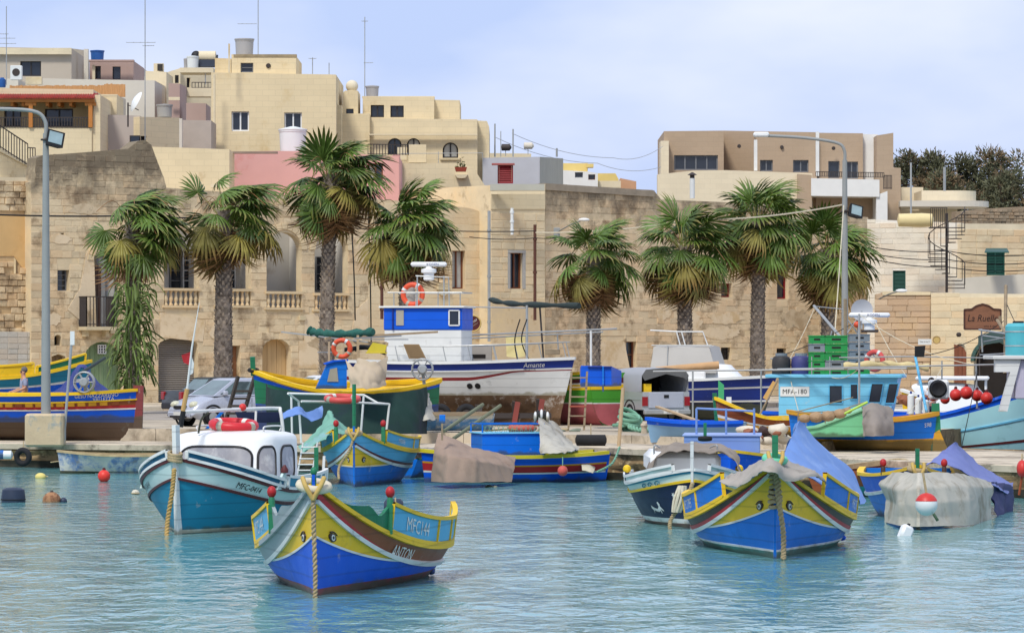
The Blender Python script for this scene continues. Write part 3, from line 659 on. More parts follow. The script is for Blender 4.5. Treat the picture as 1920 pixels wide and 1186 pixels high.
t=thing('flower_trough','terracotta flower trough on a stone bracket of the terrace wall','planter',P(864,322,38.8));MB().add([(-.24,-.15,0),(.24,-.15,0),(.3,-.2,.22),(-.3,-.2,.22),(-.24,.1,0),(.24,.1,0),(.3,.15,.22),(-.3,.15,.22)],[(0,1,2,3),(4,7,6,5),(1,5,6,2),(0,3,7,4),(0,4,5,1)]).obj('trough',mat('terracotta',(158,72,52),.8,.1),t)
MB().box(-.26,.26,-.17,.12,.18,.19).obj('soil',mat('soil',(60,46,34),.95),t)
lf=MB()
for i in range(90):
 a=Vector((RN.uniform(-.22,.22),RN.uniform(-.12,.08),.2+abs(RN.gauss(0,.14))));v=Vector((RN.gauss(0,.05),RN.gauss(0,.05),.06));w_=Vector((v.y,-v.x,.01))*.5;lf.add([a,a+v*.5+w_,a+v,a+v*.5-w_],[(0,1,2,3)])
lf.obj('leaves',mat('pot_plant_leaf',(86,104,52),.7,.3),t,kind='stuff')
GREY=mat('grey_render',(190,190,194),.85,.05);GREY2=mat('grey_green_render',(180,178,162),.85,.1,.8)
b=flat_house('grey_house','grey rendered flat house with a dark red shutter door',38,[(905,None),(1012,None),(1012,294),(905,296)],GREY,[dict(r=(933,309,962,344),style='red',n=1,louvre=9)],4)
addwall(b,[(1012.3,None),(1056,None),(1056,297),(1012.3,294)],GREY2,37.9,35.5,[],2);box_px(b,922,306,965,309,mat('red_canopy',(176,96,88),.7),38.4,.5,'canopy')
flat_house('cream_parapet_house','sliver of cream parapet behind the grey house with red door',36,[(917,None),(996,None),(996,288),(917,287)],CRM,[],3)
YEL=mat('yellow_plaster',(232,200,108),.85,.06);WHT=mat('white_plaster',(232,230,222),.8,.05)
b=flat_house('white_yellow_house','distant white and yellow house beyond the grey house',31,[(1054,None),(1121,None),(1121,325),(1105,322),(1054,319)],WHT,[dict(r=(1078,323,1093,333),style='grey',n=1),dict(r=(1103,327,1116,337),style='brown',n=1)],5);box_px(b,1056,306,1102,322,YEL,30.8,2,'upper_wall');box_px(b,1100,307,1113,313,YEL,30.9,1.5,'balcony')
b=flat_house('yellow_house','distant yellow house with a cream parapet beyond the stone wall',30.5,[(1121,None),(1164,None),(1160,336),(1154,325),(1121,325)],YEL,[],4);box_px(b,1122,339,1164,352,CRM,30.8,.4,'parapet')
b=flat_house('orange_house','small distant orange brown house at the end of the stone wall',30,[(1163,None),(1193,None),(1193,340),(1163,334)],mat('orange_plaster',(206,152,112),.85,.1),[],3)
BRN=mat('brown_stone_cladding',(186,158,126),.85,.06,.5,.35,9,course=.09);VCRM=mat('villa_cream_stone',(236,218,180),.85,.06,.4,.3,9,course=.09)
b=Bld('brown_villa','large modern brown villa with cream parapet and white balcony','villa',Fac(1245,33.9,1690,33.9));VF=b.fac
wall(b,'wall',[(1245,None),(1357,None),(1357,245),(1245,246)],BRN,.4,9,[dict(r=(1264,291,1346,319),style='grey',n=4)])
addwall(b,[(1357,None),(1418,None),(1418,246),(1357,245)],BRN,33.4,33.6,[],6)
wall(b,'wall',[(1418,None),(1532,None),(1532,248),(1418,246)],BRN,0,8,[dict(r=(1425,300,1449,321),style='grey',n=2),dict(r=(1487,300,1516,323),style='grey',n=2)])
wall(b,'wall',[(1535,None),(1618,None),(1618,250),(1535,249)],BRN,.5,8,[dict(r=(1553,302,1574,334),style='grey',n=1),dict(r=(1585,303,1609,335),style='grey',n=2)])
wall(b,'wall',[(1618,None),(1646,None),(1646,252),(1618,251)],WHT,.9,7);wall(b,'fin_wall',[(1644,None),(1689,None),(1689,315),(1675,314),(1675,249),(1644,254)],BRN,-.9,8)
box_px(b,1414,262,1420,320,WHT,34.2,.3,'pillar');box_px(b,1530,247,1536,330,WHT,34.2,.3,'pillar');box_px(b,1620,252,1637,276,VCRM,33.6,.4,'panel')
wall(b,'garden_wall',[(1233,None),(1523,None),(1523,325),(1360,319),(1300,320),(1233,327)],VCRM,-2.2,1.0);wall(b,'end_pillar',[(1239,None),(1254,None),(1254,264),(1239,264)],VCRM,-.4,2)
box_px(b,1234,320,1522,324,VCRM,34.75,.2,'coping')if False else None
wall(b,'brown_bay',[(1495,None),(1522,None),(1522,328),(1495,326)],BRN,-2.5,.35)
wall(b,'balcony_front',[(1521,367),(1649,369),(1649,337),(1521,334)],WHT,-2.6,3.0);wall(b,'underwall',[(1530,None),(1660,None),(1660,368),(1530,368)],BRN,-.3,.8);wall(b,'porch_pillar',[(1643,None),(1664,None),(1664,358),(1643,366)],WHT,-2.5,2)
rail(b,VF,[VF.w(VF.q(1523)[0],-2.5,VF.q(1523,335)[1]),VF.w(VF.q(1649)[0],-2.5,VF.q(1649,337)[1])],.27,40,IRON);rail(b,VF,[VF.w(VF.q(1649)[0],-2.3,VF.q(1649,358)[1]),VF.w(VF.q(1664)[0],-2.3,VF.q(1664,358)[1])],.75,6,IRON)
for pxx,pyy in((1386,274),(1466,276),(1563,278)):a=VF.q(pxx,pyy);MB().lathe([(.09,-.12),(.11,.02)],VF.w(a[0],.0,a[1])-b.loc,10,'Y').obj('wall_lamp',IRON,b.root)
t=thing('chimney_flue','white metal flue with dark cowl before the villa garden wall','flue',P(1298,372,36));MB().lathe([(.13,0),(.13,1.05)],n=12).obj('pipe',WTANK,t,smooth=40);MB().lathe([(.12,1.05),(.12,1.2),(.26,1.22),(.05,1.36)],n=12).obj('cowl',IRON,t,smooth=40)
b=flat_house('white_curved_house','low cream house with a curved projecting roof slab by the trees',33.5,[(1688,None),(1795,None),(1795,384),(1688,382)],VCRM,[dict(r=(1710,400,1728,412),style='white',n=2),dict(r=(1775,402,1795,416),style='white',n=1)][:1],6)
box_px(b,1690,351,1731,376,VCRM,33.2,2,'roof_block');m=MB();
for k,(y0_,y1_,x0_,x1_,o_)in enumerate(((376,387,1688,1860,1.6),(357,376,1728,1836,.6))):
 a_,c_=P(x0_,y1_,34.2-k*.3)-b.loc,P(x1_,y0_,34.2-k*.3)-b.loc;pts=[(a_.x,a_.y+4),(a_.x,a_.y)]+[(c_.x-1.5+1.5*math.sin(q),a_.y+1.5-1.5*math.cos(q))for q in[math.pi/2*i/8 for i in range(9)]]+[(c_.x,a_.y+4)]
 MB().prism(pts,a_.z,c_.z,f=lambda u,y,z:(u,z,y)).obj('roof_slab' if k==0 else 'parapet',VCRM if k else PALE,b.root)
b=Bld('rubble_wall','grey brown rubble garden wall below the trees','wall',Fac(1793,36.5,2020,36));RB=mat('rubble',(158,140,116),.9,.25,2,.9,9,island=.25,rand=.25)
pl=[(1793,None),(2020,None),(2020,384),(1900,388),(1840,392),(1793,397)];wall(b,'core',pl,RB,.1,.5);ashlar(b,[b.fac.q(*p)for p in[(1793,425),(2020,425),(2020,385),(1900,389),(1840,393),(1793,398)]],[],RB,.1,.16,.15,.4,.09,jit=.12,seed=5)
# ---------------------------------------------------------------- the long stone front along the street
MORT=lambda n,c,top=None:mat(n,c,.92,.16,1.0,.7,12,stain=(232,206,160),stain_th=.56,stain_scale=.7,stain2=(134,110,80),stain2_th=.64,stain2_scale=.9,top=top,coord='World')
LF=Fac(-60,46.8,690,43.6)
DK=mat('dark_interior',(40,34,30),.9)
# --- derelict house at the far left, set back
S0=stone_mat('rough_limestone',(214,182,134),top=(104,88,70,)and((104,88,70),11.4,12.2),amp=.2)
b0=Bld('derelict_stone_house','derelict ochre stone house with eroded courses at the left edge','house',LF);F0=LF;O0=.55
pp=[(-60,None),(66,None),(66,340),(-60,338)];niche=[(26,513),(36,513),(36,434),(26,434)]
hs=wall(b0,'core',pp,MORT('ochre_core',(208,170,116)),O0,1.2,holes=[niche,[(25,460),(25,460),(25,460)]][:1],reveal=.3)
poly0=[F0.q(*p,O0)for p in pp]
plaster0=[F0.q(*p,O0)for p in[(-60,480),(26,480),(60,510),(60,405),(-60,400)]]
ashlar(b0,poly0,hs,S0,O0,.26,.3,.62,.1,jit=.11,seed=3,drop=.04,gap=.022,blank=[plaster0])
wall(b0,'plaster',[(-60,480),(26,480),(40,500),(60,510),(60,405),(-60,400)],mat('ochre_plaster',(226,178,108),.9,.12,.8,.4,10,stain=(196,150,92),stain_th=.55),O0-.03,.05)
b0b=Bld('breeze_block_wall','grey breeze block wall closing the gap beside the derelict house','wall',LF)
pbk=[(-60,None),(68,None),(68,622),(-60,621)];BB=mat('breeze_block',(196,190,176),.92,.1,3,.6,30,rand=.09,island=.09)
wall(b0b,'mortar',pbk,mat('pale_mortar',(214,206,188),.95),.12,.25);ashlar(b0b,[LF.q(*p,.12)for p in pbk],[],BB,.12,.225,.44,.45,.03,jit=.01,gap=.022,seed=8,name='block')
# --- loggia house: ruined gable, arches with balustrades
TOPC=((84,74,62),10.9,12.0)
S1=stone_mat('honey_limestone',(220,194,150),top=((92,82,68),9.0,11.0));M1m=MORT('honey_core',(222,198,154),top=((96,84,68),9.2,11.0))
b1=Bld('loggia_house','old honey stone house with arched loggia, balustrades and ruined gable','house',LF)
outline=[(58,None),(690,None),(690,374),(600,368),(500,364),(420,360),(312,352),(308,335),(296,305),(284,272),(272,263),(258,265),(240,279),(190,283),(140,287),(80,291),(68,296),(64,340),(58,342)]
ARCH=[(308,430,373,574),(405,432,470,574),(500,435,565,578),(590,438,652,581)]
aps=[archp(*a,n=12)for a in ARCH]
door_arch=archp(174,462,226,612,n=12);GAR=archp(297,633,371,762,rise=14,n=8);GAR[0]=(297,None);GAR[1]=(371,None)
gd=archp(160,640,228,745,rise=26,n=8);gd[0]=(160,None);gd[1]=(228,None)
ld=[(97,None),(123,None),(123,668),(110,663),(97,668)];sd_=[(430,None),(450,None),(450,648),(430,648)]
ad=archp(492,635,545,700,rise=22,n=8);ad[0]=(492,None);ad[1]=(545,None)
smalls=[rectp(108,506,130,545),rectp(113,437,120,452),archp(102,627,115,647,n=6)]
holes=aps+[door_arch,GAR,gd,ld,sd_,ad]+smalls
hs=wall(b1,'core',outline,M1m,0,.75,holes=holes,reveal=.42);wall(b1,'house_body',[(120,None),(690,None),(690,385),(120,380)],M1m,2.05,6)
p1=[LF.q(*p)for p in outline]
pl1=[LF.q(*p)for p in[(150,612),(180,612),(176,480),(190,468),(205,455),(180,440),(160,480),(150,540),(126,580),(150,600)]]
pl2=[LF.q(*p)for p in[(300,632),(380,640),(385,600),(300,585)]];pl3=[LF.q(*p)for p in[(560,690),(600,690),(600,640),(560,640)]];pl4=[LF.q(*p)for p in[(570,640),(612,640),(612,585),(570,590)]];pl5=[LF.q(*p)for p in[(655,640),(690,640),(690,560),(668,580)]]
n_=ashlar(b1,p1,hs,S1,0,.27,.36,.85,.022,jit=.06,seed=12,drop=.1,gap=.008,blank=[pl1,pl2,pl3,pl4,pl5])
PLA=mat('lime_plaster',(232,206,164),.9,.1,.8,.4,10,stain=(206,176,130),stain_th=.55,stain_scale=.9,stain2=(176,150,116),stain2_th=.66)
for pl in(pl1,pl2,pl3,pl4,pl5):MB().prism(pl,-.025,.03,f=b1.f()).obj('plaster',PLA,b1.root)
def patches(b,fac,n,box,seed,m,avoid,y=-.03,smax=34):
 """ragged remains of render clinging to the stones"""
 r=random.Random(seed);k=0
 for _ in range(n*6):
  cx_,cy_=r.uniform(box[0],box[2]),r.uniform(box[1],box[3]);a_,b_=r.uniform(10,smax),r.uniform(7,smax*.6);nn=34
  pp=[(cx_+a_*(1+.5*noise.noise((i*.4,seed,_*1.7))+.22*noise.noise((i*1.7,seed,_)))*math.cos(6.2832*i/nn),cy_+b_*(1+.5*noise.noise((i*.4,seed+9,_*1.7))+.25*noise.noise((i*1.9,seed+9,_)))*math.sin(6.2832*i/nn))for i in range(nn)]
  if any(x0-4<px<x1+4 and y0-4<py<y1+4 for px,py in pp+[(cx_,cy_)]for x0,y0,x1,y1 in avoid)or any(not(box[0]<px<box[2]and box[1]<py<box[3])for px,py in pp):continue
  MB().prism([fac.q(*p)for p in pp][::-1],y-r.uniform(0,.003),.03,f=b.f(fac)).obj('plaster',m,b.root);k+=1
  if k>=n:break
AV1=[(297,425,380,585),(395,425,480,585),(490,425,575,590),(580,425,660,590),(160,455,235,615),(290,625,380,760),(155,635,235,760),(92,655,128,760),(425,640,455,760),(488,630,550,760),(104,500,134,550)]
PLB=mat('grey_lime_plaster',(212,188,148),.92,.16,.9,.5,9,stain=(176,152,118),stain_th=.52,stain_scale=1.1,stain2=(120,108,94),stain2_th=.62,stain2_scale=2)
patches(b1,LF,10,(64,375,685,750),3,PLB,AV1,-.028);patches(b1,LF,8,(64,420,685,750),17,PLA,AV1,-.03,26)
TRIM1=mat('pale_arch_stone',(226,200,152),.88,.1,1.2,.5,12,rand=.12)
def arch_trim(a,ring=.26,n=11,m=TRIM1,b=b1,fac=LF,proud=.06):
 x0,y0,x1,y1=a;u0,zs=fac.q(x0,y0+(x1-x0)/2);u1,zs2=fac.q(x1,y0+(x1-x0)/2);r=(u1-u0)/2
 voussoirs(b,(u0+u1)/2,(zs+zs2)/2,r*.99,r+ring,m,0,n,proud=proud,fac=fac)
for a in ARCH+[(174,462,226,612)]:arch_trim(a)
INW=mat('loggia_plaster',(212,207,196),.85,.1,.7,.2,10,stain=(180,168,148),stain_th=.62)
f1=b1.f()
def panel(b,name,pa,pb_,y,d,m,fac=LF):
 (ua,za),(ub,zb_)=fac.q(*pa,y),fac.q(*pb_,y)
 return MB().prism([(ua,za),(ub,za),(ub,zb_),(ua,zb_)],y,y+d,f=b.f(fac)).obj(name,m,b.root)
panel(b1,'loggia_back_wall',(170,600),(665,425),1.9,.1,INW);panel(b1,'loggia_floor',(170,584),(665,579),.44,1.44,CONC)
for x0 in(292,388,486,578,664):u,z=LF.q(x0,590,.5);z1=LF.q(x0,425,.5)[1];MB().prism([(u-.1,z),(u+.1,z),(u+.1,z1),(u-.1,z1)],.45,1.88,f=f1).obj('loggia_side_wall',INW,b1.root)
for r_,st in(((430,475,441,540),'white'),((455,482,466,545),'dark'),((592,482,606,545),'grey'),((318,470,340,545),'grey'),((342,470,366,545),'white')):window(b1,LF,*r_,1.84,st,1,rows=4,off=1.84)
BAL=mat('balustrade_stone',(222,194,146),.85,.12,2,.5,14,rand=.08);bmesh_=None
prof=[(.07,0),(.075,.05),(.05,.07),(.04,.11),(.065,.18),(.08,.25),(.06,.34),(.038,.45),(.045,.5),(.07,.52),(.07,.57)]
for k,(x0,y0,x1,y1)in enumerate(ARCH):
 u0,zb_=LF.q(x0,y1,-.02);u1,zb2=LF.q(x1,y1,-.02);zt=LF.q((x0+x1)/2,(540,541,546,549)[k])[1];zb_=(zb_+zb2)/2;H=zt-zb_
 MB().prism([(u0-.06,zt-.11),(u1+.06,zt-.11),(u1+.06,zt),(u0-.06,zt)],-.1,.22,f=f1).obj('handrail',BAL,b1.root)
 MB().prism([(u0-.1,zb_-.06),(u1+.1,zb_-.06),(u1+.1,zb_+.04),(u0-.1,zb_+.04)],-.1,.25,f=f1).obj('plinth',BAL,b1.root)
 if bmesh_ is None:bmesh_=MB().lathe([(r*1.15,h/.57*(H-.15))for r,h in prof],n=10).mesh('baluster',BAL,35)
 for i in range(7):
  o=bpy.data.objects.new('baluster',bmesh_);COL.objects.link(o);o.parent=b1.root;o.location=f1(u0+(u1-u0)*(i+.5)/7,.06,zb_+.04)
def planks(b,fac,poly,m,n,y=.3,name='door',gapm=.012,thick=.06,hinge=True):
 """boarded door: planks cut to the opening outline"""
 q=[fac.q(px,py,y)for px,py in poly];u0=min(a for a,_ in q);u1=max(a for a,_ in q);f=b.f(fac)
 d=MB().prism(q,y+thick,y+thick+.03,f=f).obj(name,m,b.root)
 for i in range(n):
  a=u0+(u1-u0)*i/n;c=u0+(u1-u0)*(i+1)/n-gapm;zt_=[];
  for uu in(a+.01,(a+c)/2,c-.01):
   zz=[z0+(z1-z0)*(uu-ua)/(ub-ua)for(ua,z0),(ub,z1)in zip(q,q[1:]+q[:1])if(ua-uu)*(ub-uu)<0];zt_.append((min(zz),max(zz))if zz else(0,.1))
  MB().prism([(a,zt_[0][0]),(c,zt_[2][0]),(c,zt_[2][1]),((a+c)/2,zt_[1][1]),(a,zt_[0][1])],y-.01*(i%2),y+thick-.002,f=f).obj('plank',m,d)
 return d
GRD=mat('faded_green_paint',(124,148,108),.75,.22,2,.4,10,stretch=(3,3,.5),stain=(150,160,126),stain_th=.6,stain_scale=1.5);BRD=mat('weathered_door_wood',(142,120,90),.8,.25,2,.4,10,stretch=(4,4,.4));TAN=mat('tan_door_paint',(204,170,120),.75,.12,1.5,.2,8,stretch=(3,3,.4))
planks(b1,LF,gd,GRD,8);window(b1,LF,188,647,203,663,.22,'white',3,rows=3);planks(b1,LF,ld,BRD,4);planks(b1,LF,ad,TAN,6,.36);planks(b1,LF,sd_,mat('brown_red_door',(150,104,70),.75,.15),3,.3)
sh=MB();f_=f1;u0,_=LF.q(297,640,.3);u1,_=LF.q(371,640,.3);zt=LF.q(334,631,.3)[1];SHU=mat('grey_roller_shutter',(140,132,122),.55,.14,1.2,stretch=(.3,.3,3),stain=(112,100,88),stain_th=.62);nsl=30
dg=MB().prism([(u0,GB),(u1,GB),(u1,zt),(u0,zt)],.4,.43,f=f1).obj('garage_shutter',SHU,b1.root)
for i in range(nsl):
 za=GB+(zt-GB)*i/nsl;h=(zt-GB)/nsl
 m=MB();m.add([f1(u0,.36,za+.004),f1(u1,.36,za+.004),f1(u1,.315,za+h*.35),f1(u0,.315,za+h*.35),f1(u1,.33,za+h*.8),f1(u0,.33,za+h*.8),f1(u1,.37,za+h),f1(u0,.37,za+h)],[(0,1,2,3),(3,2,4,5),(5,4,6,7)]);m.obj('slat',SHU,dg)
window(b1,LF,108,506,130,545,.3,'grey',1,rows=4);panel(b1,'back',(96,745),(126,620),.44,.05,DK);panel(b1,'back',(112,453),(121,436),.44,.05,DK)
planks(b1,LF,[(176,612),(190,612),(190,500),(176,500)],mat('dark_brown_shutter',(74,52,42),.7,.2),2,.1);window(b1,LF,190,480,226,612,.36,'grey',2,curtain=1)
(u0,zs),(u1,_)=LF.q(160,612,-.6),LF.q(214,612,-.6);MB().prism([(u0,zs-.14),(u1,zs-.14),(u1,zs),(u0,zs)],-.7,.05,f=f1).obj('balcony_slab',STONE_TRIM,b1.root)
for uu in(u0+.15,u1-.25):MB().prism([(uu,zs-.4),(uu+.16,zs-.4),(uu+.16,zs-.14),(uu,zs-.14)],-.35,.05,f=f1).obj('corbel',STONE_TRIM,b1.root)
rail(b1,LF,[LF.w(u0+.03,.0,zs),LF.w(u0+.03,-.66,zs),LF.w(u1-.03,-.66,zs),LF.w(u1-.03,0,zs)],1.22,8,IRON)
MB().prism([(u0+1.2+i*.001,0)for i in range(3)],0,.01)
for px in(205,240,560,610):u,z=LF.q(px,625 if px<300 else 600);MB().prism([(u,z),(u+.3,z),(u+.3,z+.2),(u,z+.2)],-.1,.1,f=f1).obj('corbel',STONE_TRIM,b1.root)
# --- plastered middle house
MF=Fac(690,43.6,1022,42.2)
b3=Bld('plastered_house','tan plastered house with brown timber windows and a saint niche','house',MF)
PL3=mat('tan_plaster',(222,194,148),.9,.1,.7,.5,12,stain=(230,204,156),stain_th=.56,stain_scale=.6,stain2=(184,148,102),stain2_th=.62,stain2_scale=1.4)
ol=[(690,None),(921,None),(921,385),(906,398),(880,390),(800,380),(690,372)];nic=archp(821,484,837,530,n=8)
hs=wall(b3,'wall',ol,PL3,0,7,[dict(r=(848,470,872,541),style='brown',n=2,curtain=.5),dict(r=(735,462,750,531),style='grey',n=1,curtain=1)],holes=[nic],reveal=.3)
S3=stone_mat('smooth_sandstone',(226,200,154),amp=.07,dth=.74)
ashlar(b3,[MF.q(*p)for p in ol],hs,S3,0,.3,.5,.9,.012,gap=.008,jit=.02,seed=31,nmax=280)
Fm=b3.f();u,z=MF.q(829,530);MB().prism([(u-.3,z-.3),(u+.3,z-.3),(u+.25,z),(u-.25,z)],-.16,.02,f=Fm).prism([(u-.12,z-.55),(u+.12,z-.55),(u+.28,z-.3),(u-.28,z-.3)],-.1,.02,f=Fm).obj('niche_shelf',STONE_TRIM,b3.root)
MB().lathe([(.14,0),(.12,.3),(.09,.55),(.11,.65),(.05,.75),(.08,.85),(.06,.98),(.01,1.0)],Fm(u,.12,z),10).obj('saint_statue',PLA,b3.root,smooth=50)
olb=[(921,None),(1022,None),(1022,345),(921,347)];S4=stone_mat('ashlar_sandstone',(226,202,158),amp=.13,dth=.67,dark=(150,124,90))
b4=Bld('ashlar_house','narrow ashlar house with one brown window between downpipes','house',Fac(921,42.9,1022,42.4));AF=b4.fac
hs=wall(b4,'core',olb,MORT('pale_core',(232,208,162)),.03,7,[dict(r=(957,474,981,541),style='brown',n=2,curtain=.6)],reveal=.3)
yb_=[AF.q(*p)for p in[(921,392),(1022,392),(1022,345),(921,347)]];lowp=[AF.q(*p)for p in[(921,None),(1022,None),(1022,560),(921,560)]]
ashlar(b4,[AF.q(*p)for p in olb],hs,S4,.03,.31,.5,.75,.02,gap=.03,seed=41,blank=[yb_,lowp])
MB().prism(lowp,.0,.05,f=b4.f()).obj('plaster',PL3,b4.root);MB().prism(yb_,-.01,.05,f=b4.f()).obj('plaster',CRM2,b4.root);box_px(b4,919,345,1021,357,GREY2,43,.3,'parapet');box_px(b4,920,358,1021,364,CRM2,43.1,.2,'string_course')
u,z=AF.q(957,541);u1,_=AF.q(981,541);zt=AF.q(969,474)[1]
for a,c in((u-.14,u),(u1,u1+.14)):MB().prism([(a,z),(c,z),(c,zt),(a,zt)],.0,.1,f=b4.f()).obj('window_surround',mat('grey_surround',(176,172,164),.8,.1),b4.root)
MB().prism([(u-.14,zt),(u1+.14,zt),(u1+.14,zt+.12),(u-.14,zt+.12)],-.02,.1,f=b4.f()).obj('lintel',mat('grey_surround',(176,172,164)),b4.root)
def pipe(px,py0,py1,s,m,label,r=.07,name='downpipe'):
 a,c=P(px,py0,s),P(px+(1 if s else 0),py1,s);t=thing(name,label,'pipe',c,0);h=(a-c).z
 MB().tube([(0,0,0),(0,0,h)],r,10).obj('pipe',m,t,smooth=40)
 for k in(.15,.5,.85):MB().tube([(0,0,h*k-.05),(0,0,h*k+.05)],r*1.35,10).obj('bracket',m,t)
RUST=mat('rusty_pipe',(94,58,46),.75,.25,3)
pipe(1002,421,600,43.0,RUST,'rust brown downpipe on the ashlar house wall');pipe(715,478,598,44.0,RUST,'rust brown downpipe under the palm fronds near the blue wheelhouse');pipe(916,395,640,43.5,GALV,'long grey downpipe beside the pink terrace corner');pipe(959,390,440,43.2,WTANK,'short white vent pipe above the brown window')
# --- long right wall
RF=Fac(1022,42.3,1640,38.6)
S5=stone_mat('golden_limestone',(224,196,152),top=((100,90,76),9.0,10.9),amp=.15);b5=Bld('long_stone_house','long golden limestone building with few windows behind the right palms','house',RF)
ol5=[(1022,None),(1628,None),(1628,408),(1500,395),(1385,380),(1240,374),(1226,357),(1022,344)]
w5=[dict(r=(1352,531,1372,557),style='red',n=1),dict(r=(1457,500,1478,560),style='red',n=1),dict(r=(1174,640,1193,690),style='brown',n=1,rows=2),dict(r=(1352,651,1370,674),style='dark',n=2,bars=True),dict(r=(1456,653,1474,676),style='dark',n=2,bars=True)]
hs=wall(b5,'core',ol5,MORT('golden_core',(224,198,154),top=((110,98,82),9.2,10.8)),.05,8,w5,reveal=.3);p5=[RF.q(*p,.05)for p in ol5]
plb=[RF.q(*p,.05)for p in[(1100,690),(1180,690),(1170,640),(1110,640)]]
ashlar(b5,p5,hs,S5,.05,.29,.4,.95,.02,gap=.009,jit=.05,seed=51,drop=.05,blank=[plb]);MB().prism(plb,.02,.08,f=b5.f()).obj('plaster',PLA,b5.root)
AV5=[(1345,525,1380,562),(1450,495,1485,565),(1168,634,1198,760),(1345,645,1376,680),(1450,648,1480,682),(1095,635,1185,760)]
patches(b5,RF,9,(1030,385,1620,745),23,PLB,AV5,.022,40);patches(b5,RF,5,(1030,560,1620,745),29,PLA,AV5,.02,40);patches(b3,MF,6,(700,390,915,740),31,PLB,[(840,462,880,550),(730,455,756,540),(812,475,846,560)],-.03,34)
cp=[(1022,356),(1226,369),(1226,357),(1022,343.5)];MB().prism([RF.q(*p)for p in cp],-.04,.4,f=b5.f()).obj('coping',mat('grey_weathered_coping',(158,144,124),.92,.25,1.6,.6,12),b5.root)
# --- white ashlar house with spiral stair
WF=Fac(1626,40.1,1800,40.45);b6=Bld('white_stair_house','white limestone block house with green shutter behind the spiral stair','house',WF)
ol6=[(1626,None),(1802,None),(1802,418),(1752,416),(1626,411)];S6=stone_mat('white_limestone',(226,214,190),amp=.05,dth=.78,stain=(232,222,200));hs=wall(b6,'core',ol6,mat('white_mortar',(236,228,210),.9),.03,7,[dict(r=(1674,507,1698,546),style='green',n=1,louvre=14)],reveal=.12)
ashlar(b6,[WF.q(*p,.03)for p in ol6],hs,S6,.03,.27,.6,.9,.02,gap=.012,jit=.02,seed=61)
TF2=Fac(1800,40.5,2010,40);b7=Bld('tan_block_house','tan limestone block house with hooded green shutter at the right edge','house',TF2);ol7=[(1800,None),(2010,None),(2010,420),(1800,419)];S7=stone_mat('tan_limestone',(218,190,146),amp=.1,dth=.72)
hs=wall(b7,'core',ol7,mat('tan_mortar',(228,208,170),.9),.03,7,[dict(r=(1850,471,1885,516),style='green',n=2,louvre=14)],reveal=.15);ashlar(b7,[TF2.q(*p,.03)for p in ol7],hs,S7,.03,.3,.55,.9,.03,gap=.02,jit=.03,seed=71)
MB().add([tuple(P(x,y,s)-b7.loc)for x,y,s in((1846,474,42.4),(1892,474,42.4),(1888,467,40.6),(1849,467,40.6),(1846,472,42.4),(1892,472,42.4),(1888,465,40.6),(1849,465,40.6))],[(0,1,2,3),(4,7,6,5),(0,4,5,1),(1,5,6,2),(3,2,6,7),(0,3,7,4)]).obj('hood',FRAME['green'],b7.root)
b8=Bld('white_yard_wall','low white rendered yard wall below the spiral stair','wall',Fac(1790,41.2,2010,41));wall(b8,'wall',[(1790,560),(2010,560),(2010,512),(1912,514),(1830,519),(1790,523)],mat('offwhite_render',(220,210,190),.88,.08,1),0,.4)
t=thing('spiral_stair','black iron spiral stair climbing the white house','stair',P(1775,548,42));H=(548-408)/42;nst=17;R0=.82
MB().tube([(0,0,0),(0,0,H+.2)],.06,8).obj('pole',IRON,t)
hr=[]
for i in range(nst):
 a=-.4+i*2*math.pi*1.15/nst;z=H*.86*(i+1)/nst;c,s_=math.cos(a),math.sin(a);c2,s2=math.cos(a+.42),math.sin(a+.42)
 MB().add([(.05*c,.05*s_,z),(R0*c,R0*s_,z),(R0*c2,R0*s2,z),(.05*c2,.05*s2,z),(.05*c,.05*s_,z+.04),(R0*c,R0*s_,z+.04),(R0*c2,R0*s2,z+.04),(.05*c2,.05*s2,z+.04)],[(0,3,2,1),(4,5,6,7),(0,1,5,4),(1,2,6,5),(2,3,7,6)]).obj('tread',IRON,t)
 MB().tube([(R0*c,R0*s_,z),(R0*c,R0*s_,z+.95)],.016,5).obj('baluster',IRON,t);hr.append((R0*c,R0*s_,z+.95))
MB().tube(hr,.022,6).obj('handrail',IRON,t)
MB().box(-.75,0,-.3,.5,H*.86,H*.86+.05).obj('landing',IRON,t);mb=MB();
for i in range(9):mb.bar((-.75+.09*i,-.3,H*.86),(-.75+.09*i,-.3,H*.86+.9),.025)
mb.bar((-.76,-.3,H*.86+.9),(0,-.3,H*.86+.9),.035);mb.obj('landing_railing',IRON,t)
t=thing('roof_tank_drum','cream plastic drum lying on the white house roof edge','water tank',P(1730,412,41));MB().lathe([(.1,-1.1),(.3,-1.05),(.33,0),(.3,.5),(.1,.55)],(0,.5,.0),14,'X').obj('drum',mat('cream_plastic',(226,206,150),.5,.06),t,smooth=40)
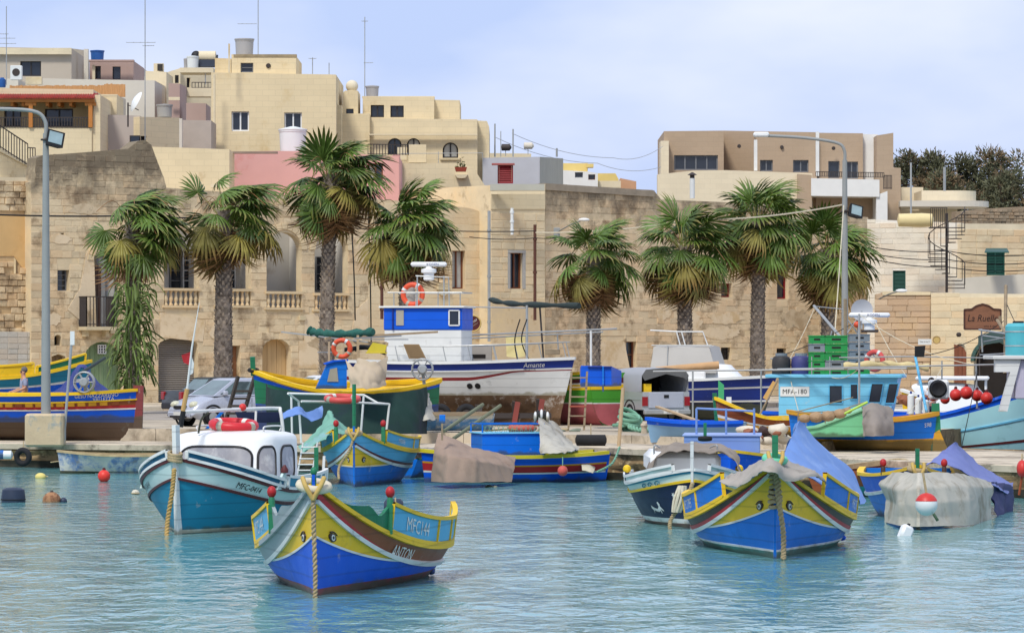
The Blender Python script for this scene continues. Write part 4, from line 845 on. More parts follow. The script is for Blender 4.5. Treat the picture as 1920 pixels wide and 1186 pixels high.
# --- restaurant with carved sign
LR=Fac(1640,44.0,1746,44.2);b9=Bld('restaurant_building','low stone restaurant with carved wooden sign and arched door at the right','restaurant',LR,zb=GB)
ola=[(1640,None),(1745,None),(1745,549),(1655,548),(1640,552)];S8=stone_mat('brown_limestone',(200,170,134),amp=.14,dth=.72,stain=(206,174,132));wall(b9,'core',ola,mat('brown_mortar',(178,150,114),.92),.03,6);ashlar(b9,[LR.q(*p,.03)for p in ola],[],S8,.03,.27,.55,.9,.05,gap=.012,jit=.06,seed=81,nmax=140)
LR2=Fac(1746,44.3,2010,44.9);olc=[(1745.5,None),(2010,None),(2010,552),(1745.5,549)];dr=archp(1826,640,1900,740,n=10);dr[0]=(1826,None);dr[1]=(1900,None);dl=archp(1789,644,1812,700,n=8);dl[0]=(1789,None);dl[1]=(1812,None)
S9=stone_mat('cream_limestone',(228,206,162),amp=.06,dth=.76);hs=wall(b9,'core',olc,mat('cream_mortar',(232,214,174),.92),.03,6,holes=[dr,dl],reveal=.5,fac=LR2);ashlar(b9,[LR2.q(*p,.03)for p in olc],hs,S9,.03,.28,.6,.95,.02,gap=.01,jit=.02,seed=91,nmax=150,fac=LR2)
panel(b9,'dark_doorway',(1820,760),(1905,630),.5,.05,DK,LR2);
arch_trim((1826,640,1900,740),.14,11,mat('green_arch_paint',(60,92,84),.7),b9,LR2,.04)
planks(b9,LR2,[(1789,720),(1812,720),(1812,662),(1806,652),(1800,648),(1789,645)],mat('red_brown_door',(128,74,48),.6,.15),3,.0)
cp2=[(1655,553),(1745,553),(1745,547),(1655,546)];MB().prism([LR.q(*p)for p in cp2],-.06,.3,f=b9.f()).obj('coping',CRM2,b9.root)
t=thing('restaurant_sign','carved brown wooden board sign with dark script lettering on the cream wall','sign',P(1842,617,45.4));sw,sh_=68/45,47/45
SGN=mat('carved_wood',(132,88,62),.65,.22,3,.5,12,stretch=(.5,1,3));DKW=mat('dark_carved',(74,44,34),.65,.15)
top=[(sw/2,sh_*.78),(sw*.3,sh_*.8),(sw*.17,sh_*.93),(0,sh_),(-sw*.17,sh_*.93),(-sw*.3,sh_*.8),(-sw/2,sh_*.78)]
MB().prism([(-sw/2,0),(sw/2,0)]+top,-.05,.05).obj('board',SGN,t);pts=[(-sw/2,0),(sw/2,0)]+top;mb=MB()
for a,c in zip(pts,pts[1:]+pts[:1]):mb.bar((a[0],-.06,a[1]),(c[0],-.06,c[1]),.06,.06)
mb.obj('border',DKW,t);DARKL=mat('burnt_letters',(44,26,22),.7)
lettering('La Ruelle',.40,lambda x,y,l:(x,-.055-l,.46+y),DARKL,t,shear=.25,bold=.012,wx=.85);lettering('wine & dine',.11,lambda x,y,l:(x+.32,-.055-l,.13+y),DARKL,t,shear=.2)
t=thing('wall_plaque','white rectangular street plaque on the brown restaurant stonework','sign',P(1734,646,44.6));MB().box(-.28,.28,-.02,.02,0,.24).obj('plate',WTANK,t);lettering('TRIQ IX-XATT',.07,lambda x,y,l:(x,-.021-l,.12+y),IRON,t)
t=thing('round_wall_sign','small round gilded sign on the cream restaurant wall','sign',P(1756,644,44.8));MB().lathe([(.16,-.02),(.16,.02)],(0,0,.16),18,'Y').obj('disc',mat('gilt',(206,176,106),.5,.15),t);MB().torus((0,-.02,.16),.15,.02,(0,1,0)).obj('rim',mat('tan_rim',(170,140,90),.6),t)
t=thing('wall_spotlight','small black wall spotlight below the carved sign','lamp',P(1797,627,45));MB().lathe([(.04,-.2),(.1,-.16),(.1,.02)],(0,-.05,0),10,'Y').obj('head',IRON,t);MB().bar((0,0,0),(0,.2,.03),.04).obj('bracket',IRON,t)
t=thing('cafe_awning','dark green cafe awning beside the restaurant door','awning',P(1876,665,46.5));cloth([[(-.75,1.2,.75),(0,1.2,.95),(.9,1.2,.95)],[(-.9,0,.35),(0,-.2,.5),(1.1,-.1,.45)]],16,8,.02).obj('canopy',mat('dark_green_canvas',(42,62,54),.8,.15),t,smooth=50);MB().bar((-.85,0,-.9),(-.85,0,.35),.05).obj('pole',IRON,t);MB().bar((1.0,-.05,-.9),(1.0,-.05,.42),.05).obj('pole',IRON,t)
# ---------------------------------------------------------------- fan palms in the wind, and the trees behind
FRD=mat('palm_frond',(88,114,42),.5,.4,2.5,spec=.4,rand=.4,tip=(142,120,62));FRY=mat('palm_frond_yellowing',(134,126,56),.6,.3,2.5,rand=.35,tip=(150,108,62));FRB=mat('dead_palm_frond',(150,114,74),.85,.3,2,rand=.25)
BARK=mat('palm_bark',(136,124,112),.95,.4,6,1.0,14,stain=(78,66,56),stain_th=.52,stain_scale=5);STUB=mat('leaf_base_stub',(172,158,140),.95,.3,6,.5,rand=.25,island=.25);STEMM=mat('palm_leaf_stem',(146,142,76),.6,.2,rand=.2)
FR_SETS={}
def frond_mesh(kind,i):
 """one fan leaf: stem along +X, pleated blade of pointed segments with drooping tips"""
 key=(kind,i)
 if key in FR_SETS:return FR_SETS[key]
 r=random.Random(i*7+hash(kind)%97 if False else i*7+len(kind));m=MB()
 n=26;Lb=1.0;sp=math.radians({'g':128,'y':115,'d':70}[kind]);hang={'g':.30,'y':.5,'d':.85}[kind]
 for k in range(n):
  a=-sp+2*sp*k/(n-1);l=Lb*(1-.38*(abs(a)/sp)**2)*r.uniform(.88,1.08);w=l*sp/n*.95
  fold=.05*(1 if k%2 else-1);dr=hang*r.uniform(.7,1.4);side=Vector((-math.sin(a),math.cos(a),0));d=Vector((math.cos(a),math.sin(a),0))
  pts=[]
  for t,wf in((0,.1),(.35,1.0),(.62,1.2),(.82,.75),(1.0,0)):
   z=-dr*l*t**2.6-.22*abs(math.sin(a))*t*l*.5+fold*t*(1-t)*2;c=d*(l*t*(1-.25*dr*t*t))+Vector((.0,0,z));c+=side*r.uniform(-.02,.02)*t
   pts.append((c-side*w*wf*.5,c+side*w*wf*.5))
  o=len(m.v);vs=[]
  for a_,c_ in pts[:-1]:vs+=[a_,(a_+c_)/2+Vector((0,0,w*.22)),c_]
  vs.append(pts[-1][0]);fs=[]
  for q in range(3):fs+=[(q*3,q*3+1,q*3+4,q*3+3),(q*3+1,q*3+2,q*3+5,q*3+4)]
  fs+=[(9,10,12),(10,11,12)];m.add(vs,fs)
 FR_SETS[key]=m.mesh('frond',{'g':FRD,'y':FRY,'d':FRB}[kind],fix=False);return FR_SETS[key]
STM={}
def stem_mesh():
 if not STM:STM['m']=MB().tube([(-1,0,0),(-.6,0,.05),(-.25,0,.06),(.06,0,0)],[.03,.022,.018,.012],5).mesh('frond_stem',STEMM)
 return STM['m']
def palm(px,base_s,crown_y,crown_r,label,seed,tw=.27,lean=0.0,wind=.35,nf=34,ndead=16,sparse=1.0):
 """px of trunk, scale, crown centre px-y, crown radius px"""
 r=random.Random(seed);s=base_s;base=P(px,HY+(CH-G)*s,s);base.z=G;H=(HY-crown_y)/s+CH-G;R=crown_r/s
 t=thing('fan_palm',label,'palm tree',base,0,'fan palms along the waterfront')
 ax=[Vector((lean*H*(k/8)**2,.05*math.sin(k+seed),H*k/8))for k in range(9)]
 MB().tube(curve(ax,26),[tw*(1.28 if i==0 else 1.06-.2*i/25)*r.uniform(.93,1.07)for i in range(26)],14).obj('trunk',BARK,t,smooth=60)
 st=MB();nring=int(H/.13)
 for k in range(nring):
  z=k/nring
  for j in range(9):
   a=k*2.4+j*2*math.pi/9;c=cat1(ax,z);rad=tw*(1.02-.2*z);d=Vector((math.cos(a),math.sin(a),0));tn=Vector((-d.y,d.x,0));c=c+d*rad*.97;l=r.uniform(.09,.17);w=r.uniform(.04,.075);o_=r.uniform(.025,.09)*(1.6 if z>.82 else 1)
   st.add([c-tn*w,c+tn*w,c+tn*w*.55+d*o_+Vector((0,0,l)),c-tn*w*.55+d*o_+Vector((0,0,l)),c+d*o_*.3+Vector((0,0,l*.9))],[(0,1,2,3),(0,3,4),(1,4,2),(3,2,4)])
 st.obj('leaf_base',STUB,t,kind='stuff',fix=False)
 top=ax[-1];W_=Vector((1,.1,0))
 ga=math.pi*(3-math.sqrt(5))
 ndead=int(ndead*1.7)
 for i in range(nf+ndead):
  dead=i>=nf;f=i/max(1,nf-1)
  if not dead:el=math.radians(84-116*f**.85+r.uniform(-8,8));kind='g' if f<.7 or r.random()<.4 else 'y'
  else:el=math.radians(r.uniform(-84,-58));kind='d' if r.random()<.75 else 'y'
  az=i*ga+seed+r.uniform(-.25,.25);d=Vector((math.cos(az)*math.cos(el),math.sin(az)*math.cos(el),math.sin(el)))
  d=(d+W_*wind*(.9 if not dead else .35)*(1-.25*f)+Vector((0,0,-.04))).normalized()
  ls=(R*.5*r.uniform(.65,1.2))if not dead else R*.26*r.uniform(.7,1.2);lb=(R*.62*r.uniform(.7,1.12))if not dead else R*.62*r.uniform(.6,1.2)
  st_=top+Vector((math.cos(az)*tw*.5,math.sin(az)*tw*.5,-.05-(.75*f*R*.3 if not dead else .1+r.uniform(0,.35)*R)))
  hinge=st_+d*ls
  bd=(d+Vector((0,0,-.38-.25*f))+W_*wind*.9).normalized()if not dead else(d*.4+Vector((.12*wind,0,-1))).normalized()
  up=Vector((0,0,1))-bd*bd.z+Vector((r.uniform(-.5,.5),r.uniform(-.5,.5),r.uniform(0,.2)));y=up.cross(bd)
  if y.length<1e-3:y=Vector((0,1,0))
  y.normalize();z=bd.cross(y)
  o=bpy.data.objects.new('dead_frond' if dead else 'frond',frond_mesh(kind,r.randrange(4)));COL.objects.link(o);o.parent=t
  wd=r.uniform(.72,.98);o.matrix_local=Matrix(((bd.x*lb,y.x*lb*wd,z.x*lb,hinge.x),(bd.y*lb,y.y*lb*wd,z.y*lb,hinge.y),(bd.z*lb,y.z*lb*wd,z.z*lb,hinge.z),(0,0,0,1)))
  if not dead:
   y2=Vector((-d.y,d.x,0));y2=y2.normalized()if y2.length>1e-3 else Vector((0,1,0));z2=d.cross(y2)
   q=bpy.data.objects.new('frond_stem',stem_mesh());COL.objects.link(q);q.parent=t
   q.matrix_local=Matrix(((d.x*ls,y2.x,z2.x,hinge.x),(d.y*ls,y2.y,z2.y,hinge.y),(d.z*ls,y2.z,z2.z,hinge.z),(0,0,0,1)))
 for k in range(10):
  a=r.uniform(0,6.28);l=R*r.uniform(.5,.9);e=r.uniform(-.2,.7);p0=top+Vector((0,0,-.1));p2=p0+Vector((math.cos(a)*l,math.sin(a)*l,e*l))+W_*.3
  MB().tube(curve([p0,p0.lerp(p2,.5)+Vector((0,0,.25*l)),p2+Vector((0,0,-.2*l))],10),[.012]*10,4).obj('flower_stalk',FRB,t)
 return t
palm(248,51,418,116,'windblown fan palm with its trunk wrapped in climbing cactus',3,.26,wind=.8,nf=34,ndead=3)
palm(418,50.5,395,112,'fan palm with thick trunk before the loggia arches',5,.33,lean=.012,wind=.75,nf=30,ndead=18)
palm(612,50,330,112,'tallest fan palm rising before the pink house',8,.28,lean=.02,wind=.4,nf=36,ndead=20)
palm(762,50,418,112,'fan palm behind the radar of the white fishing boat',13,.3,lean=.006,wind=.3,nf=34,ndead=16)
palm(1112,48,478,100,'fan palm with airy crown beside the ladder boat',21,.29,lean=.008,wind=.22,nf=30,ndead=14)
palm(1284,47.5,462,108,'fan palm directly above the canvas cabin cruiser',34,.3,wind=.2,nf=36,ndead=18)
palm(1420,47,412,108,'tall fan palm between the cruiser and the right lamp post',55,.29,lean=.012,wind=.2,nf=36,ndead=20)
palm(1552,46.5,470,98,'fan palm half hidden by the right lamp post',89,.29,lean=.006,wind=.25,nf=34,ndead=16)
CAC=mat('climbing_cactus_stem',(92,112,48),.6,.3,1.5,rand=.3);base=P(250,HY+(CH-G)*51.5,51.5);base.z=G
t=thing('climbing_cactus','climbing cactus with long drooping strap stems cloaking the palm trunk','plant',base);cms=[]
for i in range(6):
 r=random.Random(i);m=MB();pts=curve([(0,0,0),(.25,0,.12),(.5,.02,-.02*i),(.72,.04*(i-3),-.45)],9);rows=[]
 for k,p in enumerate(pts):
  w=.045*(1 if 0<k<8 else .35);rows.append([p+Vector((0,-w,0)),p+Vector((0,0,w*.9)),p+Vector((0,w,0)),p+Vector((0,0,-w*.6))])
 m.grid(rows,closed_u=True);cms.append(m.mesh('strap_stem',CAC,40))
r=random.Random(4)
for i in range(290):
 z=r.uniform(1.0,4.7);a=r.uniform(0,6.28);lim=.34+.30*math.sin((z-.8)*1.1)**2;o=bpy.data.objects.new('strap_stem',cms[i%6]);COL.objects.link(o);o.parent=t
 rr=r.uniform(.22,lim);o.location=(rr*math.cos(a),rr*math.sin(a)-.05,z);sc=r.uniform(.5,1.0);o.scale=(sc,sc*r.uniform(.7,1.1),sc*1.1);o.rotation_euler=(r.uniform(-.5,.5),r.uniform(-.3,.75),a+r.uniform(-.9,.9))
for i in range(8):
 a=i*.8;MB().tube(curve([(.25*math.cos(a+k*.4),.25*math.sin(a+k*.4),5.8*k/5)for k in range(6)],18),.03,5).obj('vine_stem',CAC,t)
PINE=mat('pine_needles',(98,100,74),.8,.3,.5,island=.45);PINEB=mat('pine_needles_brown',(132,114,86),.85,.3,.5,island=.4);PTR=mat('pine_trunk',(92,80,68),.9,.3,3)
def pine(px,top,s,rx,label,seed,base_y=420):
 r=random.Random(seed);base=P(px,HY-(9.0-CH)*s,s);base.z=5.0;Ht=(HY-top)/s+CH-5.0
 t=thing('pine_tree',label,'tree',base,0,'dark pines beyond the villa');MB().tube(curve([(0,0,0),(.2,0,Ht*.5),(-.2,.1,Ht*.92)],10),[.3-.022*k for k in range(10)],8).obj('trunk',PTR,t,smooth=50)
 for k in range(7):
  a=r.uniform(0,6.28);z=Ht*r.uniform(.4,.8);l=rx/s*r.uniform(.6,.95);MB().tube(curve([(0,0,z),(l*.5*math.cos(a),l*.5*math.sin(a),z+.6),(l*math.cos(a),l*math.sin(a),z+r.uniform(.8,1.8))],7),[.1-.011*j for j in range(7)],5).obj('limb',PTR,t)
 m=MB();mbn=MB()
 for c in range(46):
  a=r.uniform(0,6.28);q=r.random()**.5;z=Ht*r.uniform(.42,.97);wz=math.sin(min(1,max(.12,(1.04-z/Ht)*1.9))*1.57);cx_,cy_=q*rx/s*wz*math.cos(a),q*rx/s*wz*math.sin(a);cr=r.uniform(.45,1.05)
  tgt=m if r.random()<.72 else mbn
  for j in range(135):
   d=Vector((r.gauss(0,1),r.gauss(0,1),r.gauss(0,.7))).normalized();p=Vector((cx_,cy_,z))+d*cr*r.uniform(.5,1.0);v=(d+Vector((r.uniform(-.7,.7),r.uniform(-.7,.7),r.uniform(0,.9)))).normalized()*r.uniform(.16,.32);w=v.cross(Vector((r.random()-.5,r.random()-.5,r.random()-.5))).normalized()*.06
   tgt.add([p-w,p+w,p+v+w*.3,p+v-w*.3],[(0,1,2,3)])
 m.obj('crown',PINE,t,fix=False);mbn.obj('dry_foliage',PINEB,t,fix=False)
for i,(px,top,rx,lab)in enumerate(((1700,283,62,'tall pine with a dark broken crown right beside the brown villa'),(1752,290,58,'pine with thin brownish crown behind the curved roof house'),(1803,286,66,'broad pine with bright gaps behind the curved roof house'),(1858,280,62,'highest pine above the rubble garden wall'),(1905,292,60,'dense pine cut by the right picture edge'),(1775,325,70,'lower bushy pine in front of the taller ones'),(1880,325,75,'lower dense pine above the rubble wall'),(1970,300,70,'pine just outside the right picture edge'))):
 pine(px,top,27 if i<5 else 28,rx,lab,100+i)
 # ---------------------------------------------------------------- wooden boats: hull builder
def paint(name,rgb,wear=(196,190,176),th=.69,rough=.42,var=.09):
 return mat('paint_'+name,rgb,rough+.06,var,1.4,.12,22,stain=wear,stain_th=th,stain_scale=2.2,stain2=tuple(c*.55+20 for c in rgb),stain2_th=.68,stain2_scale=1.0,spec=.32,weed=(74,78,58)if name not in('white','yellow')else(150,140,108))
BLUE=paint('bright_blue',(0,90,214));AZURE=paint('azure',(10,116,212));YELL=paint('yellow',(240,196,34));WHITE=paint('white',(228,228,222),(170,160,140));GREEN=paint('green',(38,120,84));RED=paint('red',(176,40,44));BROWN=paint('brown',(140,74,36));GREYP=paint('grey',(150,162,162));TEAL=paint('teal',(26,128,158));TEALD=paint('deep_teal',(22,92,124));NAVY=paint('navy',(20,32,66),th=.8);MARO=paint('maroon',(92,40,40));BOOT=paint('oxide_red',(132,62,62),th=.68);BLACKP=paint('black',(34,33,34));SKYB=paint('sky_blue',(92,178,218));PALEB=paint('pale_blue',(120,196,226));LAV=paint('lavender',(122,150,206));LIME=paint('lime',(74,156,48));MINT=paint('mint',(124,204,150));DKBR=paint('dark_brown',(66,48,38));ICE=paint('ice_green',(196,218,212));OCHRE=paint('ochre',(206,150,40));NAVB=paint('royal_blue',(24,50,132));CREAMP=paint('cream',(232,220,186))
ROPE=mat('old_rope',(176,156,118),.9,.25,9,.6,40);GROPE=mat('green_rope',(120,168,140),.9,.2,9,.5,40);WHROPE=mat('pale_rope',(214,204,178),.9,.15,9,.5,40)
TARPG=mat('grey_canvas',(168,160,148),.88,.1,1.4,.25,30,stain=(136,128,116),stain_th=.6,stain_scale=1.2);TARPB=mat('blue_tarpaulin',(108,144,204),.6,.08,1.2,.2,30,stain=(140,168,214),stain_th=.6,stain_scale=1.4);TARPW=mat('white_canvas',(186,181,166),.85,.14,1.2,.25,30,stain=(140,130,110),stain_th=.56,stain_scale=1.3);TARPT=mat('brown_canvas',(156,134,116),.9,.1,1.2,.3,40,stain=(130,110,94),stain_th=.6,stain_scale=1.2);TARPV=mat('violet_tarpaulin',(112,122,178),.65,.1,1.2,.2,30,stain=(92,96,150),stain_th=.62);TARPGR=mat('green_tarpaulin',(120,176,152),.7,.12,1.4,.2,30,stain=(150,180,200),stain_th=.6)
NETG=mat('dark_green_shade_net',(20,52,46),.85,.25,1.5,.4,60,stain=(30,40,60),stain_th=.6)
BUOYR=mat('red_float',(206,52,44),.45,.1,2);BUOYO=mat('orange_plastic',(222,84,48),.5,.1,2);STEEL=mat('grey_steel_tube',(170,172,170),.4,.12,3,metal=.3);WSTEEL=mat('white_tube',(222,222,216),.45,.1,3,stain=(150,120,90),stain_th=.7,stain_scale=4);RUBBER=mat('black_rubber',(30,30,32),.8,.2,3,.3);OLDWOOD=mat('old_timber',(150,132,106),.85,.25,3,.5,12,stretch=(.4,3,3))
def W_(v):return(lambda t:v)if not callable(v)else v
class Hull:
 def __init__(s,L,B,zb,zm,zs,draft=.4,tm=.5,st=.0,pb=2.1,qb=.85,ps=2.2,qs=.85,em=.40,eb=1.15,es=None,rake=.12,srake=.05,sb=2.0,ss=2.0,NT=30):
  s.__dict__.update(L=L,B=B,zb=zb,zm=zm,zs=zs,draft=draft,tm=tm,st=st,pb=pb,qb=qb,ps=ps,qs=qs,em=em,eb=eb,es=es if es is not None else(eb if st==0 else .5),rake=rake,srake=srake,sb=sb,ss=ss,NT=NT)
 def sheer(s,t):
  if t>s.tm:return s.zm+(s.zb-s.zm)*((t-s.tm)/(1-s.tm))**s.sb
  return s.zm+(s.zs-s.zm)*((s.tm-t)/s.tm)**s.ss
 def half(s,t):
  if t>=s.tm:f=max(0,1-((t-s.tm)/(1-s.tm))**s.pb)**s.qb
  else:f=s.st+(1-s.st)*max(0,1-((s.tm-t)/s.tm)**s.ps)**s.qs
  return .035+(s.B/2-.035)*f
 def ex(s,t):
  if t>=s.tm:k=((t-s.tm)/(1-s.tm))**1.6;return s.em+(s.eb-s.em)*k
  k=((s.tm-t)/s.tm)**1.6;return s.em+(s.es-s.em)*k
 def z(s,t,w):return s.sheer(t)*w
 def raw(s,t,w,side):
  zs=s.sheer(t);z=zs*w;v=max(0.0,(z+s.draft)/(zs+s.draft));y=s.half(t)*(v**s.ex(t)if v<1 else 1+(v-1)*.15)
  x=-s.L/2+s.L*t+s.rake*v*max(0,(t-.75)/.25)**2-s.srake*v*max(0,(.2-t)/.2)**2
  return Vector((x,side*y,z))
 def nrm(s,t,w,side):
  a,c=s.raw(max(0,t-.015),w,side),s.raw(min(1,t+.015),w,side);d,e=s.raw(t,w-.03,side),s.raw(t,w+.03,side)
  n=(c-a).cross(e-d)
  if side<0:n=-n
  if n.y*side<-1e-6:n=-n
  return n.normalized()if n.length>1e-9 else Vector((0,side,0))
 def pt(s,t,w,side,off=0.0):
  p=s.raw(t,w,side);return p+s.nrm(t,w,side)*off if off else p
 def ts(s,t0=0,t1=1):return[t0+(t1-t0)*(1-(1-i/s.NT)**1.25)for i in range(s.NT+1)]
 def ring(s,t0,t1):T=s.ts(t0,t1);return[(t,1)for t in T]+[(t,-1)for t in reversed(T)]
 def band(s,name,w0,w1,m,parent,off=0.0,t0=0.0,t1=1.0,nv=4,one=None):
  w0,w1=W_(w0),W_(w1);R_=s.ring(t0,t1)if one is None else[(t,one)for t in s.ts(t0,t1)]
  if off:rows=[[s.pt(t,w0(t),sd,o_)if k==0 else s.pt(t,w1(t),sd,o_)for t,sd in R_]for k,o_ in((0,-.01),(0,off),(1,off),(1,-.01))]
  else:rows=[[s.pt(t,w0(t)+(w1(t)-w0(t))*k/nv,sd)for t,sd in R_]for k in range(nv+1)]
  mb=MB();mb.grid(rows,closed_u=(s.st==0 and t0==0 and one is None));return mb.obj(name,m,parent,smooth=38,fix=False)
 def loop(s,name,sec,m,parent,w=1.0,t0=0.0,t1=1.0,one=None):
  """moulding of section [(out, up)] run along the sheer"""
  w=W_(w);R_=s.ring(t0,t1)if one is None else[(t,one)for t in s.ts(t0,t1)];rows=[]
  for o_,u in sec+sec[:1]:
   row=[]
   for t,sd in R_:
    p=s.raw(t,w(t),sd);a,c=s.raw(max(0,t-.02),1,sd),s.raw(min(1,t+.02),1,sd);T=(c-a);n=Vector((-T.y,T.x,0))*sd
    n=n.normalized()if n.length>1e-9 else Vector((0,sd,0));row.append(p+n*o_+Vector((0,0,u)))
   rows.append(row)
  mb=MB();mb.grid(rows,closed_u=(s.st==0 and t0==0 and t1==1 and one is None));return mb.obj(name,m,parent,smooth=38,fix=True)
 def transom(s,name,m,parent,top=0.0,w0=-1.2,w1=1.0,x=0.0):
  n=8;L_=[s.raw(0,w0+(w1-w0)*k/n,1)for k in range(n+1)];R_=[s.raw(0,w0+(w1-w0)*k/n,-1)for k in range(n+1)]
  c=[Vector((L_[-1].x-.05,0,L_[-1].z+top))]if top else[]
  mb=MB();lp=L_+c+R_[::-1];k=len(lp);mb.add([p+Vector((x,0,0))for p in lp]+[p+Vector((x-.06,0,0))for p in lp],[tuple(range(k)),tuple(range(2*k-1,k-1,-1))]+[(i,k+i,k+(i+1)%k,(i+1)%k)for i in range(k)]);return mb.obj(name,m,parent)
 def deck(s,name,w,m,parent,t0=.03,t1=.97,inset=.03):
  w=W_(w);rows=[]
  for k in range(7):rows.append([Vector((p.x,p.y*(1-k/3)*(1-inset),p.z+.02*(1-(1-k/3)**2)))for p in(s.raw(t,w(t),1)for t in s.ts(t0,t1))])
  return MB().grid(rows).obj(name,m,parent,fix=False)
 def stem(s,name,m,parent,ext=.2,wd=.09,dp=.1,wtop=None):
  pts=[s.raw(1,-s.draft/s.zb*.9+(1+s.draft/s.zb*.9)*k/8,1)for k in range(9)];pts=[Vector((p.x,0,p.z))for p in pts];d=(pts[-1]-pts[-2]).normalized();pts.append(pts[-1]+d*ext)
  rows=[[p+Vector((-dp*.6,-wd/2,0)),p+Vector((dp*.5,-wd*.32,0)),p+Vector((dp*.5,wd*.32,0)),p+Vector((-dp*.6,wd/2,0))]for p in pts]
  mb=MB();mb.grid(rows,closed_u=True);n=len(mb.v);mb.f.append((n-4,n-3,n-2,n-1));mb.obj(name,m,parent);return pts[-1]
 def map(s,side,tc,wc,flip=False):
  a,c=s.raw(tc-.03,wc,side),s.raw(min(1,tc+.03),wc,side);k=(min(1,tc+.03)-tc+.03)/(c-a).length;sg=-1 if side>0 else 1
  return lambda x,y,l:s.pt(min(1,tc+sg*x*k),wc+y/s.sheer(tc),side,l)
 def eye(s,parent,side,tc,wc,r=.1):
  f=s.map(side,tc,wc)
  def blob(name,pts,m,l,par):mb=MB();n=len(pts);mb.add([f(x,y,l)for x,y in pts]+[f(x*1.05,y*1.05,.0)for x,y in pts],[tuple(range(n))]+[(i,(i+1)%n,n+(i+1)%n,n+i)for i in range(n)]);return mb.obj(name,m,par)
  C=lambda rx,ry,n=14:[(rx*math.cos(6.2832*i/n),ry*math.sin(6.2832*i/n))for i in range(n)]
  e=blob('eye',[(x*(1+.35*abs(x/r)**3),y)for x,y in C(r,r*.72)],DKBR,.018,parent);blob('eye_white',C(r*.62,r*.5),WHITE,.026,e);blob('pupil',C(r*.25,r*.27),BLACKP,.032,e)
  mb=MB();mb.tube([f(-r*1.3+2.6*r*k/8,r*(.62+.3*math.sin(math.pi*k/8)),.02)for k in range(9)],r*.13,5);mb.obj('eyebrow',DKBR,e)
 def boards(s,parent,side,t0,t1,h,splits,mp,mf,text=None,mtext=None,tsize=.2,base=.05,lean=.12,mats=None,posts=None,thick=.03,tpos=-1):
  """weather boards above the gunwale: one framed panel per split"""
  h=W_(h);mp_=mats or{}
  def q(t,f,o_=0):p=s.raw(t,1,side);n=s.nrm(t,.9,side);n.z=0;n.normalize();return p+n*(.02+lean*f*h(t)+o_)+Vector((0,0,base+h(t)*f))
  cuts=[t1]+list(splits)+[t0];out_=[]
  for i,(a,c)in enumerate(zip(cuts,cuts[1:])):
   T=[a+(c-a)*k/6 for k in range(7)];mb=MB();mb.grid([[q(t,f,o_)for t in T]for f,o_ in((.08,0),(.92,0),(.92,-thick),(.08,-thick),(.08,0))]);pn=mb.obj('weather_board',mp_.get(i,mp),parent,fix=True);out_.append(pn)
   if text and i==(tpos if tpos>=0 else 0):
    tc=(a+c)/2;k=abs(c-a)/((q(a,.5)-q(c,.5)).length+1e-6);sg=-1 if side>0 else 1;hh=h(tc)
    lettering(text,tsize,lambda x,y,l:q(tc+sg*x*k,.5+y/hh,l),mtext or WHITE,pn,thick=.008,bold=.006)
  fr=MB();T=[t1+(t0-t1)*k/24 for k in range(25)];fw=.055
  for f in(0.0,1.0):fr.grid([[q(t,f,o_)+Vector((0,0,z))for t in T]for o_,z in((.025,-fw/2),(.025,fw/2),(-.055,fw/2),(-.055,-fw/2),(.025,-fw/2))])
  for tt in cuts:fr.bar(q(tt,0,-.012),q(tt,1,-.012),fw*1.2,.085)
  fr.obj('board_frame',mf,parent,fix=True);return q,out_
def boat(name,label,hull,px,py,s,heading,group='moored wooden fishing boats',cat='boat',anchor='stem',z=0.0):
 """root placed so that the stem foot (or the hull centre) stands at the photo point; heading in degrees"""
 tgt=P(px,py,s);tgt.z=z;a=math.radians(heading);st=hull.raw(1,0,1)if anchor=='stem' else Vector((0,0,0))if anchor=='mid' else hull.raw(0,0,1);st.y=0
 loc=tgt-Matrix.Rotation(a,3,'Z')@st;t=thing(name,label,cat,loc,a,group);t['_h']=0;del t['_h'];return t
def lifebuoy(name_label,c,R,r,axis,m=None,parent=None,rot=0):
 t=thing('lifebuoy',name_label,'lifebuoy',c,0,'lifebuoys on the boats');MB().torus((0,0,0),R,r,axis,28,10).obj('ring',m or BUOYO,t,smooth=60);q=Vector(axis).normalized().to_track_quat('Z','Y')
 for k in range(4):
  mb=MB();a0=k*math.pi/2+.4+rot;mb.tube([q@Vector((R*math.cos(a0+j*.09),R*math.sin(a0+j*.09),0))for j in range(4)],r*1.04,10);mb.obj('band',WHITE,t,smooth=60)
 return t
def finial(parent,p,m=RED,h=.16,r=.07,post=GREEN):
 mb=MB().lathe([(r*.75,-.12),(r*.7,h*.6),(r*.45,h)],p,10);f=mb.obj('post',post,parent,smooth=40);MB().ball((p[0],p[1],p[2]+h+r*.9),r,12,sz=1.25).obj('finial',m,f,smooth=60)
def rope(label,pts,m=ROPE,r=.028,turns=9,name='mooring_rope'):
 p0=Vector(pts[0]);t=thing(name,label,'rope',p0,0,'mooring ropes');rope_mesh([Vector(p)-p0 for p in pts],r,turns).obj('strands',m,t,smooth=60);return t
def world_of(root,p):return root.matrix_basis@Vector(p)
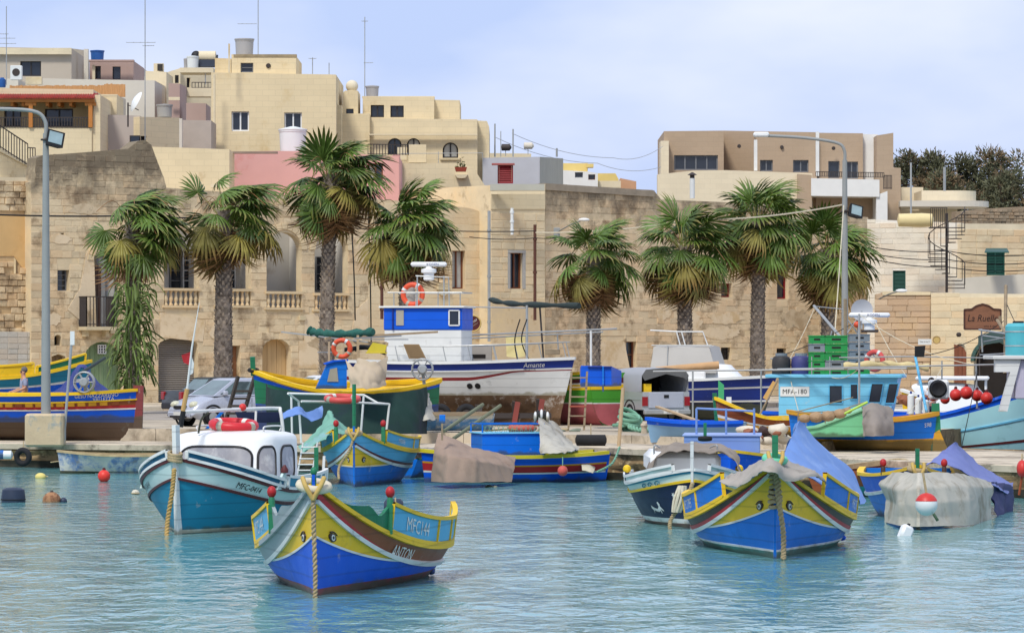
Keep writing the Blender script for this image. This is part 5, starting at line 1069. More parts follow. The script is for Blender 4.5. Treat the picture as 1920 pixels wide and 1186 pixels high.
# ================= boats afloat =================
def kajjik(label,px,py,s,th,L,B,zb,zm,zs,C,wy=.52,wr=.80,wrm=.52,tj=.72,name='fishing_boat',st=.8,boot=.0,**kw):
 """open transom-sterned boat with moustache bow"""
 h=Hull(L,B,zb,zm,zs,st=st,tm=kw.pop('tm',.5),**kw);t=boat(name,label,h,px,py,s,-90-th)
 k_=lambda t_:max(0,(t_-h.tm)/(1-h.tm));Wr=lambda t_:wrm+(wr-wrm)*k_(t_)**1.4;kj=lambda t_:max(0,(t_-tj)/(1-tj));Wy=lambda t_:Wr(t_)if t_<=tj else Wr(t_)+(wy-wr)*kj(t_)**.9*1.0 if False else Wr(t_)+(wy-Wr(1.0))*kj(t_)**.85
 h.Wr,h.Wy=Wr,Wy
 bt=(lambda t_:boot/h.sheer(t_));h.band('bottom',lambda t_:-h.draft/h.sheer(t_)*.98,bt,C['boot'],t);h.band('hull',bt,Wy,C['hull'],t,nv=6)
 h.band('moustache',Wy,Wr,C['moust'],t,t0=tj,nv=4);h.band('strake',Wr,1.0,C['strake'],t,nv=4)
 h.band('rubbing_strake',lambda t_:Wr(t_)-.028/h.sheer(t_),lambda t_:Wr(t_)+.03/h.sheer(t_),C['rail'],t,.045);h.band('bead',lambda t_:Wy(t_)-.014/h.sheer(t_),lambda t_:Wy(t_)+.016/h.sheer(t_),C['bead'],t,.018,t0=tj)
 if 'rail2' in C:h.band('accent_strake',lambda t_:Wr(t_)+.032/h.sheer(t_),lambda t_:Wr(t_)+.085/h.sheer(t_),C['rail2'],t,.022)
 if 'bootline' in C:h.band('boot_line',lambda t_:bt(t_),lambda t_:bt(t_)+.035/h.sheer(t_),C['bootline'],t,.008)
 h.loop('gunwale',[(.04,-.035),(.04,.03),(-.1,.03),(-.1,-.035)],C['gun'],t);h.transom('transom',C['hull'],t)
 h.band('inner_side',.3,.98,C['inside'],t,nv=2).location=(0,0,0)
 for o in t.children:
  if o.name.startswith('inner_side'):
   for v in o.data.vertices:v.co.y*=.955;v.co.x*=.985
 h.deck('deck',lambda t_:min(.55,.3/h.sheer(t_))if t_<.72 else .62,C['deck'],t)
 for tt in(.28,.52):p=h.raw(tt,.8,1);MB().cbox(p.x-.12,p.x+.12,-p.y*.95,p.y*.95,p.z-.02,p.z+.02,.008).obj('thwart',C['deck'],t)
 return h,t
 # --- ANTON
CA=dict(boot=BOOT,hull=BLUE,moust=YELL,strake=BROWN,rail=WHITE,bead=WHITE,gun=YELL,inside=GREEN,deck=GREEN)
hA,tA=kajjik('blue and yellow bow-on boat lettered ANTON with rope collar on its stem',590,1120,134,4,6.0,2.92,1.56,.48,.56,CA,wy=.54,wr=.86,wrm=.46,tj=.54,boot=.11,st=.93,tm=.14,pb=1.85,qb=1.0,sb=2.7,eb=.62,em=.33,es=.45,ss=1.5)
hA.band('strake',lambda t_:hA.Wr(t_)+.03,.995,GREYP,tA,.006,one=-1);hA.loop('gunwale',[(.045,-.04),(.045,.035),(-.0,.035),(-.0,-.04)],GREYP,tA,t0=.52,one=-1)
hA.band('accent_strake',lambda t_:hA.Wr(t_)+.03,lambda t_:hA.Wr(t_)+.03+.07*max(0,(t_-.6)/.4),RED,tA,.02,t0=.6,one=1)
for sd in(1,-1):hA.eye(tA,sd,.93,.61,.085)
hb=lambda t_:.36+.10*max(0,(.12-t_)/.12)+.05*t_
for sd in(1,-1):
 hA.boards(tA,sd,.0,.68,hb,[.36,.2,.08],SKYB,YELL,'MFC144',WHITE,.29)
 q=MB();T=[.69+.21*k/14 for k in range(15)];hh=[.36,.30,.22,.16,.14,.17,.2,.2,.17,.14,.11,.08,.05,.03,.01]
 rows=[]
 for f,o_ in((0,.0),(1,.03),(1,-.02),(0,-.045),(0,0)):rows.append([hA.raw(t_,1,sd)+Vector((0,sd*o_,.03+f*hh[k]))for k,t_ in enumerate(T)])
 q.grid(rows).obj('bow_board',GREEN if sd>0 else GREYP,tA,fix=True);p=hA.raw(.685,1,sd);finial(tA,(p.x,p.y*1.02,p.z+.42),RED,.12,.07);MB().bar((p.x,p.y*1.01,p.z),(p.x,p.y*1.02,p.z+.42),.09,.12).obj('timber_head',GREEN,tA)
lettering('ANTON',.25,hA.map(1,.58,.74),WHITE,tA,thick=.022,bold=.004,wx=.9)
top=hA.stem('stem',BLUE,tA,.16,.06,.1);finial(tA,(top.x,0,top.z-.1),GREEN,.1,.05,GREEN)
for tt in(.08,.16):p=hA.raw(tt,.12,1);MB().ball(p,.06,8,sz=.8).obj('hull_fitting',BLUE,tA,smooth=60)
MB().cbox(-2.75,-1.7,-.9,.9,.52,.6,.02).obj('stern_locker',GREEN,tA)
def stem_rope(root,top,lab,m=ROPE,r=.034,collar=True,drop=1.6,cr=.2,sway=(0.03,-.05),cm=None):
 w=world_of(root,top)
 if collar:
  t=thing('rope_collar',lab.replace('rope','rope collar',1)if 'collar' not in lab else lab,'rope',w,0,'rope collars on the stems');MB().torus((0,.05,-.16),cr,.062,(.1,-.25,1),26,8).obj('collar',cm or WHROPE,t,smooth=60)
  for sg in(-1,1):MB().tube(curve([(sg*cr*.75,-.1,-.04),(sg*.1,-.22,-.16),(0,-.2,-.34)],10),.035,7).obj('lashing',mat('ochre_rope',(196,166,96),.9,.2,9),t,smooth=60)
 p=w+Vector((0,-.17,-.3));MB()
 return rope(lab.replace('collar','mooring line'),[p,p+Vector((sway[0]*.3,-.02,-drop*.3)),p+Vector((sway[0],-.03,-drop*.7)),p+Vector((sway[0],sway[1],-drop))],m,r,12)
stem_rope(tA,top,'twisted rope hanging from the stem of the boat lettered ANTON',drop=1.46)
# --- MFC1795
CB=dict(boot=paint('sea_green',(70,140,128)),hull=AZURE,moust=YELL,strake=DKBR,rail=WHITE,bead=WHITE,gun=YELL,inside=BROWN,deck=BROWN,rail2=RED,bootline=WHITE)
hB,tB=kajjik('bright blue bow-on boat marked MFC1795 under a blue tarpaulin',1453,1046,113,3,5.6,3.0,1.5,.47,.52,CB,wy=.56,wr=.95,wrm=.50,tj=.5,boot=.1,st=.93,tm=.14,pb=2.15,qb=1.0,sb=2.3,eb=.55,em=.3,es=.45,ss=1.5)
for sd in(1,-1):
 hB.eye(tB,sd,.93,.64,.09);hB.boards(tB,sd,.0,.74,lambda t_:.32+.08*t_,[.5,.2,.1],AZURE,YELL,'MFC1795',WHITE,.24,tpos=1)
for tt in(.05,.1,.22):p=hB.raw(tt,.25,1);MB().ball(p,.07,8,sz=.8).obj('hull_fitting',BLUE,tB,smooth=60)
topB_=hB.stem('stem',AZURE,tB,.12,.06,.1);MB().bar((topB_.x,0,topB_.z-.1),(topB_.x,0,topB_.z+.42),.1).obj('stem_head',GREEN,tB);topB=topB_+Vector((0,0,.4));stem_rope(tB,topB-Vector((0,0,.22)),'thick twisted rope hanging from the stem of boat MFC1795',r=.045,drop=1.5,cr=.16,cm=mat('mint_rope',(112,200,164),.8,.15,6),sway=(.12,-.08))
w=world_of(tB,topB);t=thing('rope_whipping','frayed rope wound around the stem of boat MFC1795','rope',w+Vector((0,0,-1.0)))
for k in range(9):MB().torus((0,-.02,.08*k-.15),.085+.015*math.sin(k),.034,(RN.uniform(-.2,.2),RN.uniform(-.2,.2),1),14,6).obj('coil',ROPE,t,smooth=60)
S=106
def pp_(px,py,s):return P(px,py,s)
c=cloth([[pp_(1366,892,108.5),pp_(1395,880,110),pp_(1440,856,112.4),pp_(1475,862,111.5),pp_(1515,880,109.5),pp_(1536,892,108.5)],[pp_(1358,900,111),pp_(1392,900,113),pp_(1440,868,115),pp_(1480,888,114),pp_(1520,884,112.6),pp_(1545,900,111)],[pp_(1350,906,111.4),pp_(1390,911,113.4),pp_(1438,882,115.6),pp_(1482,903,114.4),pp_(1524,893,113),pp_(1548,910,111.4)]],44,14,.045,3.2,3)
def loose(name,label,mb,m,cat='cover',group=None,smooth=60,**kw):
 o=mb.obj(name,m,smooth=smooth);return tag(o,label,cat,group)
loose('canvas_cover','grey canvas gathered over the bow of boat MFC1795',c,TARPG)
c=cloth([[pp_(1497,789,104),pp_(1512,804,103.2),pp_(1560,850,102),pp_(1598,886,101),pp_(1614,914,100.5),pp_(1620,932,100.3)],[pp_(1486,815,105),pp_(1508,835,105),pp_(1553,876,104.5),pp_(1592,905,103),pp_(1612,924,102),pp_(1620,937,101.4)],[pp_(1474,842,106.6),pp_(1500,862,107),pp_(1545,893,106.5),pp_(1586,917,105),pp_(1610,931,103.5),pp_(1620,941,102.4)],[pp_(1464,866,108.6),pp_(1494,882,109.4),pp_(1538,903,109),pp_(1580,925,107),pp_(1606,936,105),pp_(1620,944,103.2)]],60,40,.05,1.5,5,linear=False,fold=(1,.5,.6));loose('blue_tarpaulin','blue tarpaulin stretched from a peak over boat MFC1795',c,TARPB)
c=cloth([[pp_(1497,789,104),pp_(1482,825,103.5),pp_(1464,866,103)],[pp_(1494,795,101),pp_(1490,850,100),pp_(1480,880,100)],[pp_(1512,804,99),pp_(1530,850,98.5),pp_(1540,888,98)]],16,12,.03,2,6);loose('blue_tarpaulin','far side flap of the peaked blue tarpaulin on MFC1795',c,TARPB)
# --- MFC-0414 with white cabin
hC=Hull(5.3,2.85,1.42,.74,.8,st=.75,tm=.5,sb=1.9,pb=2.9,qb=.9,eb=.95);tC=boat('cabin_boat','teal hulled boat MFC-0414 with white rounded cabin',hC,333,1002,100,-90-16)
w1=lambda t_:.66+.07*((max(0,t_-.5))/.5);hC.band('bottom',-.6,lambda t_:.0,NAVY,tC);hC.band('boot_line',0,lambda t_:.07/hC.sheer(t_),WHITE,tC);hC.band('hull',lambda t_:.07/hC.sheer(t_),w1,TEAL,tC,nv=6);hC.band('strake',w1,1.0,ICE,tC)
for nm,ww,mm,wd in(('rubbing_strake',w1,MARO,.022),('sheer_strake',lambda t_:.985,MARO,.03)):hC.band(nm,lambda t_,ww=ww,wd=wd:ww(t_)-wd/hC.sheer(t_),lambda t_,ww=ww,wd=wd:ww(t_)+wd/hC.sheer(t_),mm,tC,.035)
hC.transom('transom',TEAL,tC);hC.deck('deck',.9,WHITE,tC)
for sd in(1,-1):
 hC.boards(tC,sd,.0,.60,.22,[.42,.3,.2,.1],TEAL,WHITE,base=.03,lean=.1);hC.boards(tC,sd,.63,.985,lambda t_:.13+.04*(t_-.6),[],TEALD,WHITE,base=.03,lean=.15)
 p=hC.raw(.615,1,sd);MB().add([tuple(Vector((p.x,p.y,p.z))+Vector(v))for v in((-.2,0,0),(.45,0,.0),(.1,0,.3),(-.02,0,.34),(-.2,.05*-sd,0),(.45,.05*-sd,0),(.1,.05*-sd,.3),(-.02,.05*-sd,.34))],[(0,1,2,3),(7,6,5,4),(0,4,5,1),(1,5,6,2),(2,6,7,3),(3,7,4,0)]).obj('timber_head',ICE,tC);MB().lathe([(.07,0),(.075,.06),(.02,.15)],(p.x+.04,p.y,p.z+.31),10).obj('timber_cap',MARO,tC,smooth=50)
 lettering('MFC-0414',.15,hC.map(sd,.80,.83),BLACKP,tC,thick=.01,shear=.15,bold=.003)
topC=hC.stem('stem',WHITE,tC,.62,.12,.14);stem_rope(tC,topC-Vector((0,0,.52)),'long fraying rope hanging from the stem of boat MFC-0414',drop=1.38,collar=False,sway=(-.12,-.25),r=.045,m=mat('golden_rope',(184,152,92),.9,.25,9,.5,30))
for k in range(3):MB().torus((topC.x,0,topC.z-.66+.06*k),.12,.035,(.1*k,.2,1),14,6).obj('rope_turn',ROPE,tC,smooth=60)
GEL=mat('white_gelcoat',(236,236,232),.35,.03,1.2,stain=(216,206,182),stain_th=.7,stain_scale=1.5);MILK=mat('milky_glass',(150,148,150),.14,.22,1.6,spec=.6,stain=(196,194,190),stain_th=.56,stain_scale=2)
def wheelhouse(root,xf,W0,dep,ln,z0,z1,m,slope=.4,tum=.14,pw=.7,name='cabin'):
 def sp(u,b_,l=0.0):
  Wb=W0*(1-tum*b_)+l;a=max(-1,min(1,u))*math.pi/2;sg=1 if u>=0 else-1
  x=xf-slope*b_-dep+(dep+l)*max(0,math.cos(a))**pw-max(0,abs(u)-1)*ln;return Vector((x,sg*Wb*abs(math.sin(a))**pw,z0+(z1-z0)*b_))
 us=[-2+4*i/56 for i in range(57)];rows=[[sp(u,b_)for u in us]for b_ in(0,.2,.4,.6,.8,.88)]
 c=sp(0,1);cx_=c.x-dep-ln*.45
 for sh,b_ in((.985,.95),(.94,1.0),(.82,1.035),(.55,1.07),(.2,1.085),(0.0,1.09)):
  rows.append([Vector((cx_+(p.x-cx_)*sh,p.y*sh,z0+(z1-z0)*b_))for p in(sp(u,.9)for u in us)])
 mb=MB();mb.grid(rows);n=len(us)
 for k in range(len(rows)-1):mb.f.append((k*n,k*n+n-1,(k+1)*n+n-1,(k+1)*n))
 mb.obj(name,m,root,smooth=40);return sp
def rwin(root,sp,u0,u1,b0_,b1_,r=.3,n=6,skew=0,rim=.026):
 pts=[]
 for cx_,cy_,a0 in((1-r,1-r,0),(r,1-r,90),(r,r,180),(1-r,r,270)):
  for k in range(n+1):a=math.radians(a0+90*k/n);pts.append((cx_+r*math.cos(a),cy_+r*math.sin(a)))
 g=lambda u,v,l:sp(u0+(u1-u0)*u+skew*v,b0_+(b1_-b0_)*v,l)
 w_=MB().tube([g(u,v,.01)for u,v in pts],rim,6,closed=True).obj('window',BLACKP,root,smooth=60);mb=MB();R_=[[g(.5+(u-.5)*k/4,.5+(v-.5)*k/4,.012)for u,v in pts]for k in range(5)];mb.grid(R_,closed_u=True);mb.obj('pane',MILK,w_,smooth=60)
sp=wheelhouse(tC,.95,1.16,.62,1.15,.80,1.80,GEL)
for u0_,u1_ in((-.40,.40),(.50,.93),(-.93,-.50),(1.15,1.8),(-1.8,-1.15)):rwin(tC,sp,u0_,u1_,.12,.78)
for sd in(1,-1):MB().tube(curve([(-1.0,sd*.72,1.86),(-1.0,sd*.74,1.95),(-.2,sd*.70,1.95),(-.2,sd*.68,1.86)],16),.016,6).obj('grab_rail',WSTEEL,tC)
MB().cbox(-2.5,-.9,-1.05,1.05,.5,.62,.02).obj('cockpit_sole',MARO,tC)
p=world_of(tC,(-.35,0,1.98));lifebuoy('red lifebuoy lying flat on the white cabin roof of boat MFC-0414',p,.40,.095,(0.05,-.1,1),mat('red_buoy',(206,40,48),.45,.08))
t=thing('pole_rack','white tube pole rack carried over the cabin of boat MFC-0414','rack',P(440,772,96));o_=P(440,772,96)
def rel(px,py,s,base=None):return P(px,py,s)-(base if base is not None else o_)
MB().tube(curve([rel(342,772,98),rel(430,768,96),rel(515,765,94),rel(526,772,94),rel(532,820,94)],30),.035,8).obj('rail',WSTEEL,t,smooth=60);MB().tube(curve([rel(372,812,97),rel(378,785,97),rel(392,773,97)],10),.022,6).obj('hoop',BLACKP,t,smooth=60);MB().tube([rel(480,770,95),rel(478,815,95)],.025,6).obj('post',WSTEEL,t);MB().ball(rel(455,763,95.5),.075,12).obj('red_float',BUOYR,t,smooth=60)
c=cloth([[rel(528,774,93,Vector()),rel(560,763,92.5,Vector()),rel(578,772,92,Vector()),rel(604,760,91,Vector())],[rel(532,786,93.5,Vector()),rel(562,778,93,Vector()),rel(582,790,92.5,Vector()),rel(604,782,91.5,Vector())]],26,10,.03,3,9);loose('folded_tarpaulin','pale blue tarpaulin folded over the tube rack end',c,TARPB)
c=cloth([[P(440,772,94),P(490,772,93.5),P(530,772,93)],[P(448,786,94),P(490,792,93.5),P(530,790,93)]],20,8,.03,2,10);loose('navy_awning','dark navy awning rolled below the tube rack',c,mat('navy_canvas',(26,36,66),.85,.15))
p0=P(338,800,99);t=thing('marker_flag','dan buoy pole with small red and white flags standing at the teal boat','flag',p0);tipz=(800-628)/99;MB().tube([(0,0,0),(.06,0,.3)],.05,8).obj('weight',RUBBER,t,smooth=40);MB().tube([(.05,0,.3),(.13,0,.72)],.045,8).obj('float',mat('bamboo',(196,156,96),.7,.15),t,smooth=40);MB().tube([(.13,0,.72),(.22,0,1.5),(.36,0,2.35)],[.022,.02,.006],6).obj('pole',WSTEEL,t)
MB().add([(.19,0,1.42),(.02,.01,1.36),(.06,.02,1.22),(.19,0,1.16),(.19,.012,1.42),(.02,.022,1.36),(.06,.032,1.22),(.19,.012,1.16)],[(0,1,2,3),(7,6,5,4),(0,4,5,1),(1,5,6,2),(2,6,7,3)]).obj('red_flag',RED,t);MB().add([(.2,0,1.38),(.26,.01,1.2),(.24,.02,1.02),(.18,0,.98),(.2,.012,1.38),(.26,.022,1.2),(.24,.03,1.02),(.18,.012,.98)],[(0,1,2,3),(7,6,5,4),(0,4,5,1),(1,5,6,2),(2,6,7,3)]).obj('white_flag',WHITE,t)
t=thing('green_mooring_post','green painted post with white cap behind the ANTON rope collar','post',P(593,905,93));MB().bar((0,0,-.1),(0,0,.72),.085).obj('post',GREEN,t);MB().bar((.13,0,0),(.16,0,.55),.1,.05).obj('cap',WHITE,t)
t=thing('boarding_ladder','white boarding ladder at the stern of the teal cabin boat','ladder',P(570,890,90));
for x in(-.14,.16):MB().tube([(x,0,0),(x+.12,.05,.68)],.018,6).obj('stile',WSTEEL,t)
for k in range(5):MB().tube([(-.14+.02*k,.005,.1+.12*k),(.16+.02*k,.005,.1+.12*k)],.016,6).obj('rung',WSTEEL,t)
# --- navy boat with mermaid
hD=Hull(5.2,2.25,1.13,.78,.8,st=.75,tm=.5,sb=1.8,pb=2.4,eb=.9);tD=boat('cabin_boat','dark navy boat with white mermaid motif and yellow trim',hD,1297,990,97,-90+1)
wa=lambda t_:.79+.04*max(0,t_-.5);hD.band('bottom',-.5,lambda t_:.07,BOOT,tD);hD.band('boot_line',.07,lambda t_:.07+.09/hD.sheer(t_),WHITE,tD);hD.band('hull',lambda t_:.07+.09/hD.sheer(t_),wa,NAVY,tD,nv=6);hD.band('strake',wa,1.0,ICE,tD);hD.band('rubbing_strake',lambda t_:wa(t_)-.02,lambda t_:wa(t_)+.025,YELL,tD,.035);hD.band('accent_strake',.94,.98,TEAL,tD,.015);hD.transom('transom',NAVY,tD);hD.deck('deck',.92,WHITE,tD)
hD.loop('gunwale',[(.04,-.03),(.04,.03),(-.08,.03),(-.08,-.03)],WHITE,tD)
for sd in(1,-1):
 hD.boards(tD,sd,.02,.95,lambda t_:.12,[.3],ICE,WHITE,'083' if sd<0 else None,BLACKP,.12,base=.02,tpos=1);f=hD.map(sd,.84,.855)
 for k in range(3):MB().tube([f(-.42+.28*k+.1*math.cos(a)*(1-a/9),.06*math.sin(a)*(1-a/9),.012)for a in[j*.55 for j in range(13)]],.009,4).obj('scrollwork',TEAL,tD)
 p=hD.raw(.5,1,sd);MB().ball((p.x,p.y,p.z+.28),.085,12).obj('finial',YELL,tD,smooth=60);MB().bar((p.x,p.y,p.z),(p.x,p.y,p.z+.24),.08).obj('timber_head',NAVY,tD)
 f=hD.map(sd,.93,.60)
 if True:mb=MB();mb.add([f(0,0,.012)]+[f((.06 if k%2==0 else .025)*math.cos(math.pi*k/6),(.06 if k%2==0 else .025)*math.sin(math.pi*k/6),.012)for k in range(12)],[(0,1+k,1+(k+1)%12)for k in range(12)]);mb.obj('star_motif',WHITE,tD)
f=hD.map(-1,.80,.36);mm_=[(-.27,.02),(-.22,-.02),(-.25,-.09),(-.17,-.02),(-.08,-.05),(.02,-.06),(.08,-.03),(.1,-.09),(.13,-.08),(.13,0),(.22,-.05),(.24,-.03),(.15,.05),(.17,.09),(.13,.14),(.08,.12),(.09,.05),(.0,.0),(-.1,.02),(-.19,.05),(-.24,.08)]
tri=tessellate_polygon([[Vector((x,y,0))for x,y in mm_]]);MB().add([f(x,y,.012)for x,y in mm_],[tuple(q)for q in tri]).obj('mermaid_motif',WHITE,tD)
topD=hD.stem('stem',WHITE,tD,.55,.07,.09);rr_=stem_rope(tD,topD-Vector((0,0,.5)),'rope with a thick knotted bundle hanging from the navy boat stem',drop=1.0,collar=False,sway=(-.42,-.1),r=.04)
w=world_of(tD,topD);t=thing('rope_bundle','thick bundle of knotted rope hanging at the navy boat bow','rope',w+Vector((-.2,-.25,-1.1)))
for k in range(9):a=k*.7;MB().tube(curve([(.06*math.cos(a),.06*math.sin(a),.25),(.11*math.cos(a)-.05,.11*math.sin(a),0),(.07*math.cos(a)-.12,.07*math.sin(a),-.25)],8),.032,6).obj('rope_hank',WHROPE,t,smooth=60)
MB().cbox(-1.9,.9,-.70,.70,.95,1.42,.12).obj('engine_box',GEL,tD,smooth=40)
for sd in(1,-1):MB().tube(curve([(.75,sd*.62,1.36),(.8,sd*.62,1.55),(.55,sd*.5,1.5)],8),.018,6).obj('grab_rail',STEEL,tD)
c=cloth([[P(1216,884,93.5),P(1228,845,93),P(1260,832,92),P(1310,830,91.5),P(1362,838,92),P(1384,862,93),P(1392,890,94)],[P(1218,884,95.5),P(1234,855,95.5),P(1262,846,95.5),P(1310,846,95.2),P(1358,852,95),P(1378,868,95),P(1386,892,95.5)]],40,12,.05,2.5,12);loose('canvas_cover','brown grey canvas rolled back over the navy boat engine box',c,mat('taupe_canvas',(142,130,116),.9,.15,1.5,.3,30))
# --- boat with white sheeted bow at the right
CE=dict(boot=MARO,hull=AZURE,moust=YELL,strake=BLUE,rail=WHITE,bead=WHITE,gun=YELL,inside=YELL,deck=BROWN)
hE,tE=kajjik('boat wrapped in off-white canvas with violet tarpaulin and red knobs',1720,985,95,4,5.0,2.1,1.15,.86,.95,CE,st=.93,tm=.12,pb=1.5,qb=1.0,sb=2.5,eb=.9,em=.42,es=.5,ss=1.5)
topE=hE.stem('stem',GREEN,tE,.35,.09,.1)
for sd in(1,-1):p=hE.raw(.62,1,sd);finial(tE,(p.x,p.y,p.z+.1),RED,.06,.07,DKBR)
w0=lambda px,py,s:P(px,py,s)
c=cloth([[w0(1662,888,92),w0(1690,885,95),w0(1722,887,97),w0(1770,885,95.6),w0(1810,890,94),w0(1858,903,90.5)],[w0(1648,907,92.4),w0(1682,918,96.6),w0(1722,916,98),w0(1775,912,96.6),w0(1815,912,95),w0(1864,914,91)],[w0(1664,935,93),w0(1686,946,97),w0(1722,946,98.2),w0(1778,940,97),w0(1816,938,95.6),w0(1858,934,91.5)],[w0(1660,960,93.4),w0(1686,968,97),w0(1722,970,98.2),w0(1780,968,97),w0(1819,966,95.8),w0(1857,958,91.8)],[w0(1659,978,93.6),w0(1684,984,97.2),w0(1722,987,98.3),w0(1780,985,97.2),w0(1820,984,95.9),w0(1856,977,92)]],80,40,.028,1.8,21,linear=True,fold=(1.2,1,.45));loose('canvas_sheet','off-white canvas sheet hung around the bow at the right',c,TARPW)
c=cloth([[w0(1790,828,88),w0(1800,838,87.5),w0(1840,874,86),w0(1880,900,85),w0(1898,908,84.5)],[w0(1760,852,89.5),w0(1790,866,90),w0(1835,890,89),w0(1866,903,88),w0(1896,916,86.5)],[w0(1737,872,91),w0(1785,872,92.5),w0(1830,900,91.5),w0(1858,906,90.5),w0(1890,925,88.5)]],36,22,.04,1.8,23);loose('violet_tarpaulin','violet tarpaulin pitched like a tent over the sheeted boat',c,TARPV)
c=cloth([[w0(1856,903,90),w0(1878,905,88.6),w0(1900,912,87)],[w0(1862,940,90.3),w0(1880,945,89),w0(1899,945,87.3)],[w0(1872,972,90.4),w0(1885,978,89.2),w0(1898,977,87.5)]],16,18,.06,3,25);loose('hanging_tarpaulin','dark violet tarpaulin hanging over the stern quarter to the water',c,mat('dark_violet_canvas',(72,74,112),.85,.2,1.6,.3,30))
stem_rope(tE,topE-Vector((0,0,.25)),'weathered rope falling down the front of the sheeted boat',drop=1.2,cr=.15,cm=ROPE,sway=(-.02,-.12),r=.05)
w=world_of(tE,topE);t=thing('red_white_fender','round fender half red half white hanging on the sheeted bow','fender',P(1737,945,99));MB().ball((0,0,0),.215,18).obj('ball',WTANK,t,smooth=60)
prof=[(max(.001,.219*math.sin(a)),.219*math.cos(a))for a in[math.pi*k/20 for k in range(9)]];MB().lathe(prof[::-1],n=18).obj('red_half',BUOYR,t,smooth=60);MB().tube(curve([(.12,-.12,-.17),(.17,-.14,-.25),(.2,-.14,-.3)],6),.03,6).obj('tail',GREEN,t);MB().tube(curve([(0,0,.2),(-.03,.02,.4),(-.06,.05,.6)],6),.025,6).obj('lanyard',ROPE,t)
rope_pts=[P(1722,880,97.8),P(1690,890,96),P(1664,886,93)]
# --- MFB086
CF=dict(boot=BLUE,hull=AZURE,moust=YELL,strake=SKYB,rail=WHITE,bead=CREAMP,gun=YELL,inside=YELL,deck=GREEN,rail2=MARO)
hF,tF=kajjik('light blue and yellow boat MFB086 under a green tent tarpaulin',664,912,75,3,5.2,2.5,1.42,.78,.8,CF,wy=.36,wr=.72,wrm=.50,tj=.55,boot=.02,st=.93,tm=.14,pb=1.6,qb=1.0,sb=2.2,eb=.8,em=.42,es=.5,ss=1.5)
for sd in(1,-1):
 hF.eye(tF,sd,.90,.52,.08);hF.boards(tF,sd,.02,.70,lambda t_:.30,[.3,.15],SKYB,YELL,'MFB086',WHITE,.16);p=hF.raw(.72,1,sd);finial(tF,(p.x,p.y,p.z+.3),RED,.14,.075);MB().bar((p.x,p.y,p.z),(p.x,p.y,p.z+.34),.1).obj('timber_head',GREEN,tF)
topF=hF.stem('stem',AZURE,tF,.1,.06,.1);stem_rope(tF,topF,'rope lashed around the bow of boat MFB086',drop=1.0,cr=.17,cm=ROPE,sway=(-.35,-.3))
t=thing('green_pole','slim green pole standing behind the MFB086 bow','pole',P(664,838,74));MB().tube([(0,0,0),(0,0,1.6)],.05,8).obj('pole',GREEN,t)
c=cloth([[P(560,838,72),P(590,812,71),P(612,780,70.5),P(617,770,70.5),P(624,780,70),P(660,815,69.5)],[P(568,850,74),P(600,828,74),P(625,812,73.5),P(640,812,73),P(655,816,72.5),P(668,824,72)]],34,16,.05,2.4,31);loose('green_tarpaulin','pale green tarpaulin tented over boat MFB086',c,TARPGR)
o_=P(640,740,72);t=thing('canopy_frame','bare white tube canopy frame over boat MFB086','frame',o_)
for pts in([(540,737,73.5),(560,752,73),(565,830,73)],[(540,737,70),(650,740,70),(682,740,70),(708,755,70),(730,757,71),(722,830,71)],[(565,752,72.8),(640,753,72),(728,757,71)],[(546,740,70),(548,830,70)],[(682,742,70),(676,820,70)]):MB().tube([rel(*q)for q in pts],.03,7).obj('tube',WSTEEL,t,smooth=50)
lifebuoy('red lifebuoy laid flat on the bare canopy frame',P(642,747,72.5),.40,.085,(0.02,-.12,1),mat('faded_red_buoy',(208,78,72),.5,.12))
hG=Hull(3.2,1.5,.55,.48,.5,st=.8);tG=boat('small_dinghy','small blue dinghy with white letters behind MFB086',hG,742,893,70,82,anchor='stern');hG.band('hull',-.6,1,AZURE,tG);hG.transom('transom',AZURE,tG);hG.loop('gunwale',[(.03,-.02),(.03,.03),(-.06,.03),(-.06,-.02)],GREEN,tG);hG.deck('deck',.4,BLUE,tG)
tt_=hG.raw(0,.6,1);lettering('LT MFB086',.12,lambda x,y,l:(tt_.x-.075-l,-x,.3+y),WHITE,tG)
hH=Hull(3.6,1.6,.62,.5,.52,st=.7,draft=.2);tH=boat('small_dinghy','peeling white and blue dinghy tied along the quay wall',hH,238,886,67.5,187,anchor='mid');hH.band('hull',-.1,1,mat('peeling_paint',(206,204,192),.7,.2,2,.4,10,stain=(56,112,176),stain_th=.53,stain_scale=2.4,stain2=(150,140,120),stain2_th=.62),tH);hH.band('bottom',-.5,.12,DKBR,tH,.006);hH.loop('gunwale',[(.03,-.03),(.03,.03),(-.08,.03),(-.08,-.03)],mat('weathered_gunwale',(186,164,122),.85,.3,4),tH);hH.transom('transom',WHITE,tH);hH.deck('deck',.45,OLDWOOD,tH)
hI=Hull(4.7,2.2,.82,.66,.75,st=.55,tm=.5,draft=.3,sb=1.8,pb=2.4);tI=boat('fishing_boat','blue boat with red band, blue box cabin and brown canvas',hI,962,902,72,196,anchor='mid')
for nm,a,c_,m_ in(('hull',-.4,.32,BLUE),('white_line',.32,.38,WHITE),('red_strake',.38,.62,RED),('yellow_line',.62,.68,OCHRE),('strake',.68,.93,BLUE)):hI.band(nm,a,c_,m_,tI)
hI.loop('gunwale',[(.05,-.04),(.05,.05),(-.1,.05),(-.1,-.04)],mat('paint_olive_yellow',(206,190,40),.5,.12),tI);hI.transom('transom',BLUE,tI);hI.deck('deck',.7,AZURE,tI)
cI=P(945,852,71);t=thing('box_cabin','bright blue plywood box cabin with rope-netted roof rail','cabin',cI,math.radians(14));MB().cbox(-.72,.95,-.55,.75,-.15,.56,.015).obj('box',AZURE,t);fr=MB()
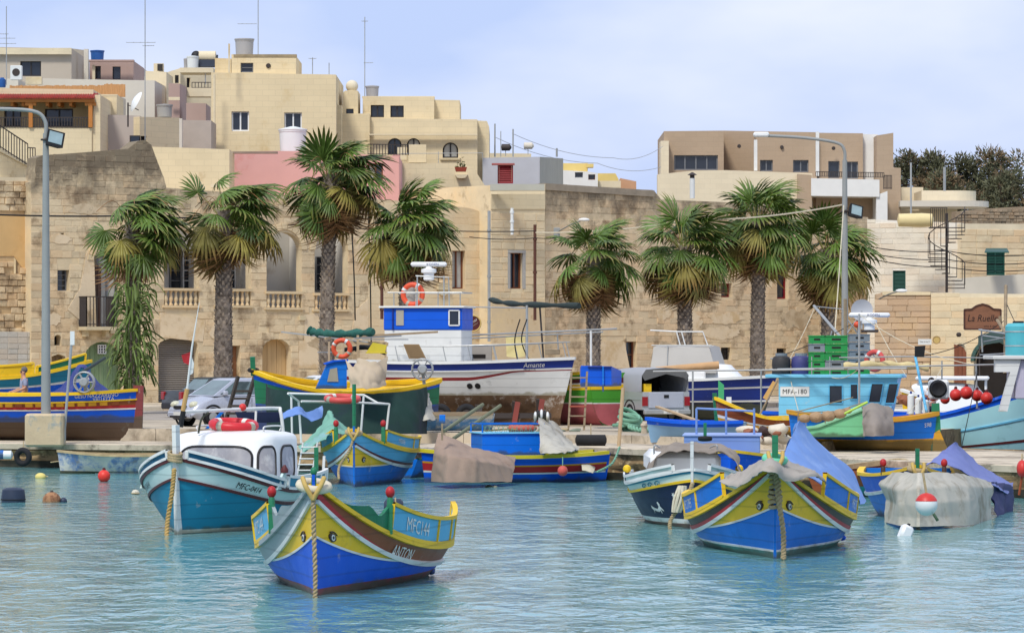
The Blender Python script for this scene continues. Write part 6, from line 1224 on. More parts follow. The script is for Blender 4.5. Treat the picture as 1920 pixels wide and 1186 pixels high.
for a,c_ in(((-.72,-.55),(.95,-.55)),((.95,-.55),(.95,.75)),((.95,.75),(-.72,.75)),((-.72,.75),(-.72,-.55))):
 fr.bar((a[0],a[1],.82),(c_[0],c_[1],.82),.03);fr.bar((a[0],a[1],.56),(a[0],a[1],.82),.035)
fr.obj('roof_rail',AZURE,t);MB().cbox(-.76,.99,-.6,.8,.56,.6,.01).obj('roof',PALEB,t);nt_=MB()
for k in range(14):x=-.7+1.6*k/13;nt_.tube([(x,-.55,.6),(x+.1,-.55,.81)],.006,4);nt_.tube([(x+.1,-.55,.6),(x,-.55,.81)],.006,4)
nt_.obj('netting',GROPE,t)
t2=thing('long_fender','faded red tube fender on the box cabin roof','fender',world_of(t,(.45,-.2,.70)));MB().lathe([(.02,-.4),(.09,-.34),(.09,.3),(.03,.38)],(0,0,0),12,'X').obj('tube',mat('faded_red_vinyl',(196,92,76),.6,.12),t2,smooth=50)
t2=thing('yellow_paddle','yellow paddle lying on the box cabin roof','paddle',world_of(t,(-.2,-.35,.66)));MB().bar((-.4,0,-.02),(.1,0,.02),.04).obj('shaft',OCHRE,t2);MB().cbox(.1,.42,-.07,.07,.0,.04,.01).obj('blade',YELL,t2)
c=cloth([[P(822,812,74),P(845,822,74),P(892,840,74),P(935,850,73.5),P(966,858,73.2)],[P(812,850,74.5),P(840,855,75.6),P(892,862,75.4),P(935,870,74.6),P(964,878,74)],[P(807,902,74.5),P(835,904,76),P(890,904,75.6),P(930,903,75),P(959,903,74.4)]],60,34,.035,1.8,41,linear=True,fold=(1.3,1,.3));loose('brown_canvas','brown canvas draped over the bow of the blue box cabin boat',c,TARPT)
c=cloth([[P(1010,782,71),P(1035,790,70),P(1058,815,70),P(1085,842,71)],[P(1012,815,72.4),P(1035,825,72.6),P(1055,838,72.8),P(1075,845,72.6)],[P(1013,850,73),P(1035,850,73.4),P(1055,848,73.4),P(1078,846,73)]],40,28,.045,2.6,43);loose('white_sheet','crumpled white sheet over the blue boat stern',c,TARPW)
t=thing('striped_bundle','bundle of black and white striped cushions on the white sheet','bundle',P(1014,785,70.5))
for k in range(5):MB().ball((-.14+.08*k,.0,.05+.06*math.sin(k*.8)),.14,10,sz=1.1,sx=.38).obj('cushion',BLACKP if k%2 else WHITE,t,smooth=60)
t=thing('round_fender','round faded red fender hanging at the blue boat quarter','fender',P(1055,882,75.5));MB().ball((0,0,0),.13,14).obj('ball',mat('pink_red_float',(196,84,72),.6,.12),t,smooth=60);MB().tube([(0,0,.12),(0,.03,.34)],.014,5).obj('lanyard',GROPE,t)
for k,(a,c_)in enumerate((((832,808,71),(905,758,69)),((850,822,70),(938,760,68)))):
 p0=P(*a);t=thing('timber_pole',('longer','shorter')[k]+' weathered green pole leaning up behind the brown canvas','pole',p0);MB().tube([(0,0,0),P(*c_)-p0],.05,8).obj('shaft',mat('weathered_green_wood',(112,116,92),.85,.2),t)
t=thing('mooring_float_flag','small blue board tied to the post above the brown canvas','board',P(829,795,75));MB().bar((0,0,-.4),(0,0,.1),.05).obj('post',OLDWOOD,t);MB().cbox(-.07,.08,-.03,.03,.02,.24,.01).obj('board',AZURE,t)
hJ=Hull(5.0,2.2,1.0,.8,.8,st=.8);tJ=boat('fishing_boat','boat with lavender blue box deckhouse and tube railing',hJ,1380,912,76,-97,anchor='mid');hJ.band('hull',-.5,1,BLUE,tJ);hJ.transom('transom',BLUE,tJ);hJ.deck('deck',.9,LAV,tJ);hJ.loop('gunwale',[(.04,-.03),(.04,.04),(-.08,.04),(-.08,-.03)],YELL,tJ)
t=thing('lavender_deckhouse','lavender blue box deckhouse with matching tube railing','cabin',P(1354,868,77),math.radians(-4));MB().cbox(-.92,.92,-.3,1.6,-.3,.66,.015).obj('box',LAV,t);MB().cbox(-.96,.96,-.34,1.64,.66,.71,.012).obj('roof',mat('lavender_top',(150,170,214),.5,.06),t);fr=MB()
for x in(-.62,.1,.78):fr.tube([(x,-.2,.7),(x,-.2,1.34)],.028,7)
fr.tube([(-.62,-.2,1.34),(.78,-.2,1.27)],.028,7);fr.obj('railing',LAV,t,smooth=60)
t=thing('green_bollard_post','green post wrapped in dark rope on the lavender deckhouse','post',P(1322,825,78));MB().bar((0,0,0),(0,0,.42),.075).obj('post',GREEN,t);MB().torus((0,0,.04),.12,.06,(0,.1,1),16,7).obj('rope_coil',RUBBER,t,smooth=60)
hK=Hull(3.6,1.9,.75,.6,.62,st=.7);tK=boat('small_dinghy','brown and turquoise boat stern peeping beside the sheeted boat',hK,1625,927,79,60,anchor='mid');hK.band('bottom',-.5,.42,paint('turquoise',(40,140,140)),tK);hK.band('hull',.42,.5,BROWN,tK);hK.band('strake',.5,1,mat('paint_rust_brown',(150,84,44),.6,.15),tK);hK.loop('gunwale',[(.06,-.06),(.06,.06),(-.08,.06),(-.08,-.06)],ROPE,tK);hK.transom('transom',BROWN,tK);hK.deck('deck',.6,BROWN,tK)
# ================= boats ashore and at the far pier =================
def simple_boat(name,label,hull,px,py,s,heading,z,bands,deckm,gun,anchor='mid',deckw=.8,tr=None,group='boats hauled out on the quay'):
 t=boat(name,label,hull,px,py,s,heading,group,anchor=anchor,z=z)
 for nm,a,c,m,*o in bands:hull.band(nm,a,c,m,t,o[0]if o else 0.0)
 hull.loop('gunwale',[(.05,-.04),(.05,.05),(-.1,.05),(-.1,-.04)],gun,t);hull.deck('deck',deckw,deckm,t)
 if hull.st>0:hull.transom('transom',tr or bands[0][3],t)
 return t
hL=Hull(7.6,2.5,1.05,.72,.86,draft=.62,tm=.5,pb=2.6,ps=2.6,eb=.7,sb=2.4,ss=2.4)
tL=simple_boat('fishing_boat','blue and yellow boat with oxide bottom lettered VALLETTA on the left quay',hL,22,812,62.5,172,1.35,[('bottom',-.9,-.12,BOOT),('hull',-.12,.34,BLUE),('white_line',.34,.39,WHITE,.012),('red_strake',.39,.50,RED),('rubbing_panel_row',.50,.66,BROWN),('yellow_line',.66,.71,YELL,.03),('strake',.71,.95,BLUE)],WHITE,YELL)
for i in range(20):f=hL.map(1,.07+.04*i,.58);MB().add([f(-.1,-.045,.03),f(.1,-.045,.03),f(.1,.045,.03),f(-.1,.045,.03),f(-.12,-.055,0),f(.12,-.055,0),f(.12,.055,0),f(-.12,.055,0)],[(0,1,2,3),(0,4,5,1),(1,5,6,2),(2,6,7,3),(3,7,4,0)]).obj('side_panel',OCHRE if i%9 else BROWN,tL)
lettering('GESU NAZZARENO',.15,hL.map(1,.135,.90),WHITE,tL,thick=.012,shear=.1);lettering('VALLETTA',.14,hL.map(1,.11,.76),WHITE,tL,thick=.012,shear=.1)
hL.stem('stem',BLUE,tL,.1,.08,.1)
MB().bar((-3.85,0,-.6),(-3.9,0,1.0),.09,.3).obj('rudder',BOOT,tL)
c=cloth([[P(92,742,60.5),P(125,716,60),P(152,683,59.7),P(180,712,60),P(206,736,60.5)],[P(100,746,62.6),P(132,738,62.8),P(154,690,61.5),P(182,735,62.6),P(204,742,62.4)]],34,16,.045,2.5,51);loose('blue_tarpaulin','royal blue tarpaulin peaked over the boat lettered VALLETTA',c,mat('royal_tarp',(30,48,124),.6,.2,1.4,.2,30))
def winch(label,c,R):
 t=thing('net_winch',label,'winch',c)
 for y in(-.12,.12):
  MB().torus((0,y,0),R,.03,(.15,1,0),26,6).obj('rim',STEEL,t,smooth=60);sp_=MB()
  for k in range(6):a=k*math.pi/3;sp_.tube([(0,y,0),(R*math.cos(a),y,R*math.sin(a))],.015,5)
  sp_.obj('spoke_set',STEEL,t)
 MB().lathe([(.1,-.2),(.14,-.15),(.14,.15),(.1,.2)],(0,0,0),14,'Y').obj('hub',STEEL,t,smooth=40);MB().bar((0,0,0),(.05,.1,-R-.12),.09).obj('bracket',STEEL,t);return t
winch('steel net winch wheel beside the royal blue tarpaulin',P(158,716,63.2),.30)
p0=P(150,700,62);t=thing('timber_pole','dark spar pointing up right from the winch on the left boat','pole',p0);MB().tube([(0,0,0),P(196,671,61)-p0],.05,8).obj('shaft',mat('dark_green_spar',(52,64,62),.7,.15),t)
hL2=Hull(6.2,2.3,1.3,.75,.85,tm=.5,sb=2);tL2=simple_boat('fishing_boat','teal boat with yellow weather boards behind the left quay boat',hL2,-20,800,59,8,1.75,[('hull',-.9,.55,BLUE),('white_line',.55,.62,WHITE),('strake',.62,.97,TEAL)],WHITE,YELL)
for sd in(1,-1):hL2.boards(tL2,sd,.05,.72,.34,[.5,.3,.15],YELL,YELL);hL2.boards(tL2,sd,.74,.97,lambda t_:.2+.2*(t_-.74),[],GREEN,YELL)
hM=Hull(5.3,2.1,1.02,.5,.74,draft=.6,tm=.48,sb=2.1,ss=1.8);tM=simple_boat('fishing_boat','yellow rimmed boat with blue cabin wrapped in dark green net',hM,652,806,64,187,1.75,[('bottom',-1.1,.1,BLUE),('hull',.1,.8,GREEN),('strake',.8,.98,BLUE)],BROWN,YELL,deckw=.45)
tM.rotation_euler=(math.radians(-7),0,math.radians(187));hM.loop('gunwale_cap',[(.09,.0),(.09,.1),(-.06,.1),(-.06,.0)],YELL,tM);hM.band('inner_side',.4,1.0,YELL,tM,nv=2)
for o in tM.children:
 if o.name.startswith('inner_side'):
  for v in o.data.vertices:v.co.y*=.93;v.co.x*=.985
p=hM.raw(1,1,1);MB().bar((p.x,0,p.z-.1),(p.x+.03,0,p.z+.45),.14).obj('stem_head',GREEN,tM);MB().torus((p.x,0,p.z+.06),.13,.05,(0,.1,1),16,6).obj('rope_turn',RUBBER,tM,smooth=60)
rows=[]
for py,s_,wob in((0,0,0),(.35,.04,.05),(.7,.02,.09),(1,.0,.12)):
 row=[]
 for px,top,s0 in((500,718,65),(510,728,66),(560,735,66.6),(620,740,67),(690,738,67),(750,734,66.8),(786,729,66.4),(800,724,65.6)):row.append(P(px,top+(813-top)*py,s0+wob*4))
 rows.append(row)
loose('shade_net','dark green shade net wrapped around the yellow rimmed boat',cloth(rows,70,20,.035,1.8,55,fold=(1.2,1,.25)),NETG)
c0=P(622,728,65.5);t=thing('small_cabin','small bright blue cabin with one grey window on the netted boat','cabin',c0,math.radians(4))
f=lambda u,y,z:(u,y,z);MB().prism([(-.46,0),(.42,0),(.42,.78),(.05,.76),(-.14,.70)],-.45,.55).obj('wall',AZURE,t);MB().prism([(-.14,.2),(.18,.2),(.14,.6),(-.06,.56)],-.475,-.455).obj('window',mat('dull_window',(168,160,140),.4,.1),t);MB().prism([(-.2,.68),(.05,.76),(.46,.79),(.46,.84),(.04,.81),(-.24,.72)],-.52,.62).obj('roof',BLUE,t)
o_=P(680,690,64.5);t=thing('drying_rack','rough timber rack of poles above the netted boat cabin','rack',o_);PALEW=mat('pale_timber',(190,164,128),.85,.2,3,.4,10)
for a,c,w_ in(((617,640,65),(617,690,65),.06),((671,628,65.5),(671,690,65.5),.07),((723,640,65),(723,680,65),.06),((644,632,65.4),(644,690,65.4),.05),((610,634,65),(820,622,63),.06),((596,660,64),(628,660,65),.03),((628,640,65.3),(728,645,65.3),.1),((528,622,64),(690,641,65.6),.035),((664,634,66),(752,629,65),.04),((680,636,66),(765,636,65),.03),((617,650,63),(723,652,63),.05)):MB().bar(rel(*a),rel(*c),w_).obj('timber',PALEW if w_>.04 else STEEL,t)
p0=P(580,623,64.5);t=thing('rolled_net','roll of dark green net tied along the top of the timber rack','net',p0);MB().tube([q-p0 for q in curve([P(578,618,64.5),P(595,624,64.6),P(640,626,65),P(700,622,65.5)],40)],[.06+.06*abs(math.sin(k*.55))+.03*RN.random()for k in range(40)],9).obj('roll',mat('green_net_roll',(44,96,84),.9,.35,5,.8,30),t,smooth=60)
lifebuoy('orange lifebuoy hung on the timber rack',P(641,653,66.3),.235,.07,(.1,1,.1),BUOYO);t=thing('yellow_crate','yellow plastic box lying on the timber rack','crate',P(706,660,66));MB().add([(-.28,-.2,0),(.24,-.2,0),(.3,-.2,.2),(-.1,-.2,.28),(-.28,.2,0),(.24,.2,0),(.3,.2,.2),(-.1,.2,.28)],[(0,1,2,3),(7,6,5,4),(0,4,5,1),(1,5,6,2),(2,6,7,3),(3,7,4,0)]).obj('box',mat('yellow_plastic',(212,190,52),.5,.12),t);MB().box(-.3,.3,-.22,.22,-.03,0).obj('lid',mat('yellow_plastic',(212,190,52)),t)
t=thing('black_pipe_bundle','black net and pipes stowed inside the timber rack','bundle',P(690,662,65));
for k in range(4):MB().tube(curve([(-.7+.1*k,.05*k,.1),(0,.05*k,.16+.03*k),(.5,.05*k,.0)],10),.06,7).obj('pipe',RUBBER,t,smooth=60)
loose('hanging_canvas','pale brown canvas hanging from the timber rack over the cabin',cloth([[P(648,672,67),P(662,688,67.2),P(673,672,67.2),P(700,680,67.3),P(726,668,67)],[P(654,702,67.4),P(668,708,67.6),P(684,700,67.6),P(704,712,67.6),P(724,700,67.2)],[P(656,727,67.6),P(672,728,67.8),P(690,728,67.8),P(708,727,67.6),P(722,722,67.3)]],34,20,.05,3,57),mat('pale_brown_canvas',(186,168,142),.9,.1,1.5,.3,30))
loose('white_tarpaulin','dirty white tarpaulin hanging at the end of the netted boat',cloth([[P(789,738,65),P(800,735,65),P(803,738,64.6)],[P(787,765,66),P(800,765,66),P(810,768,65.5)],[P(786,786,66.5),P(800,788,66.5),P(817,786,66)]],16,16,.05,3,58),TARPW)
hN=Hull(6.9,2.8,1.16,1.02,1.08,draft=.62,tm=.45,st=.7,sb=1.8,pb=2.4,rake=.45,eb=.9,em=.36);BRF=mat('worn_antifoul',(120,92,66),.8,.25,2,.5,12,stain=(216,206,190),stain_th=.60,stain_scale=3.2,stain2=(86,62,44),stain2_th=.6)
redl=lambda t_:.46+.22*max(0,min(1,(t_-.62)/.2))**1.2
tN=simple_boat('trawler','white and blue fishing trawler with worn brown bottom hauled out',hN,1060,790,60.5,-17,1.98,[('bottom',-.8,.02,BRF),('hull',.02,redl,WHITE),('red_stripe',redl,lambda t_:redl(t_)+.1-.07*max(0,min(1,(t_-.6)/.3)),mat('stripe_red',(140,46,48),.45,.08)),('topside',lambda t_:redl(t_)+.1-.07*max(0,min(1,(t_-.6)/.3)),.76,WHITE),('blue_strake',.76,.97,NAVB)],WHITE,WHITE,anchor='stem',tr=WHITE)
hN.band('rubbing_strake',.735,.765,WHITE,tN,.04,t0=.1,t1=.85);lettering('Amante',.21,hN.map(-1,.885,.87),WHITE,tN,thick=.012,shear=.2,bold=.004);lettering('VALLETTA',.085,hN.map(-1,.87,.745),BLACKP,tN,thick=.012)
for x in(.62,.655):f=hN.map(-1,x,.30);MB().add([f(.09*math.cos(a),.09*math.sin(a),.012)for a in[k*.5236 for k in range(12)]],[tuple(range(12))]).obj('drain_port',BLACKP,tN)
MB().cbox(-2.9,2.0,-.06,.06,-.95,-.5,.02).obj('keel',BOOT,tN)
rl=MB();T=[.30+.68*k/12 for k in range(13)]
for sd in(1,-1):
 pts=[hN.raw(t_,1,sd)+Vector((0,0,.52))for t_ in T];rl.tube(pts,.02,6)
 for t_ in T[::2]:p=hN.raw(t_,1,sd);rl.tube([p,p+Vector((-.12,0,.52))],.016,5)
rl.obj('bulwark_rail',STEEL,tN)
wc=P(800,682,60);t=thing('wheelhouse','blue and white wheelhouse standing on the trawler','wheelhouse',wc,math.radians(-10));MB().cbox(-1.2,1.24,-.7,1.1,-.3,1.06,.02).obj('lower_wall',WHITE,t);MB().cbox(-1.22,1.26,-.72,1.12,1.06,1.74,.02).obj('upper_wall',BLUE,t);MB().cbox(-1.36,1.34,-.82,1.2,1.74,1.80,.015).obj('roof',WHITE,t)
w_=MB();[w_.bar(a,c,.05,.04)for a,c in(((.86,-.75,1.2),(1.18,-.75,1.2)),((.86,-.75,1.66),(1.18,-.75,1.66)),((.86,-.75,1.2),(.86,-.75,1.66)),((1.18,-.75,1.2),(1.18,-.75,1.66)))];w_=w_.obj('window',WHITE,t);MB().box(.88,1.16,-.74,-.73,1.22,1.64).obj('pane',GLASS,w_)
MB().box(-.82,-.58,-.745,-.73,1.2,1.68).obj('side_window',mat('curtain_grey',(170,164,148),.7,.1),t);MB().box(-.95,-.9,-.76,-.72,1.06,1.74).obj('trim',NAVB,t)
gx=MB();Z=1.8
for x in(-.9,-.2,.5,1.2):gx.tube([(x,-.7,Z),(x,-.7,Z+.42)],.018,5)
gx.tube([(-1.1,-.7,Z+.42),(1.25,-.7,Z+.42)],.02,6);gx.tube([(1.25,-.7,Z+.42),(1.25,1,Z+.42)],.02,6);gx.tube([(-1.1,1,Z+.42),(1.25,1,Z+.42)],.02,6)
for x in(-.3,.55):gx.tube([(x,0,Z),(x,0,Z+.95)],.022,6)
gx.tube([(-.35,0,Z+.95),(.7,0,Z+.9),(.72,0,Z)],.022,6);gx.obj('roof_railing',STEEL,t)
def radar(px,py,s,label,w,text):
 t=thing('radar_scanner',label,'radar',P(px,py,s));MB().lathe([(.12,-.42),(.17,-.38),(.16,-.2),(.24,-.16),(.24,-.06),(.1,-.02),(.08,.03)],n=16).obj('pedestal',GEL,t,smooth=40);MB().cbox(-w/2,w/2,-.07,.07,.02,.17,.05).obj('antenna_bar',GEL,t,smooth=40);lettering(text,.11,lambda x,y,l:(x+.12,-.072-l,.095+y),NAVB,t,bold=.006);return t
radar(804,501,59.5,'white radar scanner bar over the trawler wheelhouse',1.14,'KODEN');MB().tube([(0,0,0),(0,0,.1)],.1,6)
lifebuoy('orange lifebuoy standing on the trawler wheelhouse roof',P(774,552,59.8),.31,.085,(.25,1,0),BUOYO)
t=thing('liferaft_cradle','grey canister in a cradle behind the trawler lifebuoy','canister',P(768,570,59.3));MB().lathe([(.05,0),(.17,.03),(.17,.5),(.05,.54)],n=12).obj('canister',TARPG,t,smooth=40)
t=thing('hatch_board','brown hatch board leaning on the trawler deck','board',P(782,672,61.4));MB().prism([(-.25,0),(.28,0),(.06,.44),(-.42,.44)],0,.05).obj('board',mat('brown_board',(150,124,88),.75,.15),t);MB().prism([(-.2,.04),(.22,.04),(.03,.40),(-.37,.40)],-.012,0).obj('panel',mat('brown_board2',(132,108,76),.75,.15),t)
winch('steel rope wheel on the trawler side deck',P(792,692,65.2),.3)
o_=P(988,640,60);t=thing('awning_spar','rolled dark green awning on a spar above the trawler foredeck','awning',o_);MB().tube([q-o_ for q in curve([P(918,561,58.5),P(950,568,59),P(1000,571,60),P(1086,573,61)],30)],[.05+.05*abs(math.sin(k*.4))for k in range(30)],8).obj('awning',mat('dark_awning',(46,58,56),.85,.2,3),t,smooth=60);MB().tube([rel(988,572,60),rel(988,690,60)],.04,7).obj('post',STEEL,t);MB().tube([rel(1012,572,60),rel(1020,688,60)],.03,7).obj('post',IRON,t)
for a in(965,978):MB().tube([q-o_ for q in curve([P(a+10,598,60.6),P(a,640,60.6),P(a+4+(a-960),690,60.6)],12)],.02,5).obj('hose',RUBBER,t)
t=thing('aluminium_gangway','long aluminium tube gangway laid across the trawler bow','gangway',o_);MB().tube([rel(880,628,59),rel(1156,616,61.5)],.03,6).obj('tube',STEEL,t);MB().tube([rel(880,634,58.5),rel(1130,622,61)],.025,6).obj('tube',STEEL,t);MB().tube([rel(1108,620,61.2),rel(1108,705,61.2)],.035,7).obj('post',WSTEEL,t);MB().tube([rel(1045,625,60),rel(1047,660,60)],.025,6).obj('post',STEEL,t);MB().tube([rel(870,575,59),rel(985,577,60)],.022,6).obj('tube',STEEL,t);MB().cbox(*sorted((rel(1022,0,60).x,rel(1050,0,60).x)),-.2,.2,rel(0,664,60).z,rel(0,655,60).z,.01).obj('tray',OLDWOOD,t)
t=thing('cradle','boat cradle with wheels and red props under the trawler','cradle',P(930,797,61));CRD=mat('cradle_red',(128,58,48),.75,.2)
for x,h in((-2.1,.75),(-.6,.62),(.55,.72),(1.3,.8)):
 MB().bar((x,-.5,0),(x+.12,-.35,h),.12,.16).obj('prop',CRD if x>0 else IRON,t);MB().bar((x,.9,0),(x,.7,h),.12).obj('prop',IRON,t)
MB().bar((-2.6,-.35,.3),(1.7,-.35,.3),.14).obj('beam',IRON,t);MB().bar((-2.6,.8,.3),(1.7,.8,.3),.14).obj('beam',IRON,t)
for x in(-1.7,-.9):w_=MB().torus((x,-.5,.34),.24,.1,(0,1,0),22,8).obj('wheel',RUBBER,t,smooth=60);MB().lathe([(.16,-.06),(.16,.06)],(x,-.5,.34),14,'Y').obj('rim',IRON,w_)
hO=Hull(2.3,1.1,.4,.34,.36,st=.8,draft=.15);simple_boat('small_dinghy','small weathered blue and white tender in front of the cradle',hO,843,815,65.5,186,1.24,[('hull',-.4,.6,mat('peeling_blue',(84,136,184),.75,.25,2.4,.4,10,stain=(206,206,196),stain_th=.55,stain_scale=3)),('strake',.6,.98,mat('peeling_white',(200,200,186),.75,.15,2))],OLDWOOD,OLDWOOD,deckw=.3)
hQ=Hull(5.6,2.2,1.25,1.0,1.1,draft=.5,st=.72,tm=.5,sb=2,em=.3,es=.3)
tQ=simple_boat('fishing_boat','green pink and yellow striped boat with ladder on its quarter',hQ,1140,805,60.2,126,1.6,[('bottom',-.6,.12,mat('pink_oxide',(186,96,100),.7,.15,2,.2,12,stain=(150,80,80),stain_th=.6)),('white_line',.12,.16,WHITE),('hull',.16,.52,LIME),('yellow_strake',.52,.68,YELL),('white_line',.68,.72,WHITE),('maroon_strake',.72,.84,MARO),('strake',.84,.97,LIME)],BLUE,YELL,anchor='stern',tr=LIME)
pt=hQ.raw(0,1,1)
for nm,a,c,m_ in(('transom_band',-.5,.12,mat('pink_oxide',(186,96,100))),('transom_band',.52,.68,YELL),('transom_band',.70,.86,MARO),('transom_line',.12,.15,WHITE),('transom_line',.68,.7,WHITE)):hQ.transom(nm,m_,tQ,w0=a,w1=c,x=-.012)
t=thing('blue_tarpaulin_cabin','bright blue sheeted cabin on the green striped boat','cabin',P(1124,724,63));MB().add([(-.55,-.2,0),(.35,-.2,0),(.35,-.2,.6),(-.55,-.2,.62),(-.55,1.6,0),(.7,1.6,0),(.7,1.6,.45),(-.55,1.6,.55)],[(0,1,2,3),(7,6,5,4),(0,4,5,1),(1,5,6,2),(2,6,7,3),(3,7,4,0)]).obj('sheet',BLUE,t);MB().bar((.1,-.24,-.15),(.1,-.24,.6),.08,.05).obj('frame',AZURE,t);MB().bar((-.35,-.24,.58),(.36,-.24,.58),.06,.04).obj('frame',NAVB,t)
t=thing('wooden_ladder','old wooden ladder leaning against the green striped boat','ladder',P(1082,810,64));
for x in(-.26,.2):MB().bar((x,0,0),(x+.1,.25,1.78),.06).obj('stile',OLDWOOD,t)
for k in range(6):MB().bar((-.25+.016*k,.04*k,.2+.28*k),(.24+.016*k,.04*k,.2+.28*k),.05,.04).obj('rung',OLDWOOD if k!=2 else mat('red_rung',(176,92,72),.8),t)
hR=Hull(6.0,2.3,.98,.84,.85,draft=.5,st=.75,tm=.45,sb=1.8,pb=2.6,rake=.5,em=.34);tR=simple_boat('cabin_cruiser','royal blue cabin cruiser with white canvas tent behind the pickup',hR,1438,790,57,-14,1.55,[('bottom',-.8,.15,NAVY),('white_line',.15,.21,WHITE),('hull',.21,.62,NAVB),('yellow_stripe',.62,.68,mat('cruiser_stripe',(206,206,200),.5)),('strake',.68,.96,NAVB)],WHITE,WHITE,anchor='stem')
for k in range(3):f=hR.map(-1,.5,.55);
MB().add([f(x,y,.014)for x,y in((-.7,.12),(.45,.12),(.4,.04),(.2,-.12),(.02,-.12),(-.1,.04),(-.7,.06))],[(0,1,2,3,4,5,6)]).obj('yellow_flash',YELL,tR)
wheelhouse(tR,2.45,.8,.9,.5,.86,1.36,GEL,.5,.15,.8,'coachroof')
MB().cbox(-2.6,1.3,-1.02,1.02,.85,1.15,.04).obj('coaming',GEL,tR);cz=[(-2.45,1.0),(-2.3,1.95),(-.15,1.92),(.2,1.0)]
tt=thing('canvas_tent','grey white canvas tent over the cruiser cockpit','canopy',world_of(tR,(1.5,0,0)),math.radians(-14));tt.scale=(.84,1,1);CT=mat('cruiser_canvas',(194,190,182),.85,.06,1,.2,30,stain=(180,176,168),stain_th=.6)
for sd in(1,-1):MB().grid([[Vector((x,sd*(1.0-.12*k/5)+.015*math.sin(x*6+k),z))for x,z in((-2.45+.12*k/5,1.1+.85*k/5),(-1.7,1.1+.85*k/5),(-1,1.1+.85*k/5),(.2-.3*k/5,1.1+.83*k/5))]for k in range(6)]).obj('side_panel',CT,tt,smooth=60)
MB().grid([[Vector((x,.88*(k/3-1),1.95+.05*(1-abs(k/3-1))))for x in(-2.33,-1.5,-.8,-.1)]for k in range(7)]).obj('top',CT,tt,smooth=60)
for xx,x2 in((-2.45,-2.33),(.2,-.1)):MB().grid([[Vector((xx,y,1.1))for y in(-1,0,1)],[Vector((x2,y*.88,1.95+.05*(1-abs(y))))for y in(-1,0,1)]]).obj('end_panel',CT,tt)
fr=MB();fr.tube([(-2.4,-.9,2.0),(0,-.9,2.0)],.02,5);fr.tube([(-1.75,-1.02,1.1),(-1.75,-.92,2.0)],.02,5);fr.obj('hoop',STEEL,tt);ar=MB();ar.tube([(-2.6,-.3,2.5),(-1.4,-.3,2.45),(-.5,-.3,2.45),(-.3,-.3,2.0)],.025,6);ar.tube([(-1.55,-.3,2.45),(-1.4,-.3,2.0)],.025,6);ar.tube([(-1.35,-.3,2.45),(-1.2,-.3,2.0)],.025,6);ar.obj('radar_arch',WSTEEL,tt)
for x in(-1.6,.4):MB().bar((x,-.3,-.5),(x,-.3,0),.2).obj('keel_block',OLDWOOD,tR)
t=thing('rolled_mat','long tan rolled mat lying on the rail before the cruiser','roll',P(1285,690,60));MB().tube([(-1.05,0,-.06),(-.9,0,-.05),(1.05,0,.1)],[.04,.1,.13],10).obj('roll',mat('tan_roll',(196,156,112),.9,.15,3,.3,20),t,smooth=50)
t=thing('rail_frame','long grey tube rail on posts in front of the cruiser','frame',P(1300,700,61));o_=P(1300,700,61)
MB().tube([rel(1225,696,61),rel(1700,690,63)],.03,6).obj('rail',STEEL,t);[MB().tube([rel(x,694,61),rel(x,800,61)],.03,6).obj('post',STEEL,t)for x in(1299,1427)]
hS=Hull(14.0,4.0,4.8,1.42,1.5,draft=.5,st=.85,tm=.38,sb=1.25,pb=2.2,rake=.9,em=.12,es=.12,eb=.5);ICB=mat('paint_hull_ice_blue',(172,222,226),.4,.06,1,.1,20,stain=(126,176,176),stain_th=.62,stain_scale=1.5)
tS=simple_boat('trawler','large pale blue trawler MFA-180 moored beyond the right pier',hS,1462,850,60.5,-21,0,[('hull',-.3,.30,ICB),('maroon_line',.30,.335,MARO,.012),('topside',.335,.60,ICB),('knuckle',.60,.625,PALEB,.03),('topside',.625,.9,ICB),('blue_strake',.9,1.0,BLUE)],LAV,BLUE,anchor='stern',group='moored wooden fishing boats')
for o in list(tS.children):pass
sc_=P(1560,792,61.5);t=thing('wheelhouse','sky blue wheelhouse with white MFA-180 board and slanted windows','wheelhouse',Vector((sc_.x,sc_.y,1.2)),math.radians(-9));zw=(792-708)/61.5;K=1/61.5
MB().prism([(-1.55,-.2),(1.68,-.2),(1.85,.45),(2.05,1.36),(-1.55,1.36)],-.9,1.2).obj('wall',PALEB,t);MB().cbox(-1.95,2.2,-1.05,1.35,1.36,1.47,.02).obj('roof',PALEB,t)
def ww(x0,x1,z0,z1,sk=.0):
 fr=MB();q=[(x0,z0),(x1,z0),(x1+sk,z1),(x0+sk,z1)];[fr.bar((a[0],-.92,a[1]),(c[0],-.92,c[1]),.045,.03)for a,c in zip(q,q[1:]+q[:1])];fr=fr.obj('window',SKYB,t);MB().prism(q,-.91,-.905).obj('pane',GLASS,fr)
ww(-.02,.38,.6,1.14);ww(.62,.85,.72,1.18);ww(1.16,1.52,.62,1.2,.1);ww(1.66,1.95,.6,1.2,.12)
MB().box(-1.5,-.62,-.925,-.9,.80,1.1).obj('name_board',WHITE,t);lettering('MFA-180',.20,lambda x,y,l:(-1.06+x,-.93-l,.95+y),BLACKP,t,bold=.006)
radar(1630,596,60.5,'white radar scanner bar on the pale blue trawler mast',1.28,'KODEN')
o_=P(1600,640,61);t=thing('mast_frame','steel tube mast and rail framework over the pale blue trawler','frame',o_)
